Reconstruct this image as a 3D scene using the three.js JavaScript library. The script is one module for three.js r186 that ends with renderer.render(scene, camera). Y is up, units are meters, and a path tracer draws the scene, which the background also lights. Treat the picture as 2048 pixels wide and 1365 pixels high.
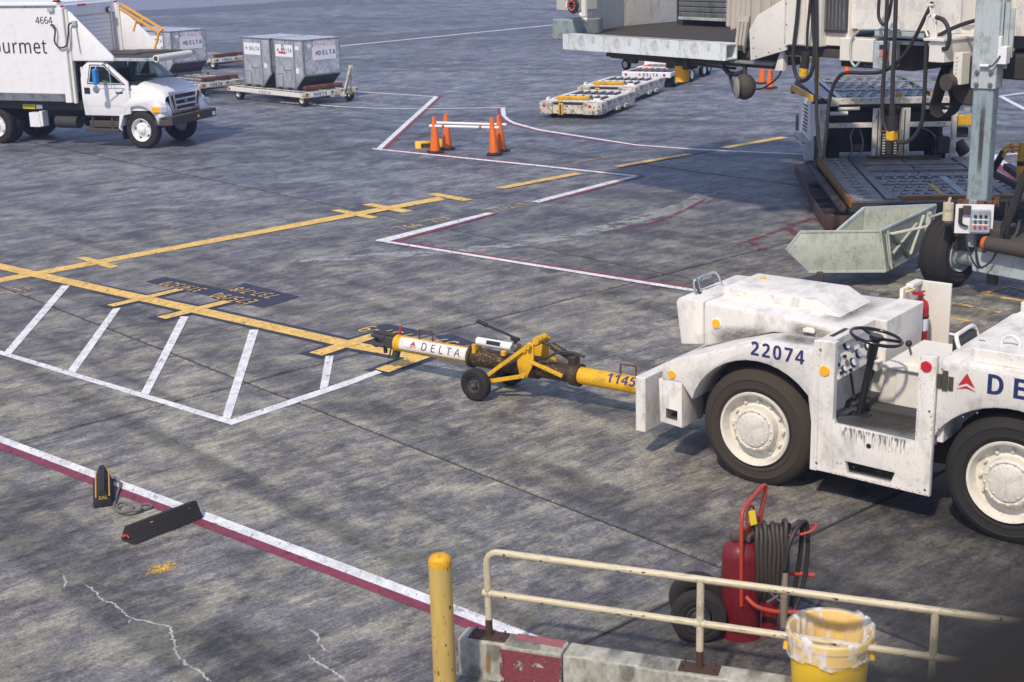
import * as THREE from 'three';
import { RoundedBoxGeometry } from 'three/addons/geometries/RoundedBoxGeometry.js';
import { mergeGeometries, mergeVertices, toCreasedNormals } from 'three/addons/utils/BufferGeometryUtils.js';
import { MarchingCubes } from 'three/addons/objects/MarchingCubes.js';
import { TessellateModifier } from 'three/addons/modifiers/TessellateModifier.js';
import { FontLoader } from 'three/addons/loaders/FontLoader.js';

// ---------------------------------------------------------------- camera, sky, sun, exposure
const scene = new THREE.Scene();
const EYE = 5.27, PITCH = 0.2805, ROLL = 0.027, FOCAL = 2870;      // metres, radians, pixels of the 2048 px wide frame
const camera = new THREE.PerspectiveCamera(2 * Math.atan(682.5 / FOCAL) * 180 / Math.PI, 2048 / 1365, 0.05, 900);
camera.position.set(0, EYE, 0);
camera.rotation.order = 'YXZ';
camera.rotation.set(-PITCH, 0, -ROLL);
camera.focus = 22; camera.userData.fStop = 4;                                   // metres, the aperture of the 50 mm lens
scene.add(camera);

const SUN = new THREE.Vector3(-0.28, 0.75, 0.60).normalize();
{
  const W = 512, Hh = 256, d = new Float32Array(W * Hh * 4);
  for (let j = 0; j < Hh; j++) for (let i = 0; i < W; i++) {
    const el = ((j + 0.5) / Hh - 0.5) * Math.PI, az = ((i + 0.5) / W - 0.5) * 2 * Math.PI;
    const v = new THREE.Vector3(Math.cos(el) * Math.cos(az), Math.sin(el), Math.cos(el) * Math.sin(az));
    const up = Math.max(0, v.y), near = Math.pow(Math.max(0, v.dot(SUN)), 6);
    const k = Math.pow(1 - up, 2.2);
    const r = 0.17 + 0.30 * k + 0.42 * near, g = 0.245 + 0.31 * k + 0.38 * near, b = 0.46 + 0.33 * k + 0.28 * near;
    const o = (j * W + i) * 4;
    d[o] = r; d[o + 1] = g; d[o + 2] = b; d[o + 3] = 1;
  }
  const t = new THREE.DataTexture(d, W, Hh, THREE.RGBAFormat, THREE.FloatType);
  t.mapping = THREE.EquirectangularReflectionMapping; t.magFilter = t.minFilter = THREE.LinearFilter;
  t.colorSpace = THREE.LinearSRGBColorSpace; t.needsUpdate = true;
  scene.background = t; scene.environment = t;
}
const sun = new THREE.DirectionalLight(0xfff1de, 2.75);
sun.position.copy(SUN).multiplyScalar(120).add(new THREE.Vector3(0, 0, -30)); sun.target.position.set(0, 0, -30);
sun.castShadow = true; sun.shadow.radius = 5; sun.shadow.mapSize.set(4096, 4096);
Object.assign(sun.shadow.camera, { left: -60, right: 60, top: 60, bottom: -60, near: 1, far: 300 });
scene.add(sun, sun.target);

const renderer = new THREE.WebGLRenderer({ antialias: true });
renderer.setSize(1024, 682);
renderer.toneMapping = THREE.LinearToneMapping;
renderer.toneMappingExposure = 1.28;
renderer.shadowMap.enabled = true;

scene.fog = new THREE.FogExp2(new THREE.Color().setRGB(0.55, 0.66, 0.98), 0.0011);   // thin bluish haze standing in for the blue veil of window reflections

// ---------------------------------------------------------------- helpers
const V3 = (x, y, z) => new THREE.Vector3(x, y, z);
const font = await new FontLoader().loadAsync('fonts/droid/droid_sans_bold.typeface.json');
const fontR = await new FontLoader().loadAsync('fonts/droid/droid_sans_regular.typeface.json');
const DEG = Math.PI / 180;
function rng(s) { return () => { s = (s + 0x6d2b79f5) | 0; let t = Math.imul(s ^ (s >>> 15), 1 | s); t = (t + Math.imul(t ^ (t >>> 7), 61 | t)) ^ t; return ((t ^ (t >>> 14)) >>> 0) / 4294967296; }; }
const R0 = rng(7);
const clamp = (v, a, b) => Math.min(b, Math.max(a, v)), mix = (a, b, t) => a + (b - a) * t, sst = (a, b, x) => { const t = clamp((x - a) / (b - a), 0, 1); return t * t * (3 - 2 * t); };

// the lens of the survey photograph: a ray through one of its pixels, met with the ground or an upright plane
const cR = Math.cos(-ROLL), sR = Math.sin(-ROLL), cP = Math.cos(PITCH), sP = Math.sin(PITCH);
const AX = V3(cR, sR * cP, -sR * sP), AY = V3(-sR, cR * cP, -cR * sP), AZ = V3(0, -sP, -cP);
const ray = (u, v) => AZ.clone().addScaledVector(AX, (u - 1024) / FOCAL).addScaledVector(AY, -(v - 682.5) / FOCAL);
function G(u, v, y = 0) { const d = ray(u, v); return V3(0, EYE, 0).addScaledVector(d, (y - EYE) / d.y); }
class Frame {                                          // an object's own axes: x along yaw, y up, z to its right
  constructor(o, yaw) { this.o = o.clone(); this.yaw = yaw * DEG; this.x = V3(Math.cos(this.yaw), 0, -Math.sin(this.yaw)); this.z = V3(Math.sin(this.yaw), 0, Math.cos(this.yaw)); }
  loc(p) { const q = p.clone().sub(this.o); return V3(q.dot(this.x), q.y, q.dot(this.z)); }
  at(u, v, z = 0) { const d = ray(u, v), o = this.o.clone().addScaledVector(this.z, z), e = V3(0, EYE, 0); return this.loc(e.clone().addScaledVector(d, o.sub(e).dot(this.z) / d.dot(this.z))); }
  atX(u, v, x = 0) { const d = ray(u, v), o = this.o.clone().addScaledVector(this.x, x), e = V3(0, EYE, 0); return this.loc(e.clone().addScaledVector(d, o.sub(e).dot(this.x) / d.dot(this.x))); }
  atY(u, v, y = 0) { return this.loc(G(u, v, y)); }
}

// noise
class Lattice {
  constructor(n, seed) { this.n = n; const r = rng(seed); this.d = Float32Array.from({ length: n * n }, () => r()); }
  at(x, y, px = this.n, py = this.n) {
    const xi = Math.floor(x), yi = Math.floor(y), fx = x - xi, fy = y - yi, ux = fx * fx * (3 - 2 * fx), uy = fy * fy * (3 - 2 * fy), n = this.n;
    const x0 = ((xi % px) + px) % px, x1 = (x0 + 1) % px, y0 = ((yi % py) + py) % py, y1 = (y0 + 1) % py, d = this.d;
    return mix(mix(d[y0 * n + x0], d[y0 * n + x1], ux), mix(d[y1 * n + x0], d[y1 * n + x1], ux), uy);
  }
}
const NA = new Lattice(256, 11), NB = new Lattice(256, 23), NC = new Lattice(256, 37);
function fbm(L, x, y, oct = 4) { let s = 0, a = 0.5, t = 0; for (let i = 0; i < oct; i++) { s += a * L.at(x, y); t += a; x = x * 2.03 + 17.3; y = y * 2.03 + 9.1; a *= 0.5; } return s / t; }

function dataTex(w, h, fn, srgb = true, rep = 1) {           // fn(x, y) -> [r,g,b] 0..1 (sRGB values when srgb) ; optional 4th is alpha
  const d = new Uint8Array(w * h * 4);
  for (let j = 0; j < h; j++) for (let i = 0; i < w; i++) { const c = fn(i, j), o = (j * w + i) * 4; d[o] = clamp(c[0], 0, 1) * 255; d[o + 1] = clamp(c[1], 0, 1) * 255; d[o + 2] = clamp(c[2], 0, 1) * 255; d[o + 3] = c.length > 3 ? clamp(c[3], 0, 1) * 255 : 255; }
  const t = new THREE.DataTexture(d, w, h, THREE.RGBAFormat); t.magFilter = THREE.LinearFilter; t.minFilter = THREE.LinearMipmapLinearFilter; t.generateMipmaps = true;
  t.wrapS = t.wrapT = THREE.RepeatWrapping; t.repeat.set(rep, rep); if (srgb) t.colorSpace = THREE.SRGBColorSpace; t.needsUpdate = true; return t;
}

const tess = new TessellateModifier(0.02, 7);
// names and descriptions
const used = {};
function numbered(n) { used[n] = (used[n] ?? -1) + 1; return used[n] ? `${n}_${String(used[n]).padStart(3, '0')}` : n; }
function tag(o, label, category, group) { o.userData.label = label; o.userData.category = category; if (group) o.userData.group = group; return o; }
function thing(name, label, category, fr, group) {
  const o = new THREE.Group(); o.name = numbered(name); scene.add(o);
  if (fr) { o.position.copy(fr.o); o.rotation.y = fr.yaw; }
  return tag(o, label, category, group);
}
function copyOf(src, fr, label) { const o = src.clone(); o.name = numbered(src.name.replace(/_\d{3}$/, '')); scene.add(o); o.position.copy(fr.o); o.rotation.y = fr.yaw; o.userData = { ...src.userData, label }; return o; }
function part(parent, name, geo, mat, label) {
  const m = new THREE.Mesh(Array.isArray(geo) ? join(geo) : geo, mat); m.name = parent === scene ? numbered(name) : name; m.castShadow = m.receiveShadow = true;
  if (label) m.userData.label = label; parent.add(m); return m;
}
function struct(name, geo, mat, parent = scene) { const m = part(parent, name, geo, mat); if (parent === scene) m.userData.kind = 'structure'; return m; }

// shapes. Every geometry is made non-indexed with position, normal, uv so that any two merge
function flat(g) { const q = g.index ? g.toNonIndexed() : g; for (const k of Object.keys(q.attributes)) if (!['position', 'normal', 'uv'].includes(k)) q.deleteAttribute(k); if (!q.attributes.uv) q.setAttribute('uv', new THREE.BufferAttribute(new Float32Array(q.attributes.position.count * 2), 2)); return q; }
function join(a) { return mergeGeometries(a.flat(9).map(flat), false); }
function put(g, x = 0, y = 0, z = 0, rx = 0, ry = 0, rz = 0) { if (rx) g.rotateX(rx); if (ry) g.rotateY(ry); if (rz) g.rotateZ(rz); return g.translate(x, y, z); }
function boxUV(g, s = 1) {                               // uv in metres from the dominant axis
  const q = flat(g), p = q.attributes.position, n = q.attributes.normal, uv = q.attributes.uv;
  for (let i = 0; i < p.count; i++) { const ax = Math.abs(n.getX(i)), ay = Math.abs(n.getY(i)), az = Math.abs(n.getZ(i));
    if (ay >= ax && ay >= az) uv.setXY(i, p.getX(i) * s, p.getZ(i) * s); else if (ax >= az) uv.setXY(i, p.getZ(i) * s, p.getY(i) * s); else uv.setXY(i, p.getX(i) * s, p.getY(i) * s); }
  return q;
}
const box = (w, h, d, x = 0, y = 0, z = 0, rx = 0, ry = 0, rz = 0, r = Math.min(w, h, d) * 0.18) => boxUV(put(new RoundedBoxGeometry(w, h, d, 2, Math.min(r, Math.min(w, h, d) * 0.49, 0.03)), x, y, z, rx, ry, rz));
const span = (x0, x1, y0, y1, z0, z1, r) => box(Math.abs(x1 - x0), Math.abs(y1 - y0), Math.abs(z1 - z0), (x0 + x1) / 2, (y0 + y1) / 2, (z0 + z1) / 2, 0, 0, 0, r);
function rod(a, b, r, r2 = r, seg = 14) {
  const d = b.clone().sub(a), g = new THREE.CylinderGeometry(r2, r, d.length(), seg, 1); g.translate(0, d.length() / 2, 0);
  g.applyQuaternion(new THREE.Quaternion().setFromUnitVectors(V3(0, 1, 0), d.normalize())); return flat(g.translate(a.x, a.y, a.z));
}
function beam(a, b, w, h, r = 0.006) {                    // a bar of w x h between two points, h kept near the vertical
  const d = b.clone().sub(a), L = d.length(), g = new RoundedBoxGeometry(L, h, w, 1, Math.min(r, w * 0.4, h * 0.4)); d.normalize();
  const zz = Math.abs(d.y) > 0.999 ? V3(0, 0, 1) : V3(d.x, d.y, d.z).cross(V3(0, 1, 0)).normalize(), yy = zz.clone().cross(d);
  g.applyMatrix4(new THREE.Matrix4().makeBasis(d, yy, zz)); const c = a.clone().add(b).multiplyScalar(0.5);
  return boxUV(g.translate(c.x, c.y, c.z));
}
function tube(pts, r, seg = pts.length * 8, rs = 10, closed = false, tension = 0.5) { return flat(new THREE.TubeGeometry(new THREE.CatmullRomCurve3(pts, closed, 'catmullrom', tension), seg, r, rs, closed)); }
function poly(pts) { return new THREE.Shape(pts.map((p) => new THREE.Vector2(p[0], p[1]))); }
// a plate cut from the x-y outline, z0..z1 thick, with eased edges
function plate(pts, z0, z1, bev = 0.006, holes = []) {
  const s = poly(pts); for (const h of holes) s.holes.push(new THREE.Path(h.map((p) => new THREE.Vector2(p[0], p[1]))));
  const t = Math.abs(z1 - z0), b = Math.min(bev, t * 0.4), g = new THREE.ExtrudeGeometry(s, { depth: t - 2 * b, bevelEnabled: b > 0, bevelThickness: b, bevelSize: b, bevelOffset: -b, bevelSegments: 2, curveSegments: 12 });
  return boxUV(toCreasedNormals(g.translate(0, 0, Math.min(z0, z1) + b), 0.6));
}
const plateX = (pts, x0, x1, bev, holes) => { const g = plate(pts, -x1, -x0, bev, holes); g.rotateY(-Math.PI / 2); return boxUV(g); };   // outline given in (z, y)
const plateY = (pts, y0, y1, bev, holes) => { const g = plate(pts.map(([a, b]) => [a, -b]), y0, y1, bev, holes?.map((h) => h.map(([a, b]) => [a, -b]))); g.rotateX(-Math.PI / 2); return boxUV(g); };   // outline given in (x, z)
function lathe(pts, seg = 40) { return flat(toCreasedNormals(new THREE.LatheGeometry(pts.map((p) => new THREE.Vector2(p[0], p[1])), seg), 0.7)); }
const latheZ = (pts, seg, x = 0, y = 0, z = 0) => { const g = lathe(pts, seg); g.rotateX(Math.PI / 2); return g.translate(x, y, z); };   // axis along z: (radius, z)
const ball = (r, x, y, z, sx = 1, sy = 1, sz = 1) => flat(new THREE.SphereGeometry(r, 20, 14).scale(sx, sy, sz).translate(x, y, z));
const disc = (r, t, x, y, z, seg = 24) => latheZ([[0, t / 2], [r * 0.92, t / 2], [r, t * 0.2], [r, -t / 2], [0, -t / 2]], seg, x, y, z);
function words(str, size, f = font, sx = 1, gap = 0) {     // flat lettering in the x-y plane, starting at the origin
  let x = 0; const a = []; 
  for (const ch of str) { if (ch !== ' ') { const s = f.generateShapes(ch, size); const g = new THREE.ShapeGeometry(s, 6); g.translate(x, 0, 0); a.push(flat(g)); } const gl = f.data.glyphs[ch] ?? f.data.glyphs['0']; x += gl.ha * size / f.data.resolution + gap; }
  const g = join(a); g.scale(sx, 1, 1); g.userData.width = x * sx; return g;
}
function emblem(s) {                                       // a red triangle of two slopes over a lower wedge
  return flat(new THREE.ShapeGeometry([poly([[0, 0.34 * s], [0.5 * s, s], [1.0 * s, 0.34 * s], [0.5 * s, 0.52 * s]]), poly([[-0.1 * s, 0.17 * s], [0.5 * s, 0.40 * s], [1.1 * s, 0.17 * s], [0.5 * s, 0.27 * s]])]));
}

// ---------------------------------------------------------------- materials of the ground
const SL = 7.62;                                          // side of a concrete slab
const DA = V3(0.665, 0, 0.747), DB = V3(0.747, 0, -0.665), S0 = G(493.9, 765.5);   // directions of the joints, one of their crossings
// broom-finished, oil-stained concrete: one tile is one slab; u runs along the broom strokes
const BR = 2048;
const broomA = new Lattice(512, 101), broomB = new Lattice(512, 102), broomC = new Lattice(512, 103);
const concreteTex = dataTex(BR, BR, (i, j) => {
  const u = i / BR, v = j / BR;
  const long1 = broomA.at(u * 44, v * 512, 44, 512), long3 = broomC.at(u * 90, v * 430, 90, 430);
  let f = 0, am = 0.5, tt = 0; for (const [n, L] of [[17, broomA], [37, broomB], [71, broomC], [139, broomA], [271, broomB], [393, broomC]]) { f += am * L.at(u * n + 0.37, v * Math.round(n * 1.3), n, Math.round(n * 1.3)); tt += am; am *= 0.78; } f /= tt;
  const smear = broomB.at(u * 22, v * 74, 22, 74) * 0.6 + broomA.at(u * 50, v * 160, 50, 160) * 0.4;
  const fine = broomC.at(u * 512, v * 512, 512, 512), sp = broomA.at(u * 256 + 0.3, v * 256, 256, 256);
  const dirt = sst(0.58, 0.42, f);                        // 1 where the surface is dark with rubber and oil
  let s = 0.565 + (long1 - 0.5) * 0.10 + (long3 - 0.5) * 0.09 + (f - 0.5) * 0.28 + (smear - 0.5) * 0.20 + (fine - 0.5) * 0.17 - dirt * 0.055;
  if (sp > 0.93) s -= (sp - 0.93) * 2.4; if (fine > 0.98) s += 0.15;
  return [s * mix(1.02, 0.985, dirt), s * mix(1.005, 0.965, dirt), s * mix(0.955, 1.0, dirt)];
});
const concreteBump = dataTex(1024, 1024, (i, j) => { const u = i / 1024, v = j / 1024; const s = broomA.at(u * 30, v * 512, 30, 512) * 0.6 + broomC.at(u * 512, v * 512, 512, 512) * 0.4; return [s, s, s]; }, false);
concreteTex.anisotropy = 16;
const concreteMat = new THREE.MeshStandardMaterial({ map: concreteTex, vertexColors: true, roughness: 0.58, bumpMap: concreteBump, bumpScale: 0.004 });
const jointMat = new THREE.MeshStandardMaterial({ color: new THREE.Color().setRGB(0.02, 0.02, 0.024), roughness: 0.85 });
const T0 = G(622, 945), TD = G(960, 1103).sub(T0).normalize();                        // a tyre track across the apron
// colour of the paving at a place: broad dirt, tyre tracks, oil, tone by distance, and a painted bluish cast
function paving(x, z) {
  const rx = x - T0.x, rz = z - T0.z, across = -rx * TD.z + rz * TD.x, along = rx * TD.x + rz * TD.z, dist = sst(-17, -34, z);
  let k = 1.08 + (fbm(NA, x * 0.13, z * 0.13, 2) - 0.5) * 0.20;
  const mott = fbm(NB, across * 1.2 + 30, along * 0.6 + 12, 3), mott2 = fbm(NA, across * 2.8 + 5, along * 1.5 + 8, 2);
  k *= 1 + (mott - 0.5) * 0.36 + (mott2 - 0.5) * 0.26;
  const tr = NC.at(across * 3.0 + 40.3, along * 0.03) * 0.66 + NB.at(across * 5.6 + 3, along * 0.07) * 0.34;
  k *= 1 - (0.50 - dist * 0.26) * sst(0.52, 0.72, tr) * (0.45 + 0.55 * sst(0.34, 0.58, mott * 0.5 + mott2 * 0.5 + 0.02));
  const a2 = x * 0.95 + z * 0.30, c2 = -x * 0.30 + z * 0.95;                           // sweep of tracks farther out
  k *= 1 - 0.34 * sst(0.50, 0.74, fbm(NB, c2 * 1.1 + 3, a2 * 0.09, 3)) * dist;
  const arc = Math.hypot(x + 3, z + 10), ar = NC.at(arc * 1.4 + 9, Math.atan2(z + 10, x + 3) * 3);   // turning marks round the stand
  k *= 1 - 0.30 * sst(0.66, 0.84, ar) * dist;
  const oil = fbm(NC, x * 1.3 + 70, z * 1.3 + 20, 3); k *= 1 - 0.40 * sst(0.68, 0.78, oil);
  const near = sst(-15.5, -12.5, z) * sst(0.4, 2.6, x + (z + 13) * 0.55);  // right foreground darkened: terminal shade put into the colour, with dirty asphalt
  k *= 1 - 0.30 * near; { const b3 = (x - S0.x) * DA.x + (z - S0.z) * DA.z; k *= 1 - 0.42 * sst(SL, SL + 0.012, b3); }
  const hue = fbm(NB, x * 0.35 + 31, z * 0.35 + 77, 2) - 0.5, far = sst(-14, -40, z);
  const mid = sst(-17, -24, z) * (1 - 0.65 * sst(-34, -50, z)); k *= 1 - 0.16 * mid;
  return [k * (1.04 + hue * 0.08 - far * 0.19), k * (1.0 - far * 0.06), k * (0.87 - hue * 0.08 + far * 0.25 + near * 0.06)];  // far: blue cast of reflected sky light, painted in with distance
}
const BASE = 0.75;
function slabGeo(w, h, nx, ny, ox, oz, flipU, flipV, offU, offV) {   // a slab from its corner (ox, oz) along DB (u) and DA (v); the edge folds down into the joint
  const fold = 0.014, farther = sst(-16, -34, oz) * 0.012, P = [], N = [], U = [], C = [], I = [];
  const row = (n, L, gap) => [gap, gap + fold, ...Array.from({ length: n - 1 }, (_, i) => (i + 1) / n * L), L - gap - fold, L - gap];
  const us = row(nx, w, 0.011 + farther), vs = row(ny, h, 0.018 + farther);
  for (let j = 0; j < vs.length; j++) for (let i = 0; i < us.length; i++) {
    const e = i === 0 || j === 0 || i === us.length - 1 || j === vs.length - 1;
    const x = ox + DB.x * us[i] + DA.x * vs[j], z = oz + DB.z * us[i] + DA.z * vs[j];
    P.push(x, e ? -0.02 : 0, z); N.push(0, 1, 0); U.push((flipU ? -1 : 1) * us[i] / SL + offU, (flipV ? -1 : 1) * vs[j] / SL + offV);
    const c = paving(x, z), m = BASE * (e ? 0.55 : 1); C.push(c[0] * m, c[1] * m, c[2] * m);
  }
  const n = us.length;
  for (let j = 0; j < vs.length - 1; j++) for (let i = 0; i < n - 1; i++) { const a = j * n + i; I.push(a, a + n, a + 1, a + 1, a + n, a + n + 1); }
  const g = new THREE.BufferGeometry(); g.setAttribute('position', new THREE.Float32BufferAttribute(P, 3)); g.setAttribute('normal', new THREE.Float32BufferAttribute(N, 3));
  g.setAttribute('uv', new THREE.Float32BufferAttribute(U, 2)); g.setAttribute('color', new THREE.Float32BufferAttribute(C, 3)); g.setIndex(I); return g;
}
// ---------------------------------------------------------------- the ground
const apron = new THREE.Group(); apron.name = 'apron_ground'; apron.userData.kind = 'structure'; scene.add(apron);
{
  const r = rng(5);
  let n = 0;
  for (let a = -6; a <= 6; a++) for (let b = -7; b <= 9; b++) {
    const c = S0.clone().addScaledVector(DA, a * SL).addScaledVector(DB, b * SL), m = c.clone().addScaledVector(DA, SL / 2).addScaledVector(DB, SL / 2);
    const q = [r(), r(), r(), r()];
    const inView = m.z < -4 && m.z > -64 && Math.abs(m.x) < -m.z * 0.40 + 7.5;
    if (!inView) continue;
    const seg = m.z > -18 ? 72 : m.z > -32 ? 56 : m.z > -45 ? 40 : 24;
    part(apron, 'concrete_slab', slabGeo(SL, SL, seg, seg, c.x, c.z, q[0] > 0.5, q[1] > 0.5, q[2], q[3]), concreteMat); n++;
  }
  // the bed of the joints, and the paving that goes on beyond the slabs one can tell apart
  part(apron, 'joint_filler', flat(new THREE.PlaneGeometry(1000, 1000).rotateX(-Math.PI / 2).translate(0, -0.014, -200)), jointMat);
}
// paving that goes on out to the horizon, where the slabs cannot be told apart: butted round the slabs
const outerMat = new THREE.MeshStandardMaterial({ map: concreteTex, vertexColors: true, roughness: 0.6 });
{
  const P = [], U = [], C = [], I = [], N = []; const st = 6;
  const inside = (x, z) => { const s = V3(x, 0, z).sub(S0), a = Math.floor(s.dot(DA) / SL), b = Math.floor(s.dot(DB) / SL); if (a < -6 || a > 6 || b < -7 || b > 9) return false; const m = S0.clone().addScaledVector(DA, (a + 0.5) * SL).addScaledVector(DB, (b + 0.5) * SL); return m.z < -4 && m.z > -64 && Math.abs(m.x) < -m.z * 0.40 + 7.5; };
  for (let a = -40; a < 46; a++) for (let b = -46; b < 44; b++) {
    const m = S0.clone().addScaledVector(DA, (a + 0.5) * SL).addScaledVector(DB, (b + 0.5) * SL);
    if (inside(m.x, m.z)) continue;
    const k = 6;
    for (let j = 0; j < k; j++) for (let i = 0; i < k; i++) {
      const base = P.length / 3;
      for (const [dj, di] of [[0, 0], [0, 1], [1, 0], [1, 1]]) {
        const u = (b + (i + di) / k) * SL, v = (a + (j + dj) / k) * SL, x = S0.x + DB.x * u + DA.x * v, z = S0.z + DB.z * u + DA.z * v;
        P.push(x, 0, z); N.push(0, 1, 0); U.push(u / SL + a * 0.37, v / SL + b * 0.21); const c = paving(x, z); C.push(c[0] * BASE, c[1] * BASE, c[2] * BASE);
      }
      I.push(base, base + 2, base + 1, base + 1, base + 2, base + 3);
    }
  }
  const g = new THREE.BufferGeometry(); g.setAttribute('position', new THREE.Float32BufferAttribute(P, 3)); g.setAttribute('normal', new THREE.Float32BufferAttribute(N, 3)); g.setAttribute('uv', new THREE.Float32BufferAttribute(U, 2)); g.setAttribute('color', new THREE.Float32BufferAttribute(C, 3)); g.setIndex(I);
  struct('outer_paving', g, outerMat);
}
const asphaltTex = dataTex(1024, 1024, (i, j) => { const u = i / 1024, v = j / 1024; const s = 0.42 + (broomA.at(u * 512, v * 512, 512, 512) - 0.5) * 0.25 + (broomB.at(u * 12, v * 90, 12, 90) - 0.5) * 0.2 + (broomC.at(u * 5, v * 22, 5, 22) - 0.5) * 0.16; return [s, s * 1.01, s * 1.06]; });
const asphaltMat = new THREE.MeshStandardMaterial({ map: asphaltTex, color: new THREE.Color().setRGB(0.72, 0.76, 0.9), roughness: 0.8 });
const asphaltPale = new THREE.MeshStandardMaterial({ map: asphaltTex, color: new THREE.Color().setRGB(1.35, 1.42, 1.68), roughness: 0.8 });

// ---------------------------------------------------------------- painted markings: sheets a few millimetres above the paving
const paintTex = dataTex(1024, 1024, (i, j) => {
  const u = i / 1024, v = j / 1024, s = 0.9 + (broomA.at(u * 256, v * 512, 256, 512) - 0.5) * 0.10 + (broomB.at(u * 30, v * 24, 30, 24) - 0.5) * 0.12 + (broomC.at(u * 120, v * 110, 120, 110) - 0.5) * 0.12;
  const scuff = broomC.at(u * 70, v * 22, 70, 22), chip = broomA.at(u * 200, v * 300, 200, 300), k = sst(0.78, 0.95, scuff) * 0.26 + sst(0.92, 0.98, chip) * 0.2;
  const c = s * (1 - k); return [c, c, c];
});
const wornTex = dataTex(1024, 1024, (i, j) => { const u = i / 1024, v = j / 1024, s = broomA.at(u * 60, v * 160, 60, 160) * 0.5 + broomB.at(u * 14, v * 20, 14, 20) * 0.5 + (broomC.at(u * 400, v * 500, 400, 500) - 0.5) * 0.25, k = s > 0.47 ? 1 : 0; return [k, k, k]; }, false);
const chipTex = dataTex(1024, 1024, (i, j) => { const u = i / 1024, v = j / 1024, s = broomA.at(u * 110, v * 300, 110, 300) * 0.5 + broomB.at(u * 24, v * 20, 24, 20) * 0.5 + (broomC.at(u * 500, v * 500, 500, 500) - 0.5) * 0.2, k = s > 0.16 ? 1 : 0; return [k, k, k]; }, false);
const paint = (r, g, b, worn) => new THREE.MeshStandardMaterial({ map: paintTex, color: new THREE.Color().setRGB(r, g, b), roughness: 0.62, ...(worn === 2 ? { alphaMap: wornTex, alphaTest: 0.5 } : worn ? { alphaMap: chipTex, alphaTest: 0.5 } : {}) });
const PT = { white: paint(0.92, 0.92, 0.92, 1), yellow: paint(0.95, 0.62, 0.16, 1), red: paint(0.28, 0.05, 0.085, 1), navy: paint(0.040, 0.045, 0.080, 1), fadedWhite: paint(0.42, 0.42, 0.42, 2), fadedRed: paint(0.25, 0.045, 0.06, 2), fadedYellow: paint(0.58, 0.36, 0.12, 2), yellowWorn: paint(0.92, 0.60, 0.17, 2), crack: paint(0.56, 0.54, 0.50, 1) };
function sheetFrom(rows, y) {                              // rows of [left, right] world points -> one flat sheet
  const P = [], U = [], N = [], I = [];
  for (const [a, b] of rows) for (const p of [a, b]) { P.push(p.x, y, p.z); U.push(p.x / 2.2, p.z / 2.2); N.push(0, 1, 0); }
  for (let i = 0; i < rows.length - 1; i++) { const a = i * 2; const q = [a, a + 1, a + 2, a + 1, a + 3, a + 2]; const A = V3(P[3 * a], 0, P[3 * a + 2]), B = V3(P[3 * a + 3], 0, P[3 * a + 5]), C = V3(P[3 * a + 6], 0, P[3 * a + 8]); if (B.sub(A).cross(C.sub(A)).y < 0) q.reverse(); I.push(...q); }
  const g = new THREE.BufferGeometry(); g.setAttribute('position', new THREE.Float32BufferAttribute(P, 3)); g.setAttribute('normal', new THREE.Float32BufferAttribute(N, 3)); g.setAttribute('uv', new THREE.Float32BufferAttribute(U, 2)); g.setIndex(I); return flat(g);
}
const quad = (q, y) => { const [a, b, c, d] = q.map(([u, v]) => G(u, v)); return sheetFrom([[a, d], [b, c]], y); };
const ribbon = (e1, e2, y) => sheetFrom(e1.map((p, i) => [G(...p), G(...e2[i])]), y);
function strip(pts, w, y, off = 0, smooth = false) {       // a line of width w along pixel points; off shifts it sideways
  let q = pts.map((p) => G(...p)); if (smooth) q = new THREE.CatmullRomCurve3(q, false, 'centripetal').getPoints(q.length * 6);
  return sheetFrom(q.map((p, i) => { const t = q[Math.min(i + 1, q.length - 1)].clone().sub(q[Math.max(i - 1, 0)]).normalize(), n = V3(-t.z, 0, t.x); return [p.clone().addScaledVector(n, off - w / 2), p.clone().addScaledVector(n, off + w / 2)]; }), y);
}
const grow = (q, m) => { const p = q.map(([u, v]) => G(u, v)), c = p.reduce((s, a) => s.add(a), V3(0, 0, 0)).multiplyScalar(0.25); return p.map((a, i) => { const l = p[(i + 3) % 4].clone().sub(a).normalize(), r = p[(i + 1) % 4].clone().sub(a).normalize(); return a.clone().addScaledVector(l, -m).addScaledVector(r, -m); }); };
const grown = (q, m, y) => { const [a, b, c, d] = grow(q, m); return sheetFrom([[a, d], [b, c]], y); };
const H1 = 0.004, H2 = 0.008, H3 = 0.012;
function mark(name, geo, m) { return struct(name, geo, m); }
// foreground boundary line, white over red
mark('white_boundary_line', ribbon([[-120, 826], [0, 873], [430, 1032], [865, 1194], [1140, 1298]], [[-120, 839], [0, 886], [430, 1049], [865, 1213], [1140, 1320]], H1), PT.white);
mark('red_boundary_line', ribbon([[-120, 839.3], [0, 886.3], [430, 1049.3], [865, 1213.3], [1140, 1320.3]], [[-120, 852], [0, 900], [430, 1065], [865, 1230.5], [1140, 1341]], H1), PT.red);
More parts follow.
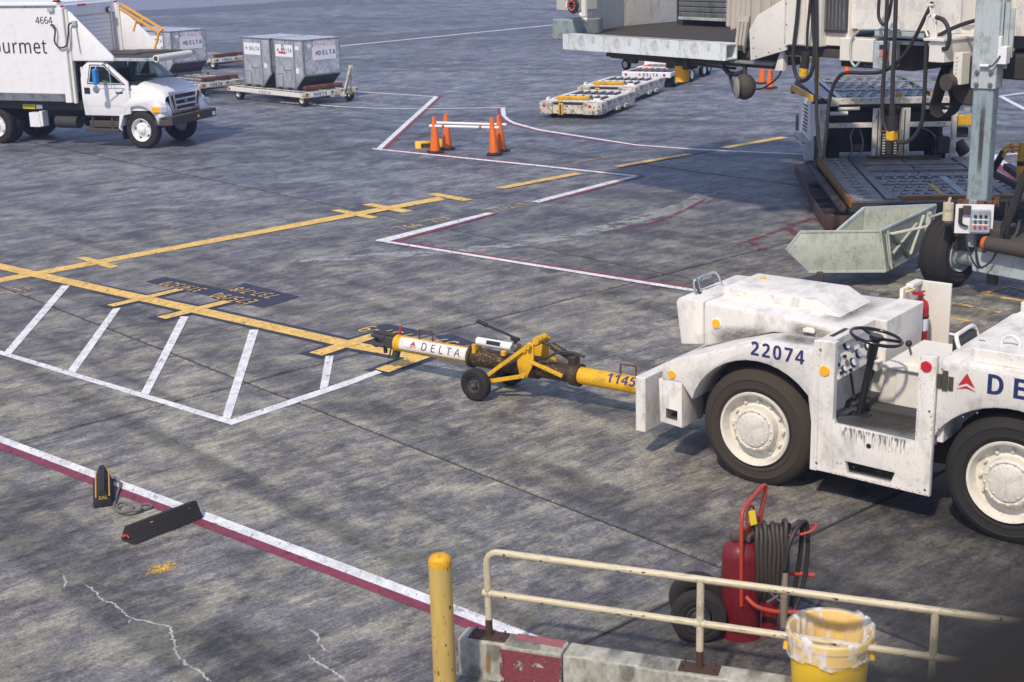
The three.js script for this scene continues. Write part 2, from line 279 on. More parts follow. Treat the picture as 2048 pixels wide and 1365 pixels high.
// main yellow guide line with its cross bars, outlined in dark paint
const bars1 = [[[212.6, 611.6], [352, 579], [367.4, 581.5], [227.3, 615]], [[312.7, 635.5], [447.7, 602.4], [463, 605.8], [331.5, 640]], [[617, 707], [748, 667], [772, 671], [644, 713.4]], [[750, 740], [830, 711], [861, 716], [777, 747]]];
const main1 = [[-80, 510], [0, 527.8], [239, 580.8], [393, 614], [700, 683], [845, 711]], main2 = [[-80, 522], [0, 540], [239, 594], [386, 627], [700, 698], [838, 722]];
mark('dark_outline_paint', join([ribbon([[180, 565], [393, 609], [700, 677], [862, 708]], [[180, 585], [386, 631], [700, 703], [840, 728]], H1), ...bars1.map((q) => grown(q, 0.10, H1 - 0.002))]), PT.navy);
mark('yellow_guide_line', ribbon(main1, main2, H2), PT.yellow);
bars1.forEach((q) => mark('yellow_cross_bar', quad(q, H3), PT.yellow));
// second guide line, along the joint
mark('yellow_guide_line', ribbon([[-90, 573], [0, 556], [82, 541.5], [700, 426.5], [878, 394]], [[-90, 583], [0, 565], [102, 546.5], [700, 435], [890, 399.5]], H1), PT.yellow);
for (const q of [[[150.4, 516], [174, 515], [237.5, 533.7], [218.7, 538]], [[661.5, 422], [680, 419.6], [757, 435], [740, 438.4]], [[723, 410], [743.5, 407], [825.6, 422.4], [805, 426.5]], [[854.6, 389.5], [873.4, 386.8], [947, 400], [926, 403]]]) mark('yellow_cross_bar', quad(q, H2), PT.yellow);
for (const q of [[[989.6, 376], [1150, 346], [1165.6, 348], [1010, 378]], [[1227, 333], [1369, 308], [1386, 309.5], [1244, 334.5]], [[1439, 296], [1560.5, 274], [1577.6, 275.7], [1456, 297.5]]]) mark('yellow_dash', quad(q, H2), PT.yellow);
mark('faded_yellow_line', strip([[1118, 332], [1236, 309.5]], 0.1, H1), PT.fadedYellow);
// white zigzag limit line with its red edge
mark('white_limit_line', ribbon([[752, 298], [868, 193.5]], [[763, 298.5], [877, 194]], H2), PT.white);
mark('red_limit_edge', ribbon([[764, 298], [879, 193.6]], [[774, 297], [884, 193.2]], H2), PT.red);
mark('white_limit_line', ribbon([[744, 297], [1080, 331], [1278, 352.5]], [[746, 299.5], [1080, 334], [1270, 354.5]], H3), PT.white);
mark('red_limit_edge', ribbon([[762, 297], [1080, 329], [1290, 352]], [[764, 298.6], [1080, 330.8], [1278, 352.3]], H2), PT.red);
mark('white_limit_line', ribbon([[1256, 354], [1062, 404]], [[1276, 353.8], [1078, 406]], H2), PT.white);
mark('red_limit_edge', ribbon([[1278, 353.5], [1079, 406]], [[1294, 352.6], [1088, 406.6]], H2), PT.red);
mark('white_limit_line', ribbon([[974, 426], [752, 481]], [[988, 427.5], [778, 483.4]], H2), PT.white);
mark('red_limit_edge', ribbon([[990, 427.5], [782, 483]], [[997, 428], [797, 483.6]], H2), PT.red);
mark('white_limit_line', ribbon([[757, 480.5], [900, 502.8], [1300, 566], [1400, 581.5], [1873, 662], [1990, 683]], [[750, 483], [900, 507], [1300, 571], [1400, 587], [1873, 667], [1990, 689]], H3), PT.white);
mark('red_limit_edge', ribbon([[792, 482], [900, 499.5], [1300, 561.5], [1400, 577], [1873, 657], [1990, 678]], [[790, 485.4], [900, 502.6], [1300, 565.8], [1400, 581.3], [1873, 661.8], [1990, 682.7]], H2), PT.red);
// thin white lines and the swept arc beyond the cones
mark('white_lane_line', strip([[430, 160], [560, 173], [700.8, 182.4], [872.7, 193.4]], 0.13, H1), PT.white);
mark('red_lane_edge', strip([[560, 172], [700.8, 181.4], [880, 192.8]], 0.12, H1 - 0.001), PT.red);
mark('white_lane_line', strip([[560, 205], [618.7, 209], [712.5, 215.8], [841, 218.2], [1012, 215.6]], 0.12, H3, 0, true), PT.white);
mark('white_arc_line', ribbon([[1001, 217], [1003, 231], [1012, 240], [1026, 247.7], [1078, 261.5], [1205, 281], [1273, 291.3], [1376, 298.8], [1465, 303.4], [1608, 309.4], [1700, 313]], [[1010, 216], [1012, 232.5], [1020, 240], [1031, 245.5], [1080, 258.8], [1205, 278.7], [1273, 289.3], [1376, 297], [1465, 301.7], [1608, 307.8], [1700, 311]], H1), PT.white);
mark('red_arc_edge', ribbon([[994, 217.5], [996, 232], [1006, 242], [1024, 250.5], [1078, 264], [1205, 283], [1273, 293], [1376, 300.2]], [[1000.5, 217], [1002.5, 231], [1011.5, 240.4], [1025.5, 248], [1078, 261.8], [1205, 281.3], [1273, 291.6], [1376, 299]], H1), PT.red);
mark('faded_white_arc', strip([[600, 520], [760, 512], [930, 500], [1120, 476], [1240, 448], [1340, 420], [1400, 398], [1418, 382]], 0.42, H1 - 0.002, 0, true), PT.fadedWhite);
mark('faded_red_arc', strip([[1230, 464], [1330, 438], [1410, 400]], 0.10, H1 - 0.001, 0, true), PT.fadedRed);
// hatched area on the left
mark('white_hatch_border', ribbon([[-60, 684], [0, 702], [461, 839.9]], [[-60, 692], [0, 710], [463, 851]], H1), PT.white);
mark('white_hatch_border', ribbon([[461, 840], [700, 760], [752, 741.5]], [[463, 851], [700, 770.5], [764, 746]], H1), PT.white);
for (const q of [[[123, 572], [139.4, 572], [22, 709], [8.5, 705]], [[225.6, 618.4], [241, 616.7], [150.4, 747], [135, 742.5]], [[360.6, 633.8], [377, 634.5], [297, 790.5], [282, 787]], [[499, 661], [517, 660.5], [460.5, 840], [444, 836]], [[651, 713.4], [667.5, 712.4], [656, 774], [639, 781]]]) mark('white_hatch_bar', quad(q, H2), PT.white);
// stand numbers in stencil paint; those on dark patches read from the far side
mark('dark_number_patch', quad([[290, 563.7], [330, 554.3], [455, 580], [419, 593]], H1), PT.navy);
mark('dark_number_patch', quad([[420, 596], [490, 567], [600, 594.5], [527, 616]], H1 + 0.0015), PT.navy);
mark('dark_number_patch', quad([[733, 655], [775, 648], [870, 668], [800, 676]], H1 - 0.003), PT.navy);
mark('dark_number_patch', quad([[868, 672], [905, 668], [960, 690], [905, 698]], H1 - 0.003), PT.navy);
function stencil(str, a, b, h, m, y = H3, flip = false) {  // lettering from pixel a to pixel b, h metres tall
  const A = G(...a), B = G(...b), d = B.clone().sub(A), L = d.length(); d.normalize();
  const g = words(str, 1, fontR, 1, 0.10), w = g.userData.width, n = V3(d.z, 0, -d.x);
  g.applyMatrix4(new THREE.Matrix4().makeBasis(d.clone().multiplyScalar(L / w), n.clone().multiplyScalar(h), V3(0, 1, 0))); g.translate(A.x, y, A.z);
  const uv = g.attributes.uv, p = g.attributes.position; for (let i = 0; i < uv.count; i++) uv.setXY(i, p.getX(i) / 2.2, p.getZ(i) / 2.2);
  return mark('painted_stand_number', g, m);
}
stencil('319/320', [416, 580], [338, 564], 0.25, PT.yellow); stencil('737-7/8', [562, 592], [478, 575.5], 0.25, PT.yellow); stencil('E75/90', [520, 603], [437, 587.5], 0.25, PT.yellow);
stencil('737-9', [831, 671], [738, 652.6], 0.3, PT.yellow); stencil('757', [945, 694], [880, 676], 0.40, PT.yellowWorn); stencil('717-3', [52, 573], [-30, 590], 0.4, PT.yellowWorn);
stencil('777', [871, 447.5], [912, 440], 0.36, PT.yellowWorn); stencil('744', [806, 461.5], [850, 453], 0.36, PT.yellowWorn); stencil('74', [763, 470], [790, 464.6], 0.34, PT.fadedYellow); stencil('77-2LR', [990, 424.5], [1064, 411], 0.36, PT.yellowWorn);
// markings under and beside the passenger bridge
mark('red_stand_frame', join([strip([[1475, 491], [1628, 436.5]], 0.13, H1), strip([[1628, 436.5], [1675, 466]], 0.13, H2), strip([[1573, 456], [1604, 476]], 0.13, H2), strip([[1497, 482], [1528, 500]], 0.13, H2)]), PT.fadedRed);
mark('yellow_stand_frame', join([strip([[1872, 622], [1904.5, 607.5]], 0.1, H1), strip([[1902, 606.5], [2002, 626]], 0.1, H2), strip([[1875.5, 630.5], [1945, 644]], 0.1, H1)]), PT.yellowWorn);
mark('yellow_stand_frame', join([strip([[1962, 588], [2090, 610]], 0.1, H1), strip([[1964, 588.5], [2016, 574], [2090, 590]], 0.1, H2)]), PT.yellowWorn);
mark('white_lane_line', strip([[1975, 311.5], [2110, 303]], 0.13, H1), PT.white);
mark('white_lane_line', strip([[1984, 312], [2110, 393]], 0.2, H2), PT.white);
mark('red_lane_edge', strip([[1984, 312], [2110, 393]], 0.22, H1 - 0.002, 0.2), PT.red);
mark('white_lane_line', strip([[2001, 192.5], [2110, 250]], 0.16, H1), PT.white);
mark('white_lane_line', strip([[2001, 193], [2110, 178]], 0.16, H2), PT.white);
mark('white_lane_line', strip([[1800, 105], [1900, 96]], 0.16, H1), PT.white);
mark('white_lane_line', strip([[1815, 105], [1870, 128]], 0.16, H2), PT.white);
// far side: taxiway asphalt in bands with a white edge line
mark('taxiway_asphalt', ribbon([[-200, -25], [1200, -100], [2600, -128]], [[-200, 60], [1200, -45], [2600, -95]], H1), asphaltPale);
mark('taxiway_asphalt', ribbon([[-200, 42], [300, 20], [700, -2]], [[-200, 56], [300, 33], [700, 8]], H2), asphaltMat);
mark('taxiway_shoulder', ribbon([[300, 90], [665, 77], [1119, 41], [1800, 0]], [[300, 115], [665, 88], [1119, 66], [1800, 35]], H1), asphaltMat);
mark('white_edge_line', strip([[300, 128], [486, 113], [673, 93.5], [1119, 49], [1700, 5]], 0.3, H3), PT.white);
// paint splash and sealed cracks in the foreground
const splashTex = dataTex(256, 256, (i, j) => { const u = i / 256 - 0.5, v = j / 256 - 0.5, d = Math.hypot(u, v) * 2 + Math.abs(Math.sin(Math.atan2(v, u) * 2.5 + 1)) * 0.25, n = broomA.at(i / 256 * 26, j / 256 * 60, 26, 60) * 0.55 + broomC.at(i / 256 * 60, j / 256 * 120, 60, 120) * 0.45, k = n > 0.30 + d * 0.42 ? 1 : 0; return d > 0.98 ? [0, 0, 0] : [k, k, k]; }, false);
{ const c = G(326, 1137), g = flat(new THREE.PlaneGeometry(0.40, 0.30).rotateX(-Math.PI / 2).rotateY(0.6).translate(c.x, H1, c.z)); mark('yellow_paint_splash', g, new THREE.MeshStandardMaterial({ color: new THREE.Color().setRGB(0.88, 0.50, 0.06), roughness: 0.6, alphaMap: splashTex, alphaTest: 0.5 })); }
function crack(z, w, dark) {
  const q = z.map(([a, b]) => G(a / 2.2756, 840 + b / 2.2756)), r = rng(z.length * 31), pts = [];
  for (let i = 0; i < q.length - 1; i++) for (let k = 0; k < 7; k++) pts.push(q[i].clone().lerp(q[i + 1], k / 7).add(V3((r() - 0.5) * 0.022, 0, (r() - 0.5) * 0.022)));
  pts.push(q.at(-1));
  const rows = pts.map((p, i) => { const t = pts[Math.min(i + 1, pts.length - 1)].clone().sub(pts[Math.max(0, i - 1)]).normalize(), n = V3(-t.z, 0, t.x), ww = w * (0.25 + 0.95 * r()) * Math.min(1, (i + 1) / 5, (pts.length - i) / 5); return [p.clone().addScaledVector(n, -ww / 2), p.clone().addScaledVector(n, ww / 2)]; });
  mark('sealed_crack', sheetFrom(rows, H1 - 0.002), dark ? jointMat : PT.crack);
}
crack([[385, 752], [430, 780], [465, 825], [520, 840], [560, 880], [600, 905], [780, 945], [775, 975], [800, 1030], [795, 1055], [850, 1115], [930, 1165], [965, 1200]], 0.024);
crack([[600, 905], [590, 912], [586, 930]], 0.02); crack([[1405, 955], [1440, 975], [1460, 1030], [1490, 1060]], 0.028); crack([[1400, 1070], [1440, 1105], [1500, 1135], [1540, 1165], [1590, 1200]], 0.026); crack([[285, 703], [298, 740], [290, 768]], 0.018);

// ---------------------------------------------------------------- materials of the things
const rgb = (r, g, b) => new THREE.Color().setRGB(r, g, b);
const mat = (r, g, b, rough = 0.6, extra = {}) => new THREE.MeshStandardMaterial({ color: rgb(r, g, b), roughness: rough, ...extra });
// worn white enamel: a metre of sheet with rubbed dirt, hairline scratches and a few chips down to rust
function enamel(size, base, dirt, chipC, chipT, seed, scr = 0.5) {
  const a = new Lattice(256, seed), b = new Lattice(256, seed + 1), c = new Lattice(256, seed + 2);
  const t = dataTex(size, size, (i, j) => {
    const u = i / size, v = j / size;
    const cl = a.at(u * 6, v * 5, 6, 5) * 0.5 + b.at(u * 17, v * 13, 17, 13) * 0.3 + c.at(u * 48, v * 40, 48, 40) * 0.2;
    const streak = c.at(u * 90, v * 7, 90, 7), sx = b.at(u * 14, v * 230, 14, 230);
    let k = sst(0.48, 0.85, cl) * dirt + sst(0.72, 0.95, streak) * dirt * 0.5; if (sx > 0.93) k += (sx - 0.93) * 5 * scr * 0.5;
    let q = [mix(base[0], 0.30, k), mix(base[1], 0.28, k), mix(base[2], 0.25, k)];
    const big = chipT < 0.8, ch = big ? a.at(u * 22, v * 20, 22, 20) * 0.5 + b.at(u * 60, v * 54, 60, 54) * 0.32 + c.at(u * 170, v * 160, 170, 160) * 0.18 : a.at(u * 70, v * 62, 70, 62) * 0.62 + b.at(u * 190, v * 170, 190, 170) * 0.38, zone = c.at(u * 5, v * 4, 5, 4);
    if (ch > chipT - zone * 0.16) q = chipC;
    const n = 1 + (a.at(u * 251, v * 251, 251, 251) - 0.5) * 0.04; return [q[0] * n, q[1] * n, q[2] * n];
  });
  return t;
}
const whiteWornTex = enamel(1024, [0.90, 0.885, 0.855], 0.16, [0.40, 0.30, 0.24], 1.0, 301);
const whiteCleanTex = enamel(512, [0.92, 0.92, 0.925], 0.06, [0.6, 0.58, 0.55], 1.2, 311, 0.1);
const whiteRustTex = enamel(1024, [0.84, 0.81, 0.75], 0.55, [0.24, 0.14, 0.10], 0.76, 321);
const creamTex = enamel(512, [0.81, 0.765, 0.645], 0.34, [0.16, 0.10, 0.08], 0.86, 331);
const yellowTex = enamel(512, [0.90, 0.69, 0.13], 0.30, [0.28, 0.18, 0.10], 0.93, 341);
const sageTex = enamel(1024, [0.70, 0.725, 0.675], 0.26, [0.28, 0.21, 0.17], 0.94, 351);
const greyTex = enamel(512, [0.70, 0.74, 0.75], 0.30, [0.4, 0.32, 0.27], 0.99, 361);
const bareTex = enamel(512, [0.56, 0.57, 0.58], 0.45, [0.33, 0.30, 0.28], 0.95, 371);
const M = {
  white: new THREE.MeshStandardMaterial({ map: whiteWornTex, roughness: 0.5 }),
  clean: new THREE.MeshStandardMaterial({ map: whiteCleanTex, roughness: 0.38 }),
  cream: new THREE.MeshStandardMaterial({ map: whiteCleanTex, color: rgb(0.93, 0.895, 0.80), roughness: 0.5 }),
  rimWhite: new THREE.MeshStandardMaterial({ map: whiteWornTex, color: rgb(0.95, 0.93, 0.88), roughness: 0.5 }),
  fabric: mat(0.46, 0.42, 0.36, 0.9),
  whiteUsed: new THREE.MeshStandardMaterial({ map: enamel(512, [0.86, 0.84, 0.79], 0.4, [0.30, 0.20, 0.14], 0.90, 381), roughness: 0.55 }),
  rusty: new THREE.MeshStandardMaterial({ map: whiteRustTex, roughness: 0.68 }),
  rail: new THREE.MeshStandardMaterial({ map: creamTex, roughness: 0.5 }),
  yellow: new THREE.MeshStandardMaterial({ map: yellowTex, roughness: 0.5 }),
  sage: new THREE.MeshStandardMaterial({ map: sageTex, roughness: 0.55 }),
  grey: new THREE.MeshStandardMaterial({ map: greyTex, roughness: 0.5 }),
  steel: new THREE.MeshStandardMaterial({ map: bareTex, roughness: 0.42, metalness: 0.75 }),
  chrome: mat(0.75, 0.76, 0.78, 0.14, { metalness: 1 }),
  alu: new THREE.MeshStandardMaterial({ map: bareTex, color: rgb(1.35, 1.38, 1.42), roughness: 0.36, metalness: 0.72 }),
  rubber: mat(0.022, 0.021, 0.021, 0.82), tyre: mat(0.021, 0.019, 0.017, 0.85), tyreDusty: mat(0.046, 0.035, 0.026, 0.88), black: mat(0.018, 0.018, 0.02, 0.5), blackGloss: mat(0.012, 0.012, 0.014, 0.2), hose: mat(0.028, 0.026, 0.026, 0.6),
  dark: mat(0.045, 0.043, 0.042, 0.7), frame: mat(0.064, 0.053, 0.045, 0.75), grease: new THREE.MeshStandardMaterial({ map: enamel(512, [0.20, 0.165, 0.13], 0.1, [0.62, 0.46, 0.10], 0.80, 391), roughness: 0.5 }), rollerSteel: mat(0.34, 0.34, 0.36, 0.35, { metalness: 0.8 }), rust: new THREE.MeshStandardMaterial({ map: whiteRustTex, color: rgb(0.24, 0.125, 0.085), roughness: 0.9 }), brown: mat(0.07, 0.035, 0.025, 0.75),
  red: mat(0.42, 0.02, 0.025, 0.35), redDull: new THREE.MeshStandardMaterial({ map: greyTex, color: rgb(0.38, 0.022, 0.03), roughness: 0.42 }), redPipe: mat(0.42, 0.05, 0.025, 0.45), orange: new THREE.MeshStandardMaterial({ map: enamel(512, [0.975, 0.46, 0.12], 0.42, [0.42, 0.22, 0.12], 0.93, 401), roughness: 0.5 }), orangeHot: mat(0.95, 0.25, 0.02, 0.45), amber: mat(0.95, 0.45, 0.02, 0.3), ambRef: mat(0.92, 0.46, 0.02, 0.35), redRef: mat(0.55, 0.02, 0.03, 0.35),
  navy: mat(0.035, 0.035, 0.16, 0.5), ink: mat(0.03, 0.03, 0.05, 0.5), emblem: mat(0.5, 0.02, 0.035, 0.5), delta: mat(0.02, 0.03, 0.13, 0.5), sticker: mat(0.85, 0.86, 0.88, 0.5), redInk: mat(0.62, 0.05, 0.04, 0.5), lime: mat(0.50, 0.85, 0.06, 0.7), blue: mat(0.02, 0.25, 0.62, 0.45), wood: new THREE.MeshStandardMaterial({ map: whiteRustTex, color: rgb(0.30, 0.14, 0.09), roughness: 0.85 }),
  glass: new THREE.MeshPhysicalMaterial({ color: rgb(0.75, 0.85, 0.85), transmission: 1, thickness: 0, roughness: 0.03, ior: 1.5 }), tint: new THREE.MeshPhysicalMaterial({ color: rgb(0.62, 0.70, 0.70), transmission: 1, thickness: 0, roughness: 0.03, ior: 1.5 }),
  floor: mat(0.055, 0.05, 0.045, 0.9), seat: mat(0.03, 0.03, 0.034, 0.6), skin: mat(0.30, 0.17, 0.11, 0.6), cloth: mat(0.03, 0.035, 0.06, 0.9), lens: mat(0.9, 0.9, 0.92, 0.15), lampRed: new THREE.MeshStandardMaterial({ color: rgb(0.8, 0.05, 0.03), emissive: rgb(1, 0.12, 0.06), emissiveIntensity: 1.6, roughness: 0.3 }),
};
function parts(parent, name, geos, m) { return geos.flat(9).map((g) => part(parent, name, g, m)); }
// grime: a soot sheet whose edges fade, laid a few mm over a surface
const sootTex = dataTex(256, 256, (i, j) => { const u = i / 256, v = j / 256, e = sst(0, 0.35, u) * sst(1, 0.65, u) * sst(0, 0.3, v) * sst(1, 0.55, v), k = e * (0.35 + 0.9 * (NA.at(u * 12, v * 9, 12, 9) * 0.5 + NB.at(u * 34, v * 30, 34, 30) * 0.5)); return [k, k, k]; }, false);
const brushTex = dataTex(256, 256, (i, j) => { const u = i / 256, v = j / 256, s = NC.at(u * 70, v * 3, 70, 3), k = sst(1, 0.25, v) * sst(0, 0.12, u) * sst(1, 0.85, u) * sst(0.25 + v * 0.55, 0.75 + v * 0.4, s); return [k, k, k]; }, false);
M.soot = new THREE.MeshStandardMaterial({ color: rgb(0.05, 0.042, 0.036), roughness: 0.95, alphaMap: sootTex, transparent: true });
M.sootLight = new THREE.MeshStandardMaterial({ color: rgb(0.07, 0.06, 0.05), roughness: 0.95, alphaMap: sootTex, transparent: true, opacity: 0.62 });
M.sootBrush = new THREE.MeshStandardMaterial({ color: rgb(0.06, 0.055, 0.05), roughness: 0.95, alphaMap: brushTex, transparent: true, opacity: 0.6 });
function patch(a, b, c, d) {                               // a sheet through four points, uv 0..1 (a: 0,0  b: 1,0  c: 1,1  d: 0,1)
  const g = new THREE.BufferGeometry(); g.setAttribute('position', new THREE.Float32BufferAttribute([a, b, c, d].flatMap((p) => [p.x, p.y, p.z]), 3));
  g.setAttribute('uv', new THREE.Float32BufferAttribute([0, 0, 1, 0, 1, 1, 0, 1], 2)); g.setIndex([0, 1, 2, 0, 2, 3]); g.computeVertexNormals(); return flat(g);
}
// a road wheel about the z axis, its outer face towards +z at z = 0
function tyreGeo(R, rr, w, tread = 0) {
  const s = w * 0.5, g = [latheZ([[rr, -w * 0.86], [rr + 0.01, -w * 0.94], [mix(rr, R, 0.5), -w * 1.0], [R - w * 0.16, -w * 0.97], [R - w * 0.03, -w * 0.86], [R, -w * 0.7], [R, -w * 0.3], [R - w * 0.03, -w * 0.14], [R - w * 0.16, -w * 0.03], [mix(rr, R, 0.62), -w * 0.004], [mix(rr, R, 0.60), 0.004], [mix(rr, R, 0.55), 0.004], [mix(rr, R, 0.53), -0.002], [mix(rr, R, 0.30), -0.004], [mix(rr, R, 0.28), 0.003], [mix(rr, R, 0.20), 0.002], [mix(rr, R, 0.18), -0.006], [rr + 0.01, -w * 0.06], [rr, -w * 0.14]], 56)];
  if (tread) for (let k = 0; k < tread; k++) { const t = k / tread * 6.2832; for (const q of [-0.32, 0.32]) g.push(put(new THREE.BoxGeometry(0.03, R * 0.05, w * 0.26), 0, R - R * 0.012, -s + q * w, 0, 0, 0).rotateZ(t + (q > 0 ? 0.5 : 0) * 6.2832 / tread)); }
  return join(g);
}
function wheel(parent, name, x, y, z, R, rr, w, rimMat, hubGeo, tyreMat = M.tyre, tread = 0, facing = 1) {
  const o = new THREE.Group(); o.name = name; o.position.set(x, y, z); if (facing < 0) o.rotation.y = Math.PI; parent.add(o);
  part(o, 'tyre', tyreGeo(R, rr, w, tread), tyreMat); part(o, 'rim', hubGeo, rimMat); return o;
}
// lettering on an upright face of a thing: local x-y plane at z, or turned
function sign(parent, str, x, y, z, size, m, opt = {}) {
  if (size > 0.13 && str.length > 1) {                     // large characters are cut from film one by one
    let q = 0; const f = opt.f ?? font; for (const ch of str) { const o = q * (opt.sx ?? 1), c = Math.cos(opt.rz ?? 0), n = Math.sin(opt.rz ?? 0); sign(parent, ch, x + o * c, y + o * n, z, size, m, { ...opt, name: /\d/.test(ch) ? 'digit' : 'letter' }); q += f.data.glyphs[ch].ha * size / f.data.resolution + (opt.gap ?? 0); }
    return;
  }
  const g = words(str, size, opt.f ?? font, opt.sx ?? 1, opt.gap ?? 0); if (opt.rz) g.rotateZ(opt.rz); if (opt.rx) g.rotateX(opt.rx); if (opt.ry) g.rotateY(opt.ry); g.translate(x, y, z);
  return part(parent, opt.name ?? 'lettering', g, m);
}

// chips knocked down to rust along an edge (densest at u = 0 and u = 1)
const edgeTex = dataTex(128, 512, (i, j) => { const u = i / 128, v = j / 512, e = Math.max(1 - u * 4, 1 - (1 - u) * 4, 0), n = NA.at(u * 24, v * 90) * 0.55 + NB.at(u * 50, v * 200) * 0.45, k = n + e * 0.2 > 0.86 ? 1 : 0; return [k, k, k]; }, false);
M.edgeChip = new THREE.MeshStandardMaterial({ color: rgb(0.16, 0.075, 0.045), roughness: 0.9, alphaMap: edgeTex, alphaTest: 0.5 });
const scratchTex = dataTex(512, 512, (i, j) => [0, 0, 0], false);
{ const d = scratchTex.image.data, r = rng(91); for (let k = 0; k < 70; k++) { let x = r() * 512, y = r() * 512; const a = (r() < 0.6 ? 1.2 : 0.2) + r() * 0.8, L = 8 + r() * r() * 60; for (let s = 0; s < L; s++) { x += Math.cos(a); y += Math.sin(a); if (r() < 0.85) { const o = (((y | 0) & 511) * 512 + ((x | 0) & 511)) * 4; d[o] = d[o + 1] = d[o + 2] = 255; } } } }
M.scratch = new THREE.MeshStandardMaterial({ color: rgb(0.20, 0.17, 0.14), roughness: 0.9, alphaMap: scratchTex, alphaTest: 0.5 });

// ---------------------------------------------------------------- the aircraft tow tractor
{
  const F = new Frame(V3(2.282, 0, -12.992), -38.38);      // x towards its rear, z out of its near flank (z = 0), far flank at z = -2.2
  const t = thing('tow_tractor', 'low white aircraft tow tractor with number 22074 on its fender and an open driver well', 'tow tractor', F);
  const W = -2.2;
  // fenders: one profile, near and far
  const arch = []; for (let k = 0; k <= 16; k++) { const a = mix(164, 14, k / 16) * DEG; arch.push([0.02 + Math.cos(a) * 0.72, 0.56 + Math.sin(a) * 0.70]); }
  const fenderPts = [[-1.03, 0.90], [-1.02, 1.05], [-0.95, 1.10], [-0.45, 1.30], [-0.02, 1.435], [0.12, 1.455], [0.67, 1.47], [0.67, 0.60], [0.66, 0.60], ...arch.slice().reverse().map((p) => p), [-0.80, 0.90]];
  part(t, 'front_fender', plate(fenderPts, -0.46, 0, 0.03), M.white);
  part(t, 'front_fender', plate(fenderPts, W, W + 0.46, 0.03), M.white);
  // wheel housings and chassis between the wheels
  part(t, 'chassis', [span(-0.95, 3.6, 0.42, 0.86, W + 0.5, -0.5), span(-0.7, 0.7, 0.8, 1.18, W + 0.55, -0.55)], M.dark);
  // front: push plate, bumper steps
  part(t, 'push_plate', [span(-1.335, -1.215, 0.30, 0.885, W + 0.02, 0, 0.012), span(-1.24, -0.9, 0.42, 0.70, W + 0.7, -0.7)], M.white);
  for (const [z0, z1] of [[-0.42, -0.005], [W + 0.005, W + 0.42]]) {
    const s = part(t, 'corner_step', plate([[-1.04, 0.455], [-1.06, 0.90], [-0.79, 0.905], [-0.785, 0.435]], z0, z1, 0.008, [[[-0.98, 0.50], [-0.98, 0.62], [-0.83, 0.61], [-0.83, 0.49]]]), M.white);
    part(s, 'step_tread', span(-0.985, -0.825, 0.49, 0.505, z0 + 0.02, z1 - 0.02), M.steel);
  }
  // bonnet: nose cap, side panels and top
  const zb0 = -0.48, zb1 = -1.72;
  const noseO = [[-1.10, 1.135], [-1.165, 1.58], [-1.14, 1.615], [-0.835, 1.625], [-0.835, 1.17]];
  part(t, 'bonnet_nose', plate(noseO, zb1, zb0, 0.035), M.white);
  part(t, 'bonnet', plate([[-0.828, 1.15], [-0.828, 1.615], [0.0, 1.615], [0.67, 1.56], [0.67, 1.42], [-0.05, 1.42]], zb1 + 0.005, zb0 - 0.005, 0.03), M.white);
  const hatch = part(t, 'bonnet_hatch', (() => {           // raised cover with a wedge tail
    const zN = -0.80, zF = -1.52, a = [[-0.80, 1.70], [0.28, 1.70]], P = [];
    const g = plate([[-0.80, 1.60], [-0.78, 1.715], [0.24, 1.715], [0.50, 1.575], [0.30, 1.56]], zF, zN, 0.012); return g;
  })(), M.white);
  part(hatch, 'reflector', [put(disc(0.035, 0.012, 0, 0, 0), 0, 0, 0, -Math.PI / 2).translate(-0.62, 1.722, -1.32)], M.ambRef);
  part(t, 'bonnet_latch', [span(0.28, 0.40, 1.49, 1.525, -0.475, -0.445), span(0.30, 0.38, 1.48, 1.535, -0.482, -0.47)], M.white);
  part(t, 'soot_stain', [patch(V3(0.05, 1.43, -0.476), V3(0.64, 1.43, -0.476), V3(0.64, 1.56, -0.486), V3(0.05, 1.60, -0.486)), patch(V3(-0.8, 1.17, -0.477), V3(-0.05, 1.39, -0.477), V3(-0.05, 1.52, -0.477), V3(-0.8, 1.4, -0.477)), patch(V3(0.1, 1.722, -1.5), V3(0.1, 1.722, -0.82), V3(0.5, 1.583, -0.82), V3(0.5, 1.583, -1.5)), patch(V3(0.3, 1.595, -1.7), V3(0.3, 1.595, -0.5), V3(0.66, 1.57, -0.5), V3(0.66, 1.57, -1.7)), patch(V3(0.05, 1.468, -0.45), V3(0.64, 1.476, -0.44), V3(0.64, 1.476, -0.03), V3(0.05, 1.465, -0.1))], M.sootLight);
  part(t, 'reflector', disc(0.045, 0.02, -0.68, 1.425, -0.468), M.ambRef); part(t, 'reflector', disc(0.055, 0.014, -0.68, 1.425, -0.476), M.sticker);
  part(t, 'reflector', disc(0.043, 0.012, -0.90, 0.975, 0.006), M.ambRef);
  sign(t, '22074', -0.035, 1.325, 0.004, 0.138, M.navy, { rz: -0.015, gap: 0.022, sx: 0.92 });
  // cowl with front door post, gauges, far box
  part(t, 'door_post', [span(0.655, 0.84, 0.315, 1.585, -0.06, 0.02, 0.012), span(0.63, 0.70, 0.315, 1.58, -0.02, 0.03, 0.008)], M.white);
  part(t, 'cowl', [span(0.66, 0.80, 1.50, 1.585, -0.92, -0.05, 0.012), span(0.66, 0.72, 0.80, 1.52, -0.92, -0.05), span(0.66, 0.92, 0.80, 1.585, -1.80, -0.92, 0.015), span(0.66, 0.90, 1.10, 1.20, -0.92, -0.78)], M.white);
  part(t, 'cowl_grille', span(0.70, 0.745, 1.582, 1.589, -0.46, -0.14), M.black);
  const dash = part(t, 'instrument_panel', plateX([[-0.90, 1.235], [-0.90, 1.56], [-0.05, 1.56], [-0.05, 1.235]], 0.0, 0.02, 0.004).rotateZ(0.42).translate(1.345, 0.085, 0).translate(0, 0, 0), M.cream);
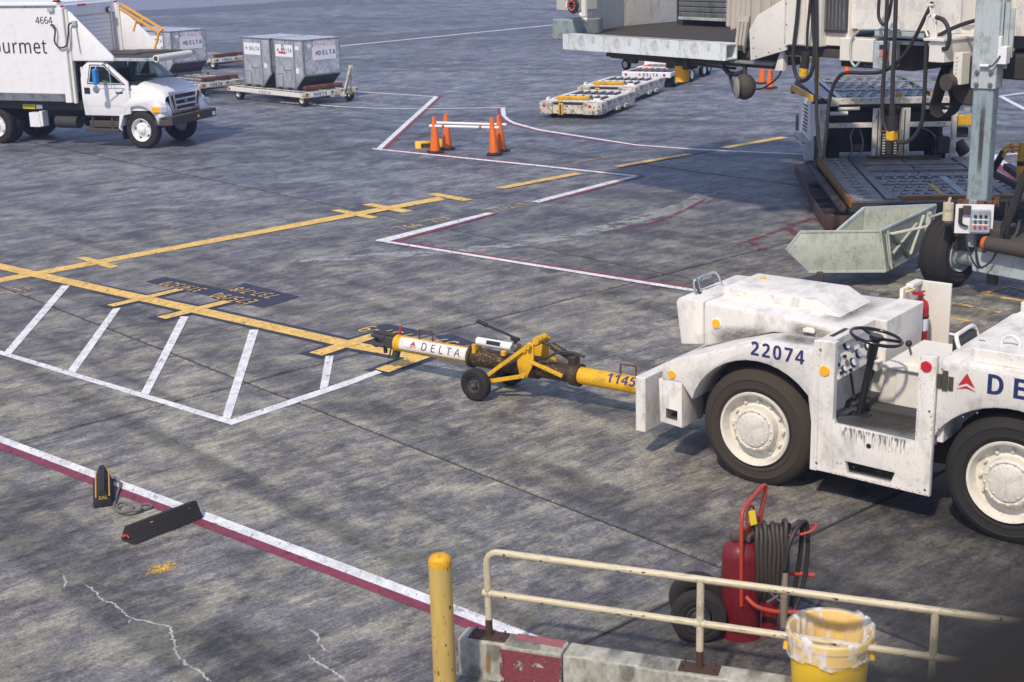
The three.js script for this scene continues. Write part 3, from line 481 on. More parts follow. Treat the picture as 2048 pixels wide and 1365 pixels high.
  const dp = (z, h, g, d = 0.03) => { const c = g; c.rotateY(Math.PI / 2); c.translate(d, h, z); c.rotateZ(0.42); c.translate(1.345, 0.085, 0); return c; };
  const gz = [[-0.18, 1.30, 0.034], [-0.16, 1.46, 0.026], [-0.38, 1.31, 0.046], [-0.37, 1.48, 0.044], [-0.53, 1.36, 0.044], [-0.62, 1.5, 0.034], [-0.74, 1.38, 0.04]];
  for (const [z, h, r] of gz) { const q = part(dash, 'gauge', dp(z, h, disc(r, 0.02, 0, 0, 0)), M.black); part(q, 'gauge_face', dp(z, h, disc(r * 0.72, 0.008, 0, 0, 0), 0.043), M.sticker); }
  part(dash, 'switch', [[-0.1, 1.28], [-0.1, 1.36], [-0.1, 1.44], [-0.26, 1.4], [-0.28, 1.26]].map(([z, h]) => dp(z, h, put(new THREE.BoxGeometry(0.022, 0.03, 0.03)), 0.035)), M.black);
  part(dash, 'dial_plate', [[-0.28, 1.33], [-0.46, 1.42], [-0.66, 1.42]].map(([z, h]) => dp(z, h, put(new THREE.BoxGeometry(0.07, 0.05, 0.006)), 0.024)), M.steel);
  part(t, 'reflector', disc(0.05, 0.012, 0.745, 1.30, 0.026), M.ambRef);
  // near flank of the driver well with its foot step
  part(t, 'well_side_panel', plate([[0.70, 0.315], [0.70, 0.845], [0.845, 0.845], [0.86, 0.80], [1.63, 0.785], [1.63, 1.60], [1.79, 1.60], [1.79, 0.30]], -0.05, 0.012, 0.008, [[[0.97, 0.465], [1.00, 0.345], [1.42, 0.345], [1.46, 0.455]]]), M.white);
  part(t, 'foot_step', [span(0.96, 1.46, 0.33, 0.35, -0.28, -0.05), span(0.96, 1.46, 0.35, 0.5, -0.29, -0.27)], M.steel);
  part(t, 'plug', disc(0.024, 0.01, 1.20, 0.66, 0.012), M.black);
  part(t, 'soot_stain', [patch(V3(1.62, 0.79, 0.016), V3(0.88, 0.80, 0.016), V3(0.88, 0.60, 0.016), V3(1.62, 0.60, 0.016))], M.sootBrush);
  part(t, 'reflector', disc(0.05, 0.012, 1.70, 1.50, 0.018), M.redRef);
  // driver well
  part(t, 'well_floor', span(0.70, 1.80, 0.77, 0.80, W + 0.1, -0.055), M.steel);
  part(t, 'floor_dirt', [put(new THREE.PlaneGeometry(0.85, 0.55, 1, 1).rotateX(-Math.PI / 2), 1.25, 0.806, -0.33)], M.soot);
  part(t, 'centre_console', [plate([[0.95, 0.80], [1.05, 1.22], [1.78, 1.24], [1.78, 0.80]], -1.55, -0.66, 0.03), span(1.02, 1.78, 1.22, 1.25, -1.6, -0.60, 0.01), span(1.15, 1.62, 0.86, 1.2, -0.70, -0.64)], M.cream);
  part(t, 'console_dial', [disc(0.07, 0.03, 1.58, 0.98, -0.635), disc(0.03, 0.04, 1.58, 0.98, -0.63)], M.cream);
  part(t, 'lever_quadrant', [latheZ([[0, 0.02], [0.10, 0.02], [0.10, -0.02], [0, -0.02]], 24, 1.28, 1.25, -0.76)], M.cream);
  const lv = part(t, 'gear_lever', rod(V3(1.27, 1.25, -0.76), V3(1.22, 1.44, -0.74), 0.012), M.steel); part(lv, 'knob', ball(0.032, 1.22, 1.45, -0.74), M.black);
  const lw = part(t, 'brake_lever', [beam(V3(1.55, 1.26, -0.86), V3(1.72, 1.40, -0.80), 0.03, 0.03)], M.cream); part(lw, 'knob', ball(0.025, 1.72, 1.41, -0.8), M.black);
  part(t, 'seat', [box(0.22, 0.08, 0.40, 1.70, 1.17, -0.42, 0, 0, 0, 0.03)], M.cream); 
  part(t, 'pedal', [box(0.10, 0.015, 0.07, 0.84, 0.86, -0.25, 0, 0, 0.6), box(0.10, 0.015, 0.07, 0.84, 0.86, -0.52, 0, 0, 0.6), rod(V3(0.80, 0.90, -0.52), V3(0.74, 1.2, -0.52), 0.012)], M.dark);
  const sc = part(t, 'steering_column', [rod(V3(0.93, 0.80, -0.36), V3(1.09, 1.52, -0.25), 0.034), rod(V3(1.06, 1.40, -0.27), V3(1.11, 1.6, -0.235), 0.045), box(0.20, 0.02, 0.08, 0.94, 0.81, -0.36), rod(V3(0.86, 0.82, -0.50), V3(1.06, 1.26, -0.32), 0.022)], M.black);
  const sw = [flat(new THREE.TorusGeometry(0.232, 0.016, 10, 48)), disc(0.065, 0.04, 0, 0, 0)];
  for (let k = 0; k < 3; k++) { const a = k * 2.094 + 0.5; sw.push(beam(V3(Math.cos(a) * 0.05, Math.sin(a) * 0.05, -0.01), V3(Math.cos(a) * 0.226, Math.sin(a) * 0.226, 0), 0.03, 0.014)); }
  part(t, 'steering_wheel', join(sw).rotateX(-Math.PI / 2).rotateZ(-0.18).rotateX(-0.06).translate(1.12, 1.62, -0.23), M.blackGloss);
  // far side of the well: tall end plate
  part(t, 'far_end_plate', [span(0.66, 0.70, 0.8, 1.68, W, -1.80), span(0.66, 1.04, 0.8, 1.69, W - 0.03, W, 0.008), span(0.66, 0.74, 1.655, 1.70, W, -1.95)], M.cream);
  // rear body
  const arch2 = []; for (let k = 0; k <= 16; k++) { const a = mix(141, 14, k / 16) * DEG; arch2.push([2.46 + Math.cos(a) * 0.74, 0.56 + Math.sin(a) * 0.68]); }
  const rearPts = [[1.80, 0.87], [1.80, 1.54], [1.83, 1.575], [3.9, 1.575], [3.9, 0.7], [3.18, 0.75], ...arch2.slice().reverse()];
  part(t, 'rear_fender', plate(rearPts, -0.42, 0.008, 0.03), M.white); part(t, 'rear_fender', plate(rearPts, W, W + 0.42, 0.03), M.white);
  part(t, 'rear_deck', [span(1.80, 3.9, 1.40, 1.57, W + 0.3, -0.3, 0.02), span(1.80, 1.86, 0.8, 1.5, W + 0.1, -0.06), span(1.785, 1.80, 1.38, 1.56, W + 0.3, -0.3)], M.white);
  part(t, 'deck_seam', [span(2.38, 2.386, 1.566, 1.5765, W + 0.03, -0.75), span(1.86, 2.38, 1.566, 1.5765, -0.79, -0.784)], M.dark);
  const lid = part(t, 'deck_lid', span(2.06, 3.3, 1.575, 1.70, -0.52, -0.10, 0.012), M.white);
  part(lid, 'lift_ring', [tube([V3(2.22, 1.70, -0.33), V3(2.23, 1.755, -0.33), V3(2.30, 1.79, -0.33), V3(2.37, 1.755, -0.33), V3(2.38, 1.70, -0.33)], 0.016, 24)], M.white);
  part(t, 'far_upstand', span(1.82, 1.86, 1.57, 1.66, W + 0.02, W + 0.22), M.white);
  const gr = part(t, 'grab_rail', tube([V3(1.80, 1.52, -0.50), V3(1.74, 1.64, -0.55), V3(1.74, 1.66, -0.66), V3(1.74, 1.66, -0.9), V3(1.74, 1.62, -0.99), V3(1.78, 1.5, -1.02)], 0.02, 40), M.white); part(gr, 'seat_back', span(1.70, 1.78, 1.30, 1.62, -0.96, -0.56), M.seat);
  // badge, emblem and lettering of the operator
  part(t, 'badge', [span(1.80, 1.845, 1.325, 1.455, 0.006, 0.02, 0.003), span(1.85, 1.898, 1.313, 1.492, 0.006, 0.024, 0.003), span(1.903, 1.948, 1.32, 1.445, 0.006, 0.02, 0.003)], M.frame);
  { const g = emblem(0.143); g.scale(1.05, 1.33, 1); g.translate(1.988, 1.312, 0.012); part(t, 'emblem', g, M.emblem); }
  sign(t, 'DELTA', 2.222, 1.353, 0.012, 0.178, M.delta, { f: font, gap: 0.05 });
  part(t, 'rivet', [[1.84, 0.95], [2.17, 1.16], [1.84, 1.5], [2.05, 1.1]].map(([x, y]) => ball(0.01, x, y, 0.008, 1, 1, 0.5)), M.steel);
  parts(t, 'edge_wear', [patch(V3(-1.334, 0.31, 0.004), V3(-1.216, 0.31, 0.004), V3(-1.216, 0.88, 0.004), V3(-1.334, 0.88, 0.004)), patch(V3(0.665, 0.33, 0.0335), V3(0.70, 0.33, 0.0335), V3(0.70, 1.56, 0.0335), V3(0.665, 1.56, 0.0335)), patch(V3(1.64, 0.8, 0.0155), V3(1.785, 0.8, 0.0155), V3(1.785, 1.58, 0.0155), V3(1.64, 1.58, 0.0155)), patch(V3(0.72, 0.32, 0.0155), V3(0.72, 0.44, 0.0155), V3(1.78, 0.44, 0.0155), V3(1.78, 0.31, 0.0155))], M.edgeChip);
  part(t, 'scratches', [patch(V3(0.72, 0.46, 0.0145), V3(1.78, 0.46, 0.0145), V3(1.78, 0.78, 0.0145), V3(0.72, 0.78, 0.0145)), patch(V3(0.25, 1.05, 0.004), V3(0.62, 0.95, 0.004), V3(0.62, 1.4, 0.004), V3(0.25, 1.4, 0.004)), patch(V3(1.9, 1.58, -0.5), V3(3.4, 1.58, -0.5), V3(3.4, 1.58, -1.9), V3(1.9, 1.58, -1.9)), patch(V3(-0.7, 1.7185, -0.85), V3(0.2, 1.7185, -0.85), V3(0.2, 1.7185, -1.48), V3(-0.7, 1.7185, -1.48))], M.scratch);
  parts(t, 'bolt_head', [[0.70, 0.40], [0.70, 1.50], [1.75, 0.36], [1.75, 1.1]].map(([x, y]) => ball(0.012, x, y, x < 1 ? 0.034 : 0.016, 1, 1, 0.5)), M.steel);
  parts(t, 'bonnet_hinge', [-0.6, 0.45].map((x) => span(x - 0.05, x + 0.05, 1.595, 1.63, -1.70, -1.66, 0.008)), M.steel);
  // mirror on the far front corner of the bonnet
  const mr = part(t, 'mirror_bracket', tube([V3(-1.05, 1.60, -0.70), V3(-1.09, 1.73, -0.72), V3(-1.08, 1.775, -0.77), V3(-1.06, 1.79, -0.98), V3(-1.04, 1.76, -1.10), V3(-1.0, 1.61, -1.15)], 0.013, 48), M.chrome);
  part(mr, 'mirror', [box(0.03, 0.15, 0.13, -1.085, 1.69, -0.79, 0, 0.5, 0.3)], M.frame); part(mr, 'mirror_glass', [box(0.012, 0.12, 0.10, -1.066, 1.695, -0.79, 0, 0.5, 0.3), box(0.02, 0.05, 0.18, -1.06, 1.775, -0.92, 0, 0, 0.4)], M.chrome);
  // wheels
  const rimG = () => { const a = [latheZ([[0.352, -0.05], [0.372, 0.0], [0.365, 0.018], [0.345, 0.012], [0.328, -0.03], [0.318, -0.085], [0.27, -0.10], [0.235, -0.075], [0.222, -0.07], [0.215, 0.02], [0.19, 0.03], [0.175, 0.015], [0.165, 0.035], [0.13, 0.045], [0.06, 0.052], [0, 0.054]], 48)];
    for (let k = 0; k < 12; k++) { const q = k / 12 * 6.2832; a.push(rod(V3(Math.cos(q) * 0.268, Math.sin(q) * 0.268, -0.10), V3(Math.cos(q) * 0.268, Math.sin(q) * 0.268, -0.055), 0.021, 0.016, 8)); }
    for (let k = 0; k < 16; k++) { const q = k / 16 * 6.2832 + 0.1; a.push(ball(0.013, Math.cos(q) * 0.195, Math.sin(q) * 0.195, 0.03, 1, 1, 0.6)); }
    for (let k = 0; k < 8; k++) { const q = k / 8 * 6.2832; a.push(ball(0.011, Math.cos(q) * 0.148, Math.sin(q) * 0.148, 0.04, 1, 1, 0.6)); }
    return join(a); };
  const rg = rimG();
  for (const [x, z, f] of [[0, -0.05, 1], [2.46, -0.05, 1], [0, W + 0.05, -1], [2.46, W + 0.05, -1]]) wheel(t, 'wheel', x, 0.565, z, 0.595, 0.36, 0.40, M.rimWhite, rg, x < 1 ? M.tyreDusty : M.tyre, 0, f);
  // the red extinguisher standing in the well
  const e = thing('fire_extinguisher', 'red handheld fire extinguisher with yellow pull tag in the driver well of the tow tractor', 'fire extinguisher', new Frame(V3(0, 0, 0).addScaledVector(F.x, 0.83).addScaledVector(F.z, -1.93).add(F.o).setY(0.98), -38.38));
  part(e, 'cylinder', lathe([[0, 0], [0.085, 0], [0.09, 0.015], [0.09, 0.50], [0.075, 0.56], [0.035, 0.59], [0.03, 0.61], [0, 0.61]], 32), M.red);
  part(e, 'label_band', lathe([[0.0912, 0.27], [0.0915, 0.275], [0.0915, 0.39], [0.0912, 0.395]], 32), M.sticker);
  part(e, 'strap', [lathe([[0.094, 0.40], [0.096, 0.41], [0.094, 0.42]], 32), lathe([[0.094, 0.12], [0.096, 0.13], [0.094, 0.14]], 32)], M.black);
  part(e, 'valve_handle', [box(0.13, 0.018, 0.03, -0.02, 0.655, 0, 0, 0, 0.25), box(0.12, 0.018, 0.03, -0.02, 0.63, 0), rod(V3(0, 0.6, 0), V3(0, 0.66, 0), 0.022)], M.red);
  part(e, 'hose', tube([V3(0.02, 0.62, 0.03), V3(0.02, 0.60, 0.11), V3(-0.04, 0.50, 0.105), V3(-0.05, 0.25, 0.10), V3(-0.04, 0.08, 0.10)], 0.014, 40), M.hose);
  part(e, 'pull_tag', box(0.12, 0.004, 0.035, -0.10, 0.67, 0.05, 0.2, 0.3, 0.45), mat(0.9, 0.75, 0.04, 0.5));
}

// ---------------------------------------------------------------- a seated or standing figure as one skin
function figure(bones, cell, lo, hi) {                     // bones: [a, b, ra, rb]
  const size = Math.max(hi.x - lo.x, hi.y - lo.y, hi.z - lo.z), n = Math.ceil(size / cell) + 4, mc = new MarchingCubes(n, new THREE.MeshBasicMaterial(), false, false, 60000);
  mc.isolation = 0; const c = lo.clone().add(hi).multiplyScalar(0.5), half = n * cell / 2, p = V3(0, 0, 0), ab = V3(0, 0, 0), ap = V3(0, 0, 0);
  for (let k = 0; k < n; k++) for (let j = 0; j < n; j++) for (let i = 0; i < n; i++) {
    p.set((i - n / 2) / (n / 2) * half, (j - n / 2) / (n / 2) * half, (k - n / 2) / (n / 2) * half).add(c); let d = 1e3;
    for (const [a, b, ra, rb] of bones) { ab.subVectors(b, a); ap.subVectors(p, a); const t = clamp(ap.dot(ab) / Math.max(ab.lengthSq(), 1e-9), 0, 1), e = ap.addScaledVector(ab, -t).length() - mix(ra, rb, t), h = clamp(0.5 + 0.5 * (d - e) / 0.04, 0, 1); d = mix(d, e, h) - 0.04 * h * (1 - h); }
    mc.field[k * n * n + j * n + i] = -d;
  }
  mc.update(); const g = new THREE.BufferGeometry();
  g.setAttribute('position', new THREE.BufferAttribute(mc.positionArray.slice(0, mc.count * 3), 3)); g.setAttribute('normal', new THREE.BufferAttribute(mc.normalArray.slice(0, mc.count * 3), 3));
  g.scale(half, half, half).translate(c.x, c.y, c.z); return flat(g);
}

// ---------------------------------------------------------------- the catering truck
{
  const F = new Frame(V3(-9.459, 0, -37.262), -22);        // x to its front, z out of its near side
  const t = thing('catering_truck', 'white high-lift catering truck numbered 4664 with a front loading platform above its cab', 'truck', F);
  const zN = 0.2, zF = -2.2;
  const bx0 = -8.2, bx1 = -2.12;
  part(t, 'cargo_box', [span(bx0, bx1, 1.40, 3.64, zF, zN, 0.01), span(bx0, bx1, 3.64, 3.74, zF + 0.04, zN - 0.06, 0.03)], M.clean);
  part(t, 'box_skirt', [span(bx0, bx1 - 0.02, 1.20, 1.40, zF, zN + 0.006, 0.006)], M.alu);
  part(t, 'roof_rail', [span(bx0, bx1, 3.60, 3.66, zN - 0.02, zN + 0.012, 0.006)], M.alu);
  parts(t, 'corner_post', [span(bx1, bx1 + 0.20, 1.17, 3.60, zN - 0.14, zN + 0.01, 0.02), span(bx1, bx1 + 0.20, 1.17, 3.60, zF - 0.01, zF + 0.14, 0.02)], M.clean);
  parts(t, 'mast_rail', [span(bx1 + 0.21, bx1 + 0.29, 1.15, 3.55, zN - 0.16, zN - 0.06, 0.01), span(bx1 + 0.21, bx1 + 0.29, 1.15, 3.55, zF + 0.06, zF + 0.16, 0.01)], M.cream);
  part(t, 'front_wall', [span(bx1, bx1 + 0.06, 1.4, 3.64, zF + 0.14, zN - 0.14), span(bx1 + 0.06, bx1 + 0.13, 3.36, 3.66, zF, zN, 0.02)], M.clean);
  part(t, 'roller_door', [...Array.from({ length: 9 }, (_, k) => span(bx1 + 0.06, bx1 + 0.085, 2.36 + k * 0.108, 2.46 + k * 0.108, zF + 0.3, zN - 0.35, 0.008))], M.clean);
  parts(t, 'door_frame', [span(bx1 + 0.06, bx1 + 0.11, 2.34, 3.36, zF + 0.22, zF + 0.29), span(bx1 + 0.06, bx1 + 0.11, 2.34, 3.36, zN - 0.34, zN - 0.27)], M.cream);
  for (const z of [zN - 0.09, zN - 0.75, zN - 0.88, zN - 1.0, zF + 0.08]) part(t, 'marker_lamp', box(0.03, 0.05, 0.09, bx1 + 0.14, 3.63, z), M.redRef);
  const bc = part(t, 'beacon', [lathe([[0.0, 0.15], [0.05, 0.14], [0.06, 0.1], [0.065, 0], [0, 0]], 20).translate(bx1 - 0.06, 3.78, 0.05)], M.orangeHot); part(bc, 'beacon_base', span(bx1 - 0.13, bx1 + 0.01, 3.73, 3.78, -0.02, 0.12), M.black);
  const wl = part(t, 'work_lamp', latheZ([[0, 0.03], [0.075, 0.03], [0.085, 0.02], [0.07, -0.05], [0, -0.06]], 20).rotateY(Math.PI / 2).translate(bx1 + 0.18, 3.44, -1.75), M.black); part(wl, 'lamp_lens', latheZ([[0, 0.035], [0.06, 0.033]], 20).rotateY(Math.PI / 2).translate(bx1 + 0.18, 3.44, -1.75), M.lens);
  parts(t, 'junction_box', [span(-2.34, -2.16, 3.50, 3.60, zN, zN + 0.07), span(-2.31, -2.24, 3.14, 3.20, zN, zN + 0.05)], M.grey);
  part(t, 'control_box', [span(-1.70, -1.56, 3.14, 3.27, 0.1, 0.17), rod(V3(-1.6, 3.15, 0.13), V3(-1.55, 2.45, 0.13), 0.014)], M.grey);
  part(t, 'hanging_cable', tube([V3(-2.28, 3.17, zN + 0.06), V3(-2.17, 3.15, zN + 0.08), V3(-2.14, 3.0, zN + 0.09), V3(-2.19, 2.75, zN + 0.09), V3(-2.06, 2.60, zN + 0.08), V3(-1.86, 2.66, zN + 0.05), V3(-1.80, 2.95, 0.2), V3(-1.78, 3.15, 0.18), V3(-1.70, 3.22, 0.17)], 0.022, 80), M.hose);
  // loading platform in front of the box with side wings
  const wing = [[-1.90, 3.52], [-1.80, 3.50], [-0.56, 2.36], [-0.56, 2.25], [-1.90, 2.25]];
  part(t, 'side_wing', plate(wing, 0.04, 0.10, 0.01), M.clean); part(t, 'side_wing', plate([[-1.90, 3.46], [-1.80, 3.46], [-0.62, 2.44], [-0.62, 2.36], [-1.90, 2.36]], -2.14, -2.08, 0.01), M.clean);
  part(t, 'platform', [span(-1.92, 0.45, 2.25, 2.33, -2.1, 0.09, 0.01), span(0.4, 0.66, 2.25, 2.33, -1.5, 0.04, 0.01)], M.grey);
  part(t, 'platform_deck', span(-1.9, 0.44, 2.331, 2.345, -2.06, 0.04), M.frame);
  part(t, 'folded_flap', [plateY([[-0.7, -1.0], [0.25, -1.75], [0.12, -2.0], [-1.3, -2.0]], 2.348, 2.375, 0.004), span(-1.5, -0.4, 2.346, 2.38, -0.9, -0.6, 0.01)], M.frame);
  const rl = part(t, 'bumper_roller', [rod(V3(0.72, 2.32, 0.08), V3(0.72, 2.32, -0.44), 0.092), rod(V3(0.72, 2.32, -0.46), V3(0.72, 2.32, -1.45), 0.092)], M.cream); part(rl, 'roller_bore', rod(V3(0.72, 2.32, 0.05), V3(0.72, 2.32, 0.084), 0.062), M.dark);
  part(t, 'guard_rail', [beam(V3(-1.92, 3.50, -2.08), V3(-0.62, 2.80, -2.08), 0.045, 0.06), beam(V3(-1.90, 3.56, -2.24), V3(-0.60, 2.88, -2.24), 0.045, 0.06), beam(V3(-1.92, 3.50, -2.08), V3(-1.90, 3.56, -2.24), 0.045, 0.05), beam(V3(-0.62, 2.82, -2.08), V3(-0.60, 2.88, -2.24), 0.045, 0.05), beam(V3(-0.63, 2.82, -2.08), V3(-0.82, 2.36, -2.08), 0.05, 0.05), beam(V3(-1.30, 3.17, -2.08), V3(-1.45, 2.85, -2.08), 0.045, 0.045), beam(V3(-1.20, 3.20, -2.24), V3(-1.36, 2.85, -2.24), 0.045, 0.045)], mat(0.82, 0.40, 0.04, 0.5));
  // lettering
  sign(t, '4664', -2.80, 3.20, zN + 0.008, 0.175, M.ink, { f: fontR, sx: 1.02 });
  sign(t, 'gourmet', -4.58, 2.44, zN + 0.008, 0.37, M.ink, { f: fontR, sx: 1.0, gap: 0.012 });
  // cab
  const zc = 0.06, zd = -1.98;
  const door = [[-1.66, 0.84], [-1.70, 1.30], [-1.69, 1.80], [-1.58, 2.10], [-1.42, 2.22], [-1.0, 2.22], [-0.86, 2.17], [-0.22, 1.70], [-0.22, 0.90], [-0.56, 0.84]];
  const win = [[-1.46, 1.68], [-1.34, 2.13], [-0.92, 2.13], [-0.36, 1.66]];
  for (const [z0, z1] of [[zc - 0.07, zc], [zd, zd + 0.07]]) { const d = part(t, 'cab_door', plate(door, z0, z1, 0.025, [win]), M.clean); part(d, 'window', plate(win, (z0 + z1) / 2 - 0.003, (z0 + z1) / 2 + 0.003, 0), M.tint);
    part(d, 'door_handle', [span(-1.60, -1.42, 1.40, 1.56, z1 - 0.005, z1 + 0.012, 0.01)], M.black); part(d, 'door_seam', [span(-1.60, -1.592, 0.92, 1.60, z1 - 0.004, z1 + 0.002), span(-0.30, -0.292, 0.92, 1.62, z1 - 0.004, z1 + 0.002), span(-1.6, -0.3, 1.08, 1.088, z1 - 0.004, z1 + 0.002)], M.grey); part(d, 'window_seal', plate([[-1.49, 1.655], [-1.36, 2.155], [-0.90, 2.155], [-0.30, 1.64]], z1 - 0.01, z1 + 0.004, 0, [win]), M.black); part(d, 'name_plate', span(-0.62, -0.40, 1.42, 1.46, z1 - 0.002, z1 + 0.008), M.ink); }
  part(t, 'cab_roof', [plate([[-1.62, 2.10], [-1.42, 2.25], [-0.98, 2.25], [-0.84, 2.17], [-0.9, 2.13], [-1.40, 2.17], [-1.58, 2.06]], zd + 0.05, zc - 0.05, 0.02), span(-1.70, -1.64, 0.86, 2.08, zd + 0.05, zc - 0.05)], M.clean);
  part(t, 'cab_floor', [span(-1.66, -0.2, 0.80, 0.86, zd + 0.05, zc - 0.06), span(-0.5, -0.18, 0.86, 1.55, zd + 0.08, zc - 0.08), span(-1.55, -1.05, 0.86, 1.2, zd + 0.2, zc - 0.2), span(-1.6, -1.45, 1.2, 1.9, zd + 0.2, zd + 0.8), span(-1.6, -1.45, 1.2, 1.9, zc - 0.8, zc - 0.2)], M.seat);
  part(t, 'windscreen', patch(V3(-0.20, 1.70, zc - 0.05), V3(-0.08, 1.72, (zc + zd) / 2), V3(-0.80, 2.20, (zc + zd) / 2), V3(-0.85, 2.17, zc - 0.08)), M.tint); part(t, 'windscreen', patch(V3(-0.08, 1.72, (zc + zd) / 2), V3(-0.20, 1.70, zd + 0.05), V3(-0.85, 2.17, zd + 0.08), V3(-0.80, 2.20, (zc + zd) / 2)), M.tint);
  parts(t, 'windscreen_pillar', [beam(V3(-0.24, 1.69, zc - 0.03), V3(-0.88, 2.18, zc - 0.06), 0.06, 0.05), beam(V3(-0.24, 1.69, zd + 0.03), V3(-0.88, 2.18, zd + 0.06), 0.06, 0.05)], M.clean);
  part(t, 'wiper_cowl', span(-0.24, -0.02, 1.66, 1.71, zd + 0.1, zc - 0.1), M.black);
  // bonnet and wings
  const hoodG = (() => {                                  // lofted bonnet: sections across, narrowing and dropping towards the grille
    const P = [], I = [], secs = [[-0.24, 1.72, 0.95], [0.0, 1.71, 0.94], [0.3, 1.64, 0.91], [0.55, 1.55, 0.87], [0.68, 1.47, 0.84], [0.73, 1.36, 0.82]], m = 17;
    for (const [x, top, hw] of secs) for (let k = 0; k < m; k++) { const a = k / (m - 1) * Math.PI, c = Math.cos(a), s = Math.sin(a), z = Math.sign(c) * Math.pow(Math.abs(c), 0.28) * hw, y = 0.98 + Math.pow(s, 0.22) * (top - 0.98) * (1 - 0.045 * (z / hw) ** 2); P.push(x, y, (zc + zd) / 2 + z); }
    for (let i = 0; i < secs.length - 1; i++) for (let k = 0; k < m - 1; k++) { const a = i * m + k; I.push(a, a + 1, a + m, a + 1, a + m + 1, a + m); }
    const g = new THREE.BufferGeometry(); g.setAttribute('position', new THREE.Float32BufferAttribute(P, 3)); g.setIndex(I); g.computeVertexNormals(); return boxUV(g);
  })();
  part(t, 'bonnet', hoodG, new THREE.MeshStandardMaterial({ map: whiteCleanTex, roughness: 0.38, side: THREE.DoubleSide }));
  const arc = []; for (let k = 0; k <= 14; k++) { const a = mix(186, -2, k / 14) * DEG; arc.push([0.02 + Math.cos(a) * 0.585, 0.50 + Math.sin(a) * 0.60]); }
  const wingP = [[-0.66, 0.52], [-0.60, 0.84], [-0.36, 1.22], [-0.10, 1.36], [0.25, 1.38], [0.52, 1.32], [0.70, 1.18], [0.80, 0.96], [0.80, 0.84], [0.64, 0.80], ...arc.slice().reverse().slice(1)];
  part(t, 'front_wing', plate(wingP, -0.34, 0.07, 0.06), M.clean); part(t, 'front_wing', plate(wingP, zd - 0.02, zd + 0.40, 0.06), M.clean);
  part(t, 'wheel_well', [span(-0.6, 0.66, 0.7, 1.0, zd + 0.42, -0.36), span(-0.62, 0.62, 0.55, 1.12, -0.42, -0.34)], M.black);
  // grille, lamps, bumper
  const zc0 = (zc + zd) / 2, gx = 0.735;
  const gril = part(t, 'grille_surround', plateX([[zc0 - 0.72, 1.44], [zc0 + 0.72, 1.44], [zc0 + 0.58, 0.86], [zc0 - 0.58, 0.86]], gx, gx + 0.06, 0.018, [[[zc0 - 0.50, 1.37], [zc0 + 0.50, 1.37], [zc0 + 0.42, 0.93], [zc0 - 0.42, 0.93]]]), M.chrome);
  part(gril, 'grille_backing', plateX([[zc0 - 0.66, 1.40], [zc0 + 0.66, 1.40], [zc0 + 0.5, 0.9], [zc0 - 0.5, 0.9]], gx - 0.02, gx, 0.0), M.black);
  for (const y of [1.075, 1.22]) part(gril, 'grille_bar', span(gx + 0.01, gx + 0.066, y - 0.028, y + 0.028, zc0 - 0.46, zc0 + 0.46, 0.01), M.chrome);
  for (const s of [-1, 1]) part(gril, 'grille_vent', plateX([[zc0 + s * 0.66, 1.33], [zc0 + s * 0.56, 1.36], [zc0 + s * 0.49, 1.0], [zc0 + s * 0.52, 1.0]], gx + 0.06, gx + 0.066, 0.001), M.black);
  part(gril, 'badge', latheZ([[0, 0.012], [0.06, 0.01], [0.07, 0]], 24).scale(1.3, 0.6, 1).rotateY(Math.PI / 2).translate(gx + 0.066, 1.15, zc0), M.blue);
  for (const f of [1, -1]) { const z0 = f > 0 ? 0 : zd + 0.04, h = part(t, 'headlamp', box(0.18, 0.17, 0.14, 0.765, 1.03, z0 + f * 0.02, 0, f * 0.75, 0, 0.03), mat(0.55, 0.56, 0.58, 0.12)); part(h, 'turn_signal', box(0.24, 0.17, 0.08, 0.60, 1.03, z0 + f * 0.085, 0, f * 0.30, 0, 0.03), M.amber); }
  part(t, 'front_bumper', [span(0.84, 1.0, 0.62, 0.85, zd - 0.05, 0.02, 0.02), span(0.55, 0.9, 0.62, 0.78, zd, zd + 0.12, 0.02), span(0.45, 0.88, 0.60, 0.76, -0.12, 0.02, 0.03)], M.frame);
  part(t, 'tow_hook', [span(1.0, 1.02, 0.70, 0.76, -1.2, -1.14)], M.amber); part(t, 'bumper_lamp', span(1.0, 1.012, 0.66, 0.76, zd + 0.02, zd + 0.14), M.sticker);
  // mirror
  const mir = part(t, 'door_mirror', [box(0.10, 0.40, 0.20, -0.92, 1.88, 0.42, 0, 0.2, 0, 0.03)], M.blue); part(mir, 'mirror_arm', [tube([V3(-0.86, 2.18, 0.06), V3(-0.9, 2.14, 0.30), V3(-0.92, 2.06, 0.42), V3(-0.92, 1.62, 0.42), V3(-0.7, 1.58, 0.3), V3(-0.34, 1.56, 0.08)], 0.014, 50), rod(V3(-0.75, 2.12, 0.1), V3(-0.6, 1.6, 0.24), 0.01)], M.chrome); part(mir, 'round_mirror', latheZ([[0, 0.03], [0.08, 0.025], [0.1, 0], [0, -0.05]], 24).translate(-0.93, 1.56, 0.44), M.chrome);
  // running gear
  parts(t, 'chassis_rail', [span(-8, 0.8, 0.66, 0.92, -0.85, -0.7), span(-8, 0.8, 0.66, 0.92, -1.3, -1.15), span(-5.8, -1.75, 0.95, 1.20, -2.0, 0.0), span(-8.2, bx1, 1.12, 1.2, zF + 0.1, zN - 0.1), span(-1.9, -1.72, 0.95, 2.2, zF + 0.3, zN - 0.3)], M.black);
  part(t, 'battery_step', [span(-1.6, -0.62, 0.52, 0.70, -0.35, 0.0), span(-1.7, -0.66, 0.42, 0.50, -0.3, 0.02), span(-1.52, -1.46, 0.5, 0.82, -0.1, 0.0), span(-0.9, -0.84, 0.5, 0.82, -0.1, 0.0)], M.frame);
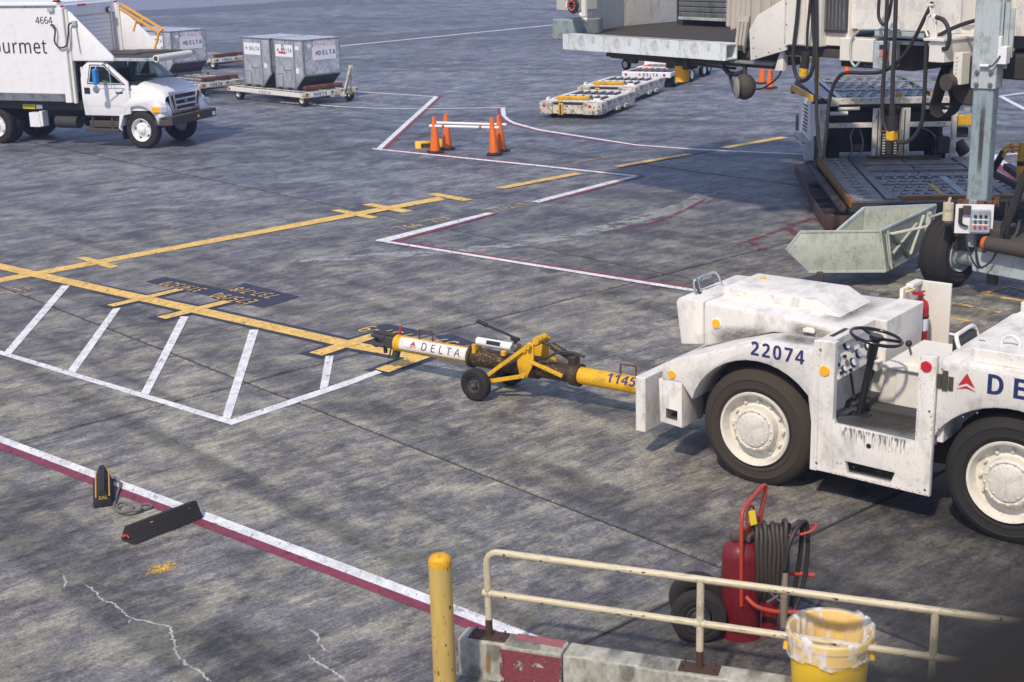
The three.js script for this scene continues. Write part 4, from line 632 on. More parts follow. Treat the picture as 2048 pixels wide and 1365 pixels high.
  parts(t, 'fuel_tank', [rod(V3(-2.8, 0.62, -0.25), V3(-2.1, 0.62, -0.25), 0.17), rod(V3(-2.7, 0.5, -1.3), V3(-2.0, 0.5, -1.3), 0.14)], M.dark);
  part(t, 'tool_locker', [span(-3.44, -3.10, 0.50, 0.88, -0.15, 0.12, 0.012), span(-3.12, -3.02, 0.52, 0.92, -0.14, 0.1, 0.01)], M.clean);
  part(t, 'caution_label', span(-3.70, -3.30, 0.965, 1.09, 0.0, 0.012), mat(0.85, 0.68, 0.04, 0.5)); part(t, 'notice_label', span(-3.26, -3.06, 0.98, 1.08, 0.0, 0.012), M.sticker);
  sign(t, 'CAUTION', -3.67, 1.035, 0.014, 0.045, M.ink, { gap: 0.008 });
  part(t, 'mud_flap', [span(-0.60, -0.56, 0.22, 0.62, -0.3, 0.0)], M.rubber);
  const rimT = (() => { const a = [latheZ([[0.28, -0.04], [0.30, 0.0], [0.29, 0.015], [0.275, 0.005], [0.265, -0.05], [0.225, -0.085], [0.17, -0.055], [0.10, -0.05], [0.095, 0.0], [0.07, 0.02], [0, 0.025]], 40)]; for (let k = 0; k < 10; k++) { const q = k / 10 * 6.2832; a.push(rod(V3(Math.cos(q) * 0.135, Math.sin(q) * 0.135, -0.06), V3(Math.cos(q) * 0.135, Math.sin(q) * 0.135, -0.025), 0.015, 0.011, 8)); } return join(a); })();
  const holes = join(Array.from({ length: 5 }, (_, k) => { const q = k / 5 * 6.2832 + 0.5; return latheZ([[0, 0.008], [0.035, 0.006], [0.037, 0]], 16).scale(1.15, 0.75, 1).rotateZ(q + 1.57).translate(Math.cos(q) * 0.215, Math.sin(q) * 0.215, -0.074); }));
  const wheelT = (x, z, f, R = 0.485) => { const w = wheel(t, 'wheel', x, R - 0.005, z, R, 0.285, 0.26, M.clean, rimT, M.tyre, 0, f); part(w, 'hand_hole', holes, M.black); };
  wheelT(0, -0.02, 1); wheelT(0, zd + 0.08, -1); wheelT(-4.65, 0.02, 1); wheelT(-4.65, -0.28, 1); wheelT(-4.65, zd + 0.04, -1); wheelT(-4.65, zd + 0.34, -1);
  parts(t, 'axle', [rod(V3(0, 0.48, -0.2), V3(0, 0.48, -1.8), 0.06), rod(V3(-4.65, 0.48, -0.3), V3(-4.65, 0.48, -1.8), 0.09)], M.black);
  // the driver
  const p = thing('person', 'driver in a lime safety vest seated behind the side window of the catering truck', 'person', new Frame(V3(0, 0, 0).addScaledVector(F.x, -1.18).addScaledVector(F.z, -0.32).add(F.o).setY(1.17), -22));
  const B = [[V3(0, 0.02, 0), V3(0, 0.28, 0), 0.14, 0.15], [V3(0, 0.28, 0), V3(0.02, 0.50, 0), 0.15, 0.12], [V3(0.02, 0.45, -0.14), V3(0.02, 0.45, 0.14), 0.09, 0.09], [V3(0.03, 0.55, 0), V3(0.05, 0.64, 0), 0.055, 0.055],
    [V3(0, 0.0, -0.09), V3(0.40, 0.06, -0.12), 0.095, 0.07], [V3(0, 0.0, 0.09), V3(0.40, 0.06, 0.12), 0.095, 0.07], [V3(0.40, 0.06, -0.12), V3(0.46, -0.25, -0.12), 0.07, 0.05], [V3(0.40, 0.06, 0.12), V3(0.46, -0.25, 0.12), 0.07, 0.05],
    [V3(0.02, 0.45, 0.18), V3(0.10, 0.20, 0.24), 0.06, 0.048], [V3(0.10, 0.20, 0.24), V3(0.34, 0.26, 0.16), 0.048, 0.035], [V3(0.02, 0.45, -0.18), V3(0.10, 0.20, -0.24), 0.06, 0.048], [V3(0.10, 0.20, -0.24), V3(0.34, 0.26, -0.16), 0.048, 0.035]];
  part(p, 'body', figure(B, 0.024, V3(-0.25, -0.35, -0.35), V3(0.6, 0.75, 0.35)), M.cloth);
  part(p, 'head', join([ball(0.095, 0.06, 0.72, 0, 1.02, 1.25, 0.85), ball(0.02, 0.16, 0.715, 0), ball(0.022, 0.05, 0.72, 0.082, 0.8, 1.4, 0.5), ball(0.022, 0.05, 0.72, -0.082, 0.8, 1.4, 0.5)]), M.skin); part(p, 'hair', ball(0.1, 0.04, 0.755, 0, 1.02, 1.05, 0.92), M.black);
  for (const s of [-1, 1]) part(p, 'hand', join([ball(0.045, 0.38, 0.27, s * 0.15, 1.1, 0.7, 0.8), ...[0, 1, 2, 3].map((k) => rod(V3(0.40, 0.285 - k * 0.015, s * 0.15), V3(0.45, 0.29 - k * 0.018, s * 0.13), 0.009)), rod(V3(0.37, 0.29, s * 0.13), V3(0.41, 0.31, s * 0.11), 0.01)]), M.skin);
  part(p, 'safety_vest', figure([[V3(0, 0.06, 0), V3(0, 0.28, 0), 0.152, 0.162], [V3(0, 0.28, 0), V3(0.02, 0.47, 0), 0.162, 0.13], [V3(0.02, 0.45, -0.13), V3(0.02, 0.45, 0.13), 0.098, 0.098]], 0.024, V3(-0.25, -0.15, -0.35), V3(0.3, 0.65, 0.35)), M.lime);
}


// ---------------------------------------------------------------- air freight containers and their carts
const panelTex = dataTex(512, 512, (i, j) => { const u = i / 512, v = j / 512, s = 0.60 + (NA.at(u * 8, v * 6) - 0.5) * 0.14 + (NB.at(u * 30, v * 26) - 0.5) * 0.10 + (NC.at(u * 120, v * 40) - 0.5) * 0.08; return [s, s * 1.005, s * 1.015]; });
const panelBump = dataTex(512, 512, (i, j) => { const u = i / 512, v = j / 512, s = NA.at(u * 7, v * 6) * 0.6 + NB.at(u * 16, v * 14) * 0.4; return [s, s, s]; }, false);
M.panel = new THREE.MeshStandardMaterial({ map: panelTex, bumpMap: panelBump, bumpScale: 0.02, roughness: 0.4, metalness: 0.35, color: rgb(1.75, 1.75, 1.75) });
M.panelFlat = new THREE.MeshStandardMaterial({ map: panelTex, roughness: 0.45, metalness: 0.35, color: rgb(1.45, 1.48, 1.55) });
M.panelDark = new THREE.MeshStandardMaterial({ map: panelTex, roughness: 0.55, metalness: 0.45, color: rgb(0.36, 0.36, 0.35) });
// outline seen from the left: base 1.08, the front overhangs to 1.54; the lettered face is at the front (+x)
function container(F, label, number, kind, group) {
  const c = thing('freight_container', label, 'container', F, group);
  const H1c = 1.58, B = 1.08, T = 1.54, D = 1.50, k = 0.46, pr = [[0, 0.05], [B, 0.05], [T, k], [T, H1c - 0.01], [0, H1c - 0.01]];
  part(c, 'body', plate(pr, -D + 0.01, -0.012, 0.01), M.panelFlat);
  part(c, 'base_rail', [span(0, B, 0, 0.06, -D, -D + 0.06), span(0, B, 0, 0.055, -0.06, 0.004), span(B - 0.05, B + 0.01, 0, 0.06, -D, 0), span(0, 0.05, 0, 0.06, -D, 0)], M.alu);
  parts(c, 'corner_rail', [span(-0.012, 0.045, 0.05, H1c, -0.05, 0.008), span(T - 0.042, T + 0.012, k, H1c, -0.05, 0.008), span(T - 0.042, T + 0.012, k, H1c, -D - 0.008, -D + 0.05), span(-0.012, T + 0.012, H1c - 0.035, H1c + 0.008, -0.05, 0.01), span(T - 0.04, T + 0.014, H1c - 0.035, H1c + 0.009, -D, 0), beam(V3(B, 0.05, -0.01), V3(T, k, -0.01), 0.03, 0.045), span(B - 0.045, B - 0.01, 0.06, H1c - 0.03, -0.02, 0.008), span(T, T + 0.016, k - 0.02, k + 0.03, -D, 0)], M.alu);
  part(c, 'roof_panel', span(-0.01, T + 0.008, H1c - 0.005, H1c + 0.012, -D - 0.005, 0.004), M.panel);
  part(c, 'end_panel', span(T, T + 0.008, k + 0.03, H1c - 0.03, -D + 0.045, -0.045), M.panel);
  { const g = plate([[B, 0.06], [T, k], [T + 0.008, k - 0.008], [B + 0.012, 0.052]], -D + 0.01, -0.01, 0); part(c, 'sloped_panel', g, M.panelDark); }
  part(c, 'side_door', span(0.05, B - 0.05, 0.08, H1c - 0.05, -0.01, 0.002), M.panelFlat);
  // lettered plates
  const py = 1.03;
  part(c, 'name_plate', span(0.10, B - 0.07, py, py + 0.38, 0.003, 0.008), M.sticker);
  { const e = emblem(0.15); e.translate(0.17, py + 0.13, 0.011); part(c, 'emblem', e, M.emblem); }
  sign(c, 'DELTA', 0.40, py + 0.14, 0.011, 0.125, M.delta, { f: font, gap: 0.028, sx: 0.88 });
  if (kind === 2) { sign(c, 'D', 0.42, py + 0.22, 0.0125, 0.16, M.delta, {}); part(c, 'torn_label', [patch(V3(0.26, py + 0.10, 0.013), V3(0.7, py + 0.09, 0.013), V3(0.60, py + 0.15, 0.013), V3(0.28, py + 0.16, 0.013))], M.emblem); }
  const X = T + 0.0095, face = (str, zc, y, s, m, f = fontR, gap = 0) => { const g = words(str, s, f, 0.92, gap), w = g.userData.width; g.rotateY(Math.PI / 2); g.translate(X + 0.006, y, zc + w / 2); return part(c, 'lettering', g, m); };
  part(c, 'name_plate', span(X, X + 0.004, 0.92, 1.33, -D + 0.18, -0.36), M.sticker); part(c, 'number_plate', span(X, X + 0.0045, 1.335, 1.49, -D + 0.2, -0.40), M.sticker);
  face(number, -0.85, 1.365, 0.118, M.redInk, fontR, 0.012);
  { const e = emblem(0.16); e.rotateY(Math.PI / 2); e.translate(X + 0.006, 1.06, -0.46); part(c, 'emblem', e, M.emblem); }
  face('DELTA', -0.96, 1.07, 0.15, M.delta, font, 0.04);
  part(c, 'paper_label', span(X, X + 0.003, 1.34, 1.44, -0.32, -0.17), M.sticker);
  for (const [x, y, w, h] of kind === 1 ? [[1.18, 0.62, 0.13, 0.15]] : [[1.12, 0.52, 0.15, 0.16], [1.14, 1.26, 0.18, 0.12]]) part(c, 'paper_label', span(x, x + w, y, y + h, -0.011, 0.004), M.sticker);
  part(c, 'latch_frame', [span(0.10, 0.42, 0.48, 0.49, 0.001, 0.01), span(0.41, 0.42, 0.08, 0.48, 0.001, 0.01), span(0.5, 0.9, 0.60, 0.615, 0.001, 0.012)], M.frame);
  part(c, 'fork_pocket', [span(0.14, 0.38, 0.0, 0.05, 0.003, 0.008), span(0.64, 0.90, 0.0, 0.05, 0.003, 0.008)], M.black);
  return c;
}
function smallWheel(parent, x, z, r, w = 0.16, rim = M.white) { const y = r; const f = z > -1 ? 1 : -1; return wheel(parent, 'wheel', x, y, z, r, r * 0.55, w, rim, latheZ([[r * 0.56, -0.02], [r * 0.5, 0.0], [r * 0.4, -0.04], [r * 0.18, -0.03], [r * 0.15, 0.01], [0, 0.015]], 24), M.tyre, 0, f); }
function containerCart(F, label, number, opt) {
  const c = thing('container_cart', label, 'baggage cart', F, 'container carts behind the catering truck');
  const L = -4.1, W = -2.15, y = 0.43;
  part(c, 'side_rail', span(L, 0, y - 0.14, y, -0.07, 0, 0.012), opt.rail ?? M.white); part(c, 'side_rail', span(L, 0, y - 0.14, y, W, W + 0.07, 0.012), M.rusty);
  part(c, 'front_beam', span(-0.08, 0.02, y - 0.16, y + 0.01, W - 0.06, 0.03, 0.012), M.rusty); part(c, 'rear_beam', span(L - 0.04, L + 0.06, y - 0.15, y, W, 0, 0.012), M.rusty);
  parts(c, 'roller', Array.from({ length: 16 }, (_, k) => rod(V3(L + 0.25 + k * 0.235, y - 0.035, W + 0.12), V3(L + 0.25 + k * 0.235, y - 0.035, -0.12), 0.03, 0.03, 8)), M.steel);
  parts(c, 'deck_strip', [-0.4, -1.08, -1.75].map((z) => span(L + 0.08, -0.1, y - 0.06, y - 0.003, z - 0.04, z + 0.04)), M.rusty);
  part(c, 'under_frame', [span(L + 0.4, -0.3, y - 0.2, y - 0.12, -1.35, -0.8), span(L + 0.3, L + 0.5, y - 0.26, y - 0.14, W + 0.1, -0.1), span(-0.5, -0.3, y - 0.26, y - 0.14, W + 0.1, -0.1)], M.dark);
  const b = part(c, 'stop_bar', [box(0.16, 0.14, 1.5, -0.62, y + 0.075, W + 0.86, 0, 0.0, 0, 0.05)], M.wood);
  part(c, 'number_plate', span(0.02, 0.026, y - 0.13, y + 0.0, -1.05, -0.28), M.sticker);
  { const g = words(number, 0.115, font, 1.1, 0.012), w = g.userData.width; g.rotateY(Math.PI / 2); g.translate(0.0285, y - 0.118, -0.665 + w / 2); part(c, 'lettering', g, M.ink); }
  for (const z of [-0.06, -1.95]) part(c, 'reflector', disc(0.045, 0.012, 0, 0, 0).rotateY(Math.PI / 2).translate(0.028, y - 0.07, z), M.ambRef);
  part(c, 'reflector', disc(0.045, 0.012, L + 0.08, y - 0.07, 0.006), M.redRef); part(c, 'reflector', disc(0.04, 0.012, -0.08, y - 0.07, 0.006), M.ambRef);
  { const e = emblem(0.10); e.translate(L + 1.75, y - 0.125, 0.004); part(c, 'emblem', e, M.emblem); sign(c, 'DELTA', L + 1.9, y - 0.115, 0.004, 0.08, M.ink, { gap: 0.035 }); }
  for (const [x, z] of [[-0.2, -0.08], [-0.2, W + 0.08], [L + 0.42, -0.08], [L + 0.42, W + 0.08]]) smallWheel(c, x, z, 0.215);
  if (opt.up) part(c, 'draw_bar', [beam(V3(0.10, 0.25, -1.55), V3(0.42, 1.10, -1.62), 0.09, 0.07), beam(V3(0.10, 0.25, -1.85), V3(0.36, 0.95, -1.66), 0.06, 0.06), box(0.12, 0.12, 0.12, 0.44, 1.14, -1.62), beam(V3(-0.6, 0.22, -1.1), V3(0.16, 0.24, -1.6), 0.07, 0.07)], M.rusty);
  else part(c, 'draw_bar', [beam(V3(-0.3, 0.24, -0.9), V3(0.55, 0.28, -1.1), 0.09, 0.08), beam(V3(-0.3, 0.24, -1.4), V3(0.55, 0.28, -1.1), 0.09, 0.08), beam(V3(0.5, 0.28, -1.1), V3(1.25, 0.3, -1.1), 0.08, 0.08)], M.rust);
  return c;
}
{
  const F1 = new Frame(V3(-6.36, 0, -45.5), -45.3);
  const cart = containerCart(F1, 'white container cart numbered 90810 with its draw bar raised, under two silver containers', '90810', { up: true });
  const on = (F, x, y, z, yaw = 0) => new Frame(V3(0, 0, 0).addScaledVector(F.x, x).addScaledVector(F.z, z).add(F.o).setY(y), F.yaw / DEG + yaw);
  container(on(F1, -3.90, 0.435, -0.55), 'silver freight container with a plain airline plate, rear one of the pair on cart 90810', 'DPE 44820 DL', 1);
  container(on(F1, -2.15, 0.435, -0.55, 0.6), 'silver freight container numbered DPE44831DL at the front of cart 90810', 'DPE44831DL', 2);
  const o2 = G(250 + 1195 / 8.03, 30 + 1112 / 8.03, 0.43);
  const F2 = new Frame(o2.setY(0), -43);
  containerCart(F2, 'empty roller cart numbered 10938 nosing out behind the catering truck bonnet', '10938', { rail: M.rusty });
  const Oc = G(401.9, 143.3, 0.45).addScaledVector(F2.x, -1.08).addScaledVector(F2.z, 1.5), F3 = new Frame(Oc.clone().setY(0).addScaledVector(F2.x, 1.26).addScaledVector(F2.z, 0.5), -43);
  containerCart(F3, 'cart hidden behind the catering truck under container DPE 49463 DL', '10937', { rail: M.rusty });
  container(on(F3, -1.26, 0.435, -0.50), 'silver freight container numbered DPE 49463 DL standing behind the catering truck bonnet', 'DPE 49463 DL', 1);
  container(on(F3, -2.98, 0.435, -0.50), 'silver freight container half hidden by the yellow guard rail of the catering truck', 'DPE 49410 DL', 1);
  const g4 = G(250 + 1410 / 8.03, 30 + 905 / 8.03, 0); const F4 = new Frame(g4.add(V3(-0.05, 0, -0.6)), -40);
  containerCart(F4, 'rust-stained cart end with a red reflector, just right of container DPE 49463 DL', '10931', { rail: M.rusty });
  // rusty end of that cart stands higher
  // ------------------------------------------------------------ low container dollies, white and rust with a yellow bumper
  function dolly(F, label) {
    const d = thing('container_dolly', label, 'dolly', F, 'rusty low container dollies under the passenger bridge');
    const W = 1.86, L = -3.0, y = 0.46;
    parts(d, 'corner_block', [plateY([[0, 0.0], [0.06, 0.05], [0.40, 0.05], [0.40, -0.4], [0, -0.4]], 0.12, 0.46, 0.02), plateY([[1.36, 0.05], [1.80, 0.05], [1.88, -0.06], [1.88, -0.5], [1.36, -0.5]], 0.12, 0.46, 0.02)], M.rusty);
    part(d, 'front_plate', [span(0.40, 1.36, 0.13, 0.38, -0.06, 0.0)], M.rusty); part(d, 'front_slot', span(0.42, 1.34, 0.38, 0.44, -0.2, -0.05), M.black);
    parts(d, 'side_beam', [span(0, 0.10, 0.14, y, L, -0.4, 0.015), span(W - 0.10, W, 0.14, y, L, -0.45, 0.015)], M.rusty);
    part(d, 'rear_plate', span(0, W, 0.14, y, L - 0.06, L, 0.012), M.rusty);
    part(d, 'deck', span(0.08, W - 0.08, 0.36, 0.42, L, -0.1), M.frame);
    part(d, 'deck_border', [span(0.05, W - 0.05, 0.42, 0.475, -0.62, -0.35), span(0.05, W - 0.05, 0.42, 0.475, L + 0.02, L + 0.14), span(0.05, 0.18, 0.42, 0.475, L, -0.5), span(W - 0.18, W - 0.05, 0.42, 0.475, L, -0.5)], M.white);
    parts(d, 'roller', Array.from({ length: 6 }, (_, k) => rod(V3(0.28 + k * 0.24, 0.46, L + 0.25), V3(0.28 + k * 0.24, 0.46, L + 1.3), 0.035, 0.035, 10)), M.steel);
    parts(d, 'roller', Array.from({ length: 6 }, (_, k) => rod(V3(0.28 + k * 0.24, 0.46, L + 1.42), V3(0.28 + k * 0.24, 0.46, -0.7), 0.035, 0.035, 10)), M.steel);
    parts(d, 'cross_bar', [span(0.1, W - 0.1, 0.43, 0.49, L + 1.32, L + 1.40), span(0.05, 0.12, 0.47, 0.54, -0.6, -0.4), span(W - 0.4, W - 0.2, 0.47, 0.52, -0.62, -0.5)], M.white);
    part(d, 'stop_bumper', box(1.0, 0.11, 0.13, 0.88, 0.535, -0.42, 0, 0, 0, 0.045), M.yellow);
    part(d, 'pintle', [span(0.60, 0.74, 0.10, 0.43, -0.02, 0.06, 0.02), tube([V3(0.62, 0.44, 0.0), V3(0.6, 0.5, 0.02), V3(0.68, 0.52, 0.03), V3(0.74, 0.46, 0.0)], 0.016, 16)], M.yellow); part(d, 'pin', span(0.645, 0.695, 0.12, 0.4, 0.06, 0.07), M.rust);
    part(d, 'reflector', disc(0.045, 0.014, 0.16, 0.36, 0.055), M.redRef); part(d, 'reflector', disc(0.045, 0.014, 1.56, 0.36, 0.055), M.redRef);
    for (const [x, z] of [[0.3, -0.35], [1.58, -0.35], [0.3, L + 0.5], [1.58, L + 0.5]]) part(d, 'wheel', put(new THREE.CylinderGeometry(0.13, 0.13, 0.12, 20).rotateZ(Math.PI / 2), x, 0.13, z), M.tyre);
    parts(d, 'side_step', [span(W - 0.05, W + 0.05, 0.10, 0.2, L + 0.7, L + 1.0), span(W - 0.05, W + 0.05, 0.10, 0.2, L + 1.4, L + 1.7)], M.rusty);
    return d;
  }
  const D1 = new Frame(V3(0.97, 0, -41.42), -24), first = dolly(D1, 'white and rust-stained low dolly with a yellow bumper, nearest of the dolly train');
  copyOf(first, new Frame(D1.o.clone().addScaledVector(D1.x, -0.36).addScaledVector(D1.z, -3.98), -24), 'white and rust-stained low dolly with a yellow bumper, second in the dolly train');
  // ------------------------------------------------------------ white open carts ahead of them
  function flatCart(F, label, plateNo) {
    const d = thing('roller_cart', label, 'cart', F); const W = 1.75, L = -2.6, y = 0.52;
    part(d, 'front_beam', box(W, 0.19, 0.10, W / 2, y - 0.09, -0.05, 0, 0, 0, 0.03), M.clean); parts(d, 'side_beam', [span(0, 0.07, y - 0.14, y, L, -0.1), span(W - 0.07, W, y - 0.14, y, L, -0.1)], M.white); part(d, 'rear_beam', span(0, W, y - 0.14, y, L - 0.08, L), M.white);
    part(d, 'deck', span(0.05, W - 0.05, y - 0.08, y - 0.03, L, -0.1), M.dark); parts(d, 'roller', Array.from({ length: 7 }, (_, k) => rod(V3(0.22 + k * 0.22, y, L + 0.1), V3(0.22 + k * 0.22, y, -0.2), 0.035, 0.035, 8)), M.steel); part(d, 'deck_rail', [span(0.05, W - 0.05, y - 0.02, y + 0.05, L / 2 - 0.05, L / 2 + 0.05)], M.white);
    for (const x of [0.16, W - 0.22]) part(d, 'reflector', disc(0.045, 0.014, x, y - 0.09, 0.006), M.redRef);
    { const e = emblem(0.11); e.translate(0.60, y - 0.145, 0.006); part(d, 'emblem', e, M.emblem); sign(d, 'DELTA', 0.76, y - 0.14, 0.006, 0.10, M.delta, { gap: 0.035 }); }
    for (const [x, z, r] of [[W - 0.05, -0.55, 0.25], [0.12, -0.55, 0.25], [W - 0.05, L + 0.5, 0.25], [0.12, L + 0.5, 0.25]]) { const f = x > 1 ? 1 : -1; const w = new THREE.Group(); w.name = 'wheel'; w.position.set(x + (f > 0 ? 0.06 : -0.06), r, z); w.rotation.y = f * Math.PI / 2; d.add(w); part(w, 'tyre', tyreGeo(r, r * 0.6, 0.15), M.tyre); part(w, 'rim', latheZ([[r * 0.62, -0.02], [r * 0.55, 0], [r * 0.3, -0.04], [0, 0.0]], 20), M.clean); }
    if (plateNo) { part(d, 'number_plate', span(W - 0.66, W - 0.30, 0.20, 0.34, -0.35, -0.34), M.sticker); sign(d, plateNo, W - 0.6, 0.225, -0.337, 0.1, M.ink); part(d, 'under_frame', [span(0.3, W - 0.25, 0.2, 0.42, -0.9, -0.36), span(0.7, 1.0, 0.25, 0.36, L, -0.5)], M.frame); }
    return d;
  }
  flatCart(new Frame(G(1243.2, 153.5, 0.35).setY(0), -27), 'white roller cart lettered on its front beam with plate 126, ahead of the rusty dollies', '126');
  flatCart(new Frame(G(1273, 137.5, 0.45).setY(0), -27), 'white roller cart behind cart 126, just in front of the white tug', null);
  // small white tug at the head of the train, most of it above the bridge floor line
  const T = thing('baggage_tug', 'small white baggage tug with a lit red tail lamp ahead of the dollies', 'baggage tug', new Frame(G(1293, 134, 0.55).setY(0).add(V3(0, 0, -1.2)), -27));
  part(T, 'body', [box(1.7, 0.62, 1.6, 0.85, 0.66, -0.9, 0, 0, 0, 0.06), box(1.7, 0.3, 0.9, 0.85, 1.1, -2.2, 0, 0, 0, 0.08), box(1.7, 0.62, 1.0, 0.85, 0.66, -2.2, 0, 0, 0, 0.06)], M.clean); part(T, 'cab_frame', [beam(V3(0.08, 0.9, -1.7), V3(0.08, 1.9, -1.5), 0.05, 0.05), beam(V3(1.62, 0.9, -1.7), V3(1.62, 1.9, -1.5), 0.05, 0.05), span(0, 1.7, 1.9, 1.95, -1.6, -0.2), beam(V3(0.08, 0.9, -0.2), V3(0.08, 1.9, -0.3), 0.05, 0.05), beam(V3(1.62, 0.9, -0.2), V3(1.62, 1.9, -0.3), 0.05, 0.05)], M.clean);
  const tl = part(T, 'tail_lamp', box(0.36, 0.16, 0.05, 0.30, 0.90, -0.07), M.black); part(tl, 'lit_lens', [disc(0.06, 0.03, 0.22, 0.90, -0.035)], M.lampRed);
  part(T, 'reflector', disc(0.05, 0.012, 0.34, 0.68, -0.094), M.redRef); part(T, 'warning_sign', plate([[0.86, 0.55], [1.18, 0.55], [1.02, 0.90]], -0.1, -0.085, 0.002), M.amber); part(T, 'seat', span(0.3, 1.4, 0.95, 1.3, -0.95, -0.8), M.seat); part(T, 'coupling', span(0.7, 1.0, 0.3, 0.5, -0.1, 0.15), M.dark);
  for (const [x, z] of [[0, -0.4], [1.7, -0.4], [0, -2.2], [1.7, -2.2]]) { const f = x > 1 ? 1 : -1, w = new THREE.Group(); w.name = 'wheel'; w.position.set(x, 0.27, z); w.rotation.y = f * Math.PI / 2; T.add(w); part(w, 'tyre', tyreGeo(0.27, 0.15, 0.18), M.tyre); part(w, 'rim', latheZ([[0.16, -0.02], [0.1, 0], [0, -0.02]], 20), M.clean); }
  const tlamp = new THREE.PointLight(0xff3010, 0.4); tlamp.castShadow = true; tlamp.position.set(0.22, 0.90, 0.0); T.add(tlamp);

  // ------------------------------------------------------------ traffic cones with white poles laid through them
  function cone(F, label, group) {
    const c = thing('traffic_cone', label, 'traffic cone', F, group);
    part(c, 'cone', lathe([[0.125, 0.04], [0.128, 0.06], [0.045, 0.86], [0.038, 0.885], [0.028, 0.89], [0.02, 0.86]], 32), M.orange);
    part(c, 'base', [box(0.36, 0.045, 0.36, 0, 0.024, 0, 0, 0, 0, 0.02), lathe([[0.15, 0.045], [0.14, 0.06], [0.12, 0.06]], 24)], M.rubber); return c;
  }
  const cs = [[[-1.76, -35.21], 'front left orange cone of the four holding up the white poles'], [[-1.49, -35.72], 'rear left orange cone of the four holding up the white poles'], [[-0.30, -34.62], 'front right orange cone of the four holding up the white poles'], [[-0.14, -35.1], 'rear right orange cone of the four holding up the white poles']];
  const c0 = cone(new Frame(V3(cs[0][0][0], 0, cs[0][0][1]), 20), cs[0][1], 'four cones with white poles');
  cs.slice(1).forEach(([p, l], i) => { copyOf(c0, new Frame(V3(p[0], 0, p[1]), [12, -8, 25][i]), l); });
  const lean = scene.children.filter((o) => /^traffic_cone/.test(o.name)); lean[2].rotation.z = 0.06; lean[3].rotation.z = 0.055; 
  lean[2].position.y = 0.008; lean[3].position.y = 0.008;
  for (const [n, lab] of [[0, 'cone'], [0, 'cone']]) void n, lab;
  const pole = (a, b, label, bands) => { const P = thing('barrier_pole', label, 'pole', null, 'white poles across the cones'); P.position.copy(a); const d = b.clone().sub(a); part(P, 'tube', [rod(V3(0, 0, 0), d, 0.034, 0.034, 16)], M.clean); part(P, 'end_cap', [ball(0.037, d.x, d.y, d.z)], M.clean); part(P, 'end_cap', [ball(0.037, 0, 0, 0)], M.clean); for (const k of bands) part(P, 'red_band', rod(d.clone().multiplyScalar(k), d.clone().multiplyScalar(k + 0.035), 0.0355, 0.0355, 16), M.redInk); };
  pole(V3(-1.86, 0.66, -35.22), V3(-0.20, 0.655, -34.60), 'white barrier pole with two red bands, nearer one across the cones', [0.18, 0.73]);
  pole(V3(-1.76, 0.665, -35.75), V3(-0.02, 0.655, -35.10), 'plain white barrier pole, farther one across the cones', []);
  const yk = thing('wheel_block', 'dirty yellow wheel block lying behind the left cones', 'wheel chock', new Frame(V3(-2.15, 0, -36.1), 8));
  part(yk, 'block', [plateX([[-0.12, 0], [0.12, 0], [0.04, 0.17], [-0.04, 0.17]], -0.16, 0.24, 0.012), plateX([[-0.13, 0], [0.13, 0], [0.04, 0.21], [-0.05, 0.2]], 0.26, 0.52, 0.012)], M.yellow); part(yk, 'rubber_face', span(-0.02, 0.23, 0.02, 0.12, 0.06, 0.135), M.grease);
  [[1524, 167.3, 'orange cone left of the pair under the passenger bridge'], [1540.7, 177, 'orange cone with black lettering, right of the pair under the passenger bridge'], [1694, 158.5, 'lone orange cone half hidden behind the loader deck']].forEach(([u, v, l], i) => { const c = copyOf(c0, new Frame(G(u, v), 15 + i * 20), l); c.userData.group = 'cones beyond the loader'; if (i === 1) { const g = words('DELTA', 0.075, font); g.rotateZ(-Math.PI / 2); g.rotateX(-0.1); g.rotateY(-(35) * DEG); const z = V3(-Math.sin(35 * DEG), 0, Math.cos(35 * DEG)).multiplyScalar(0.118); g.translate(z.x - 0.02, 0.6, z.z); part(c, 'lettering', g, M.ink); } });
}

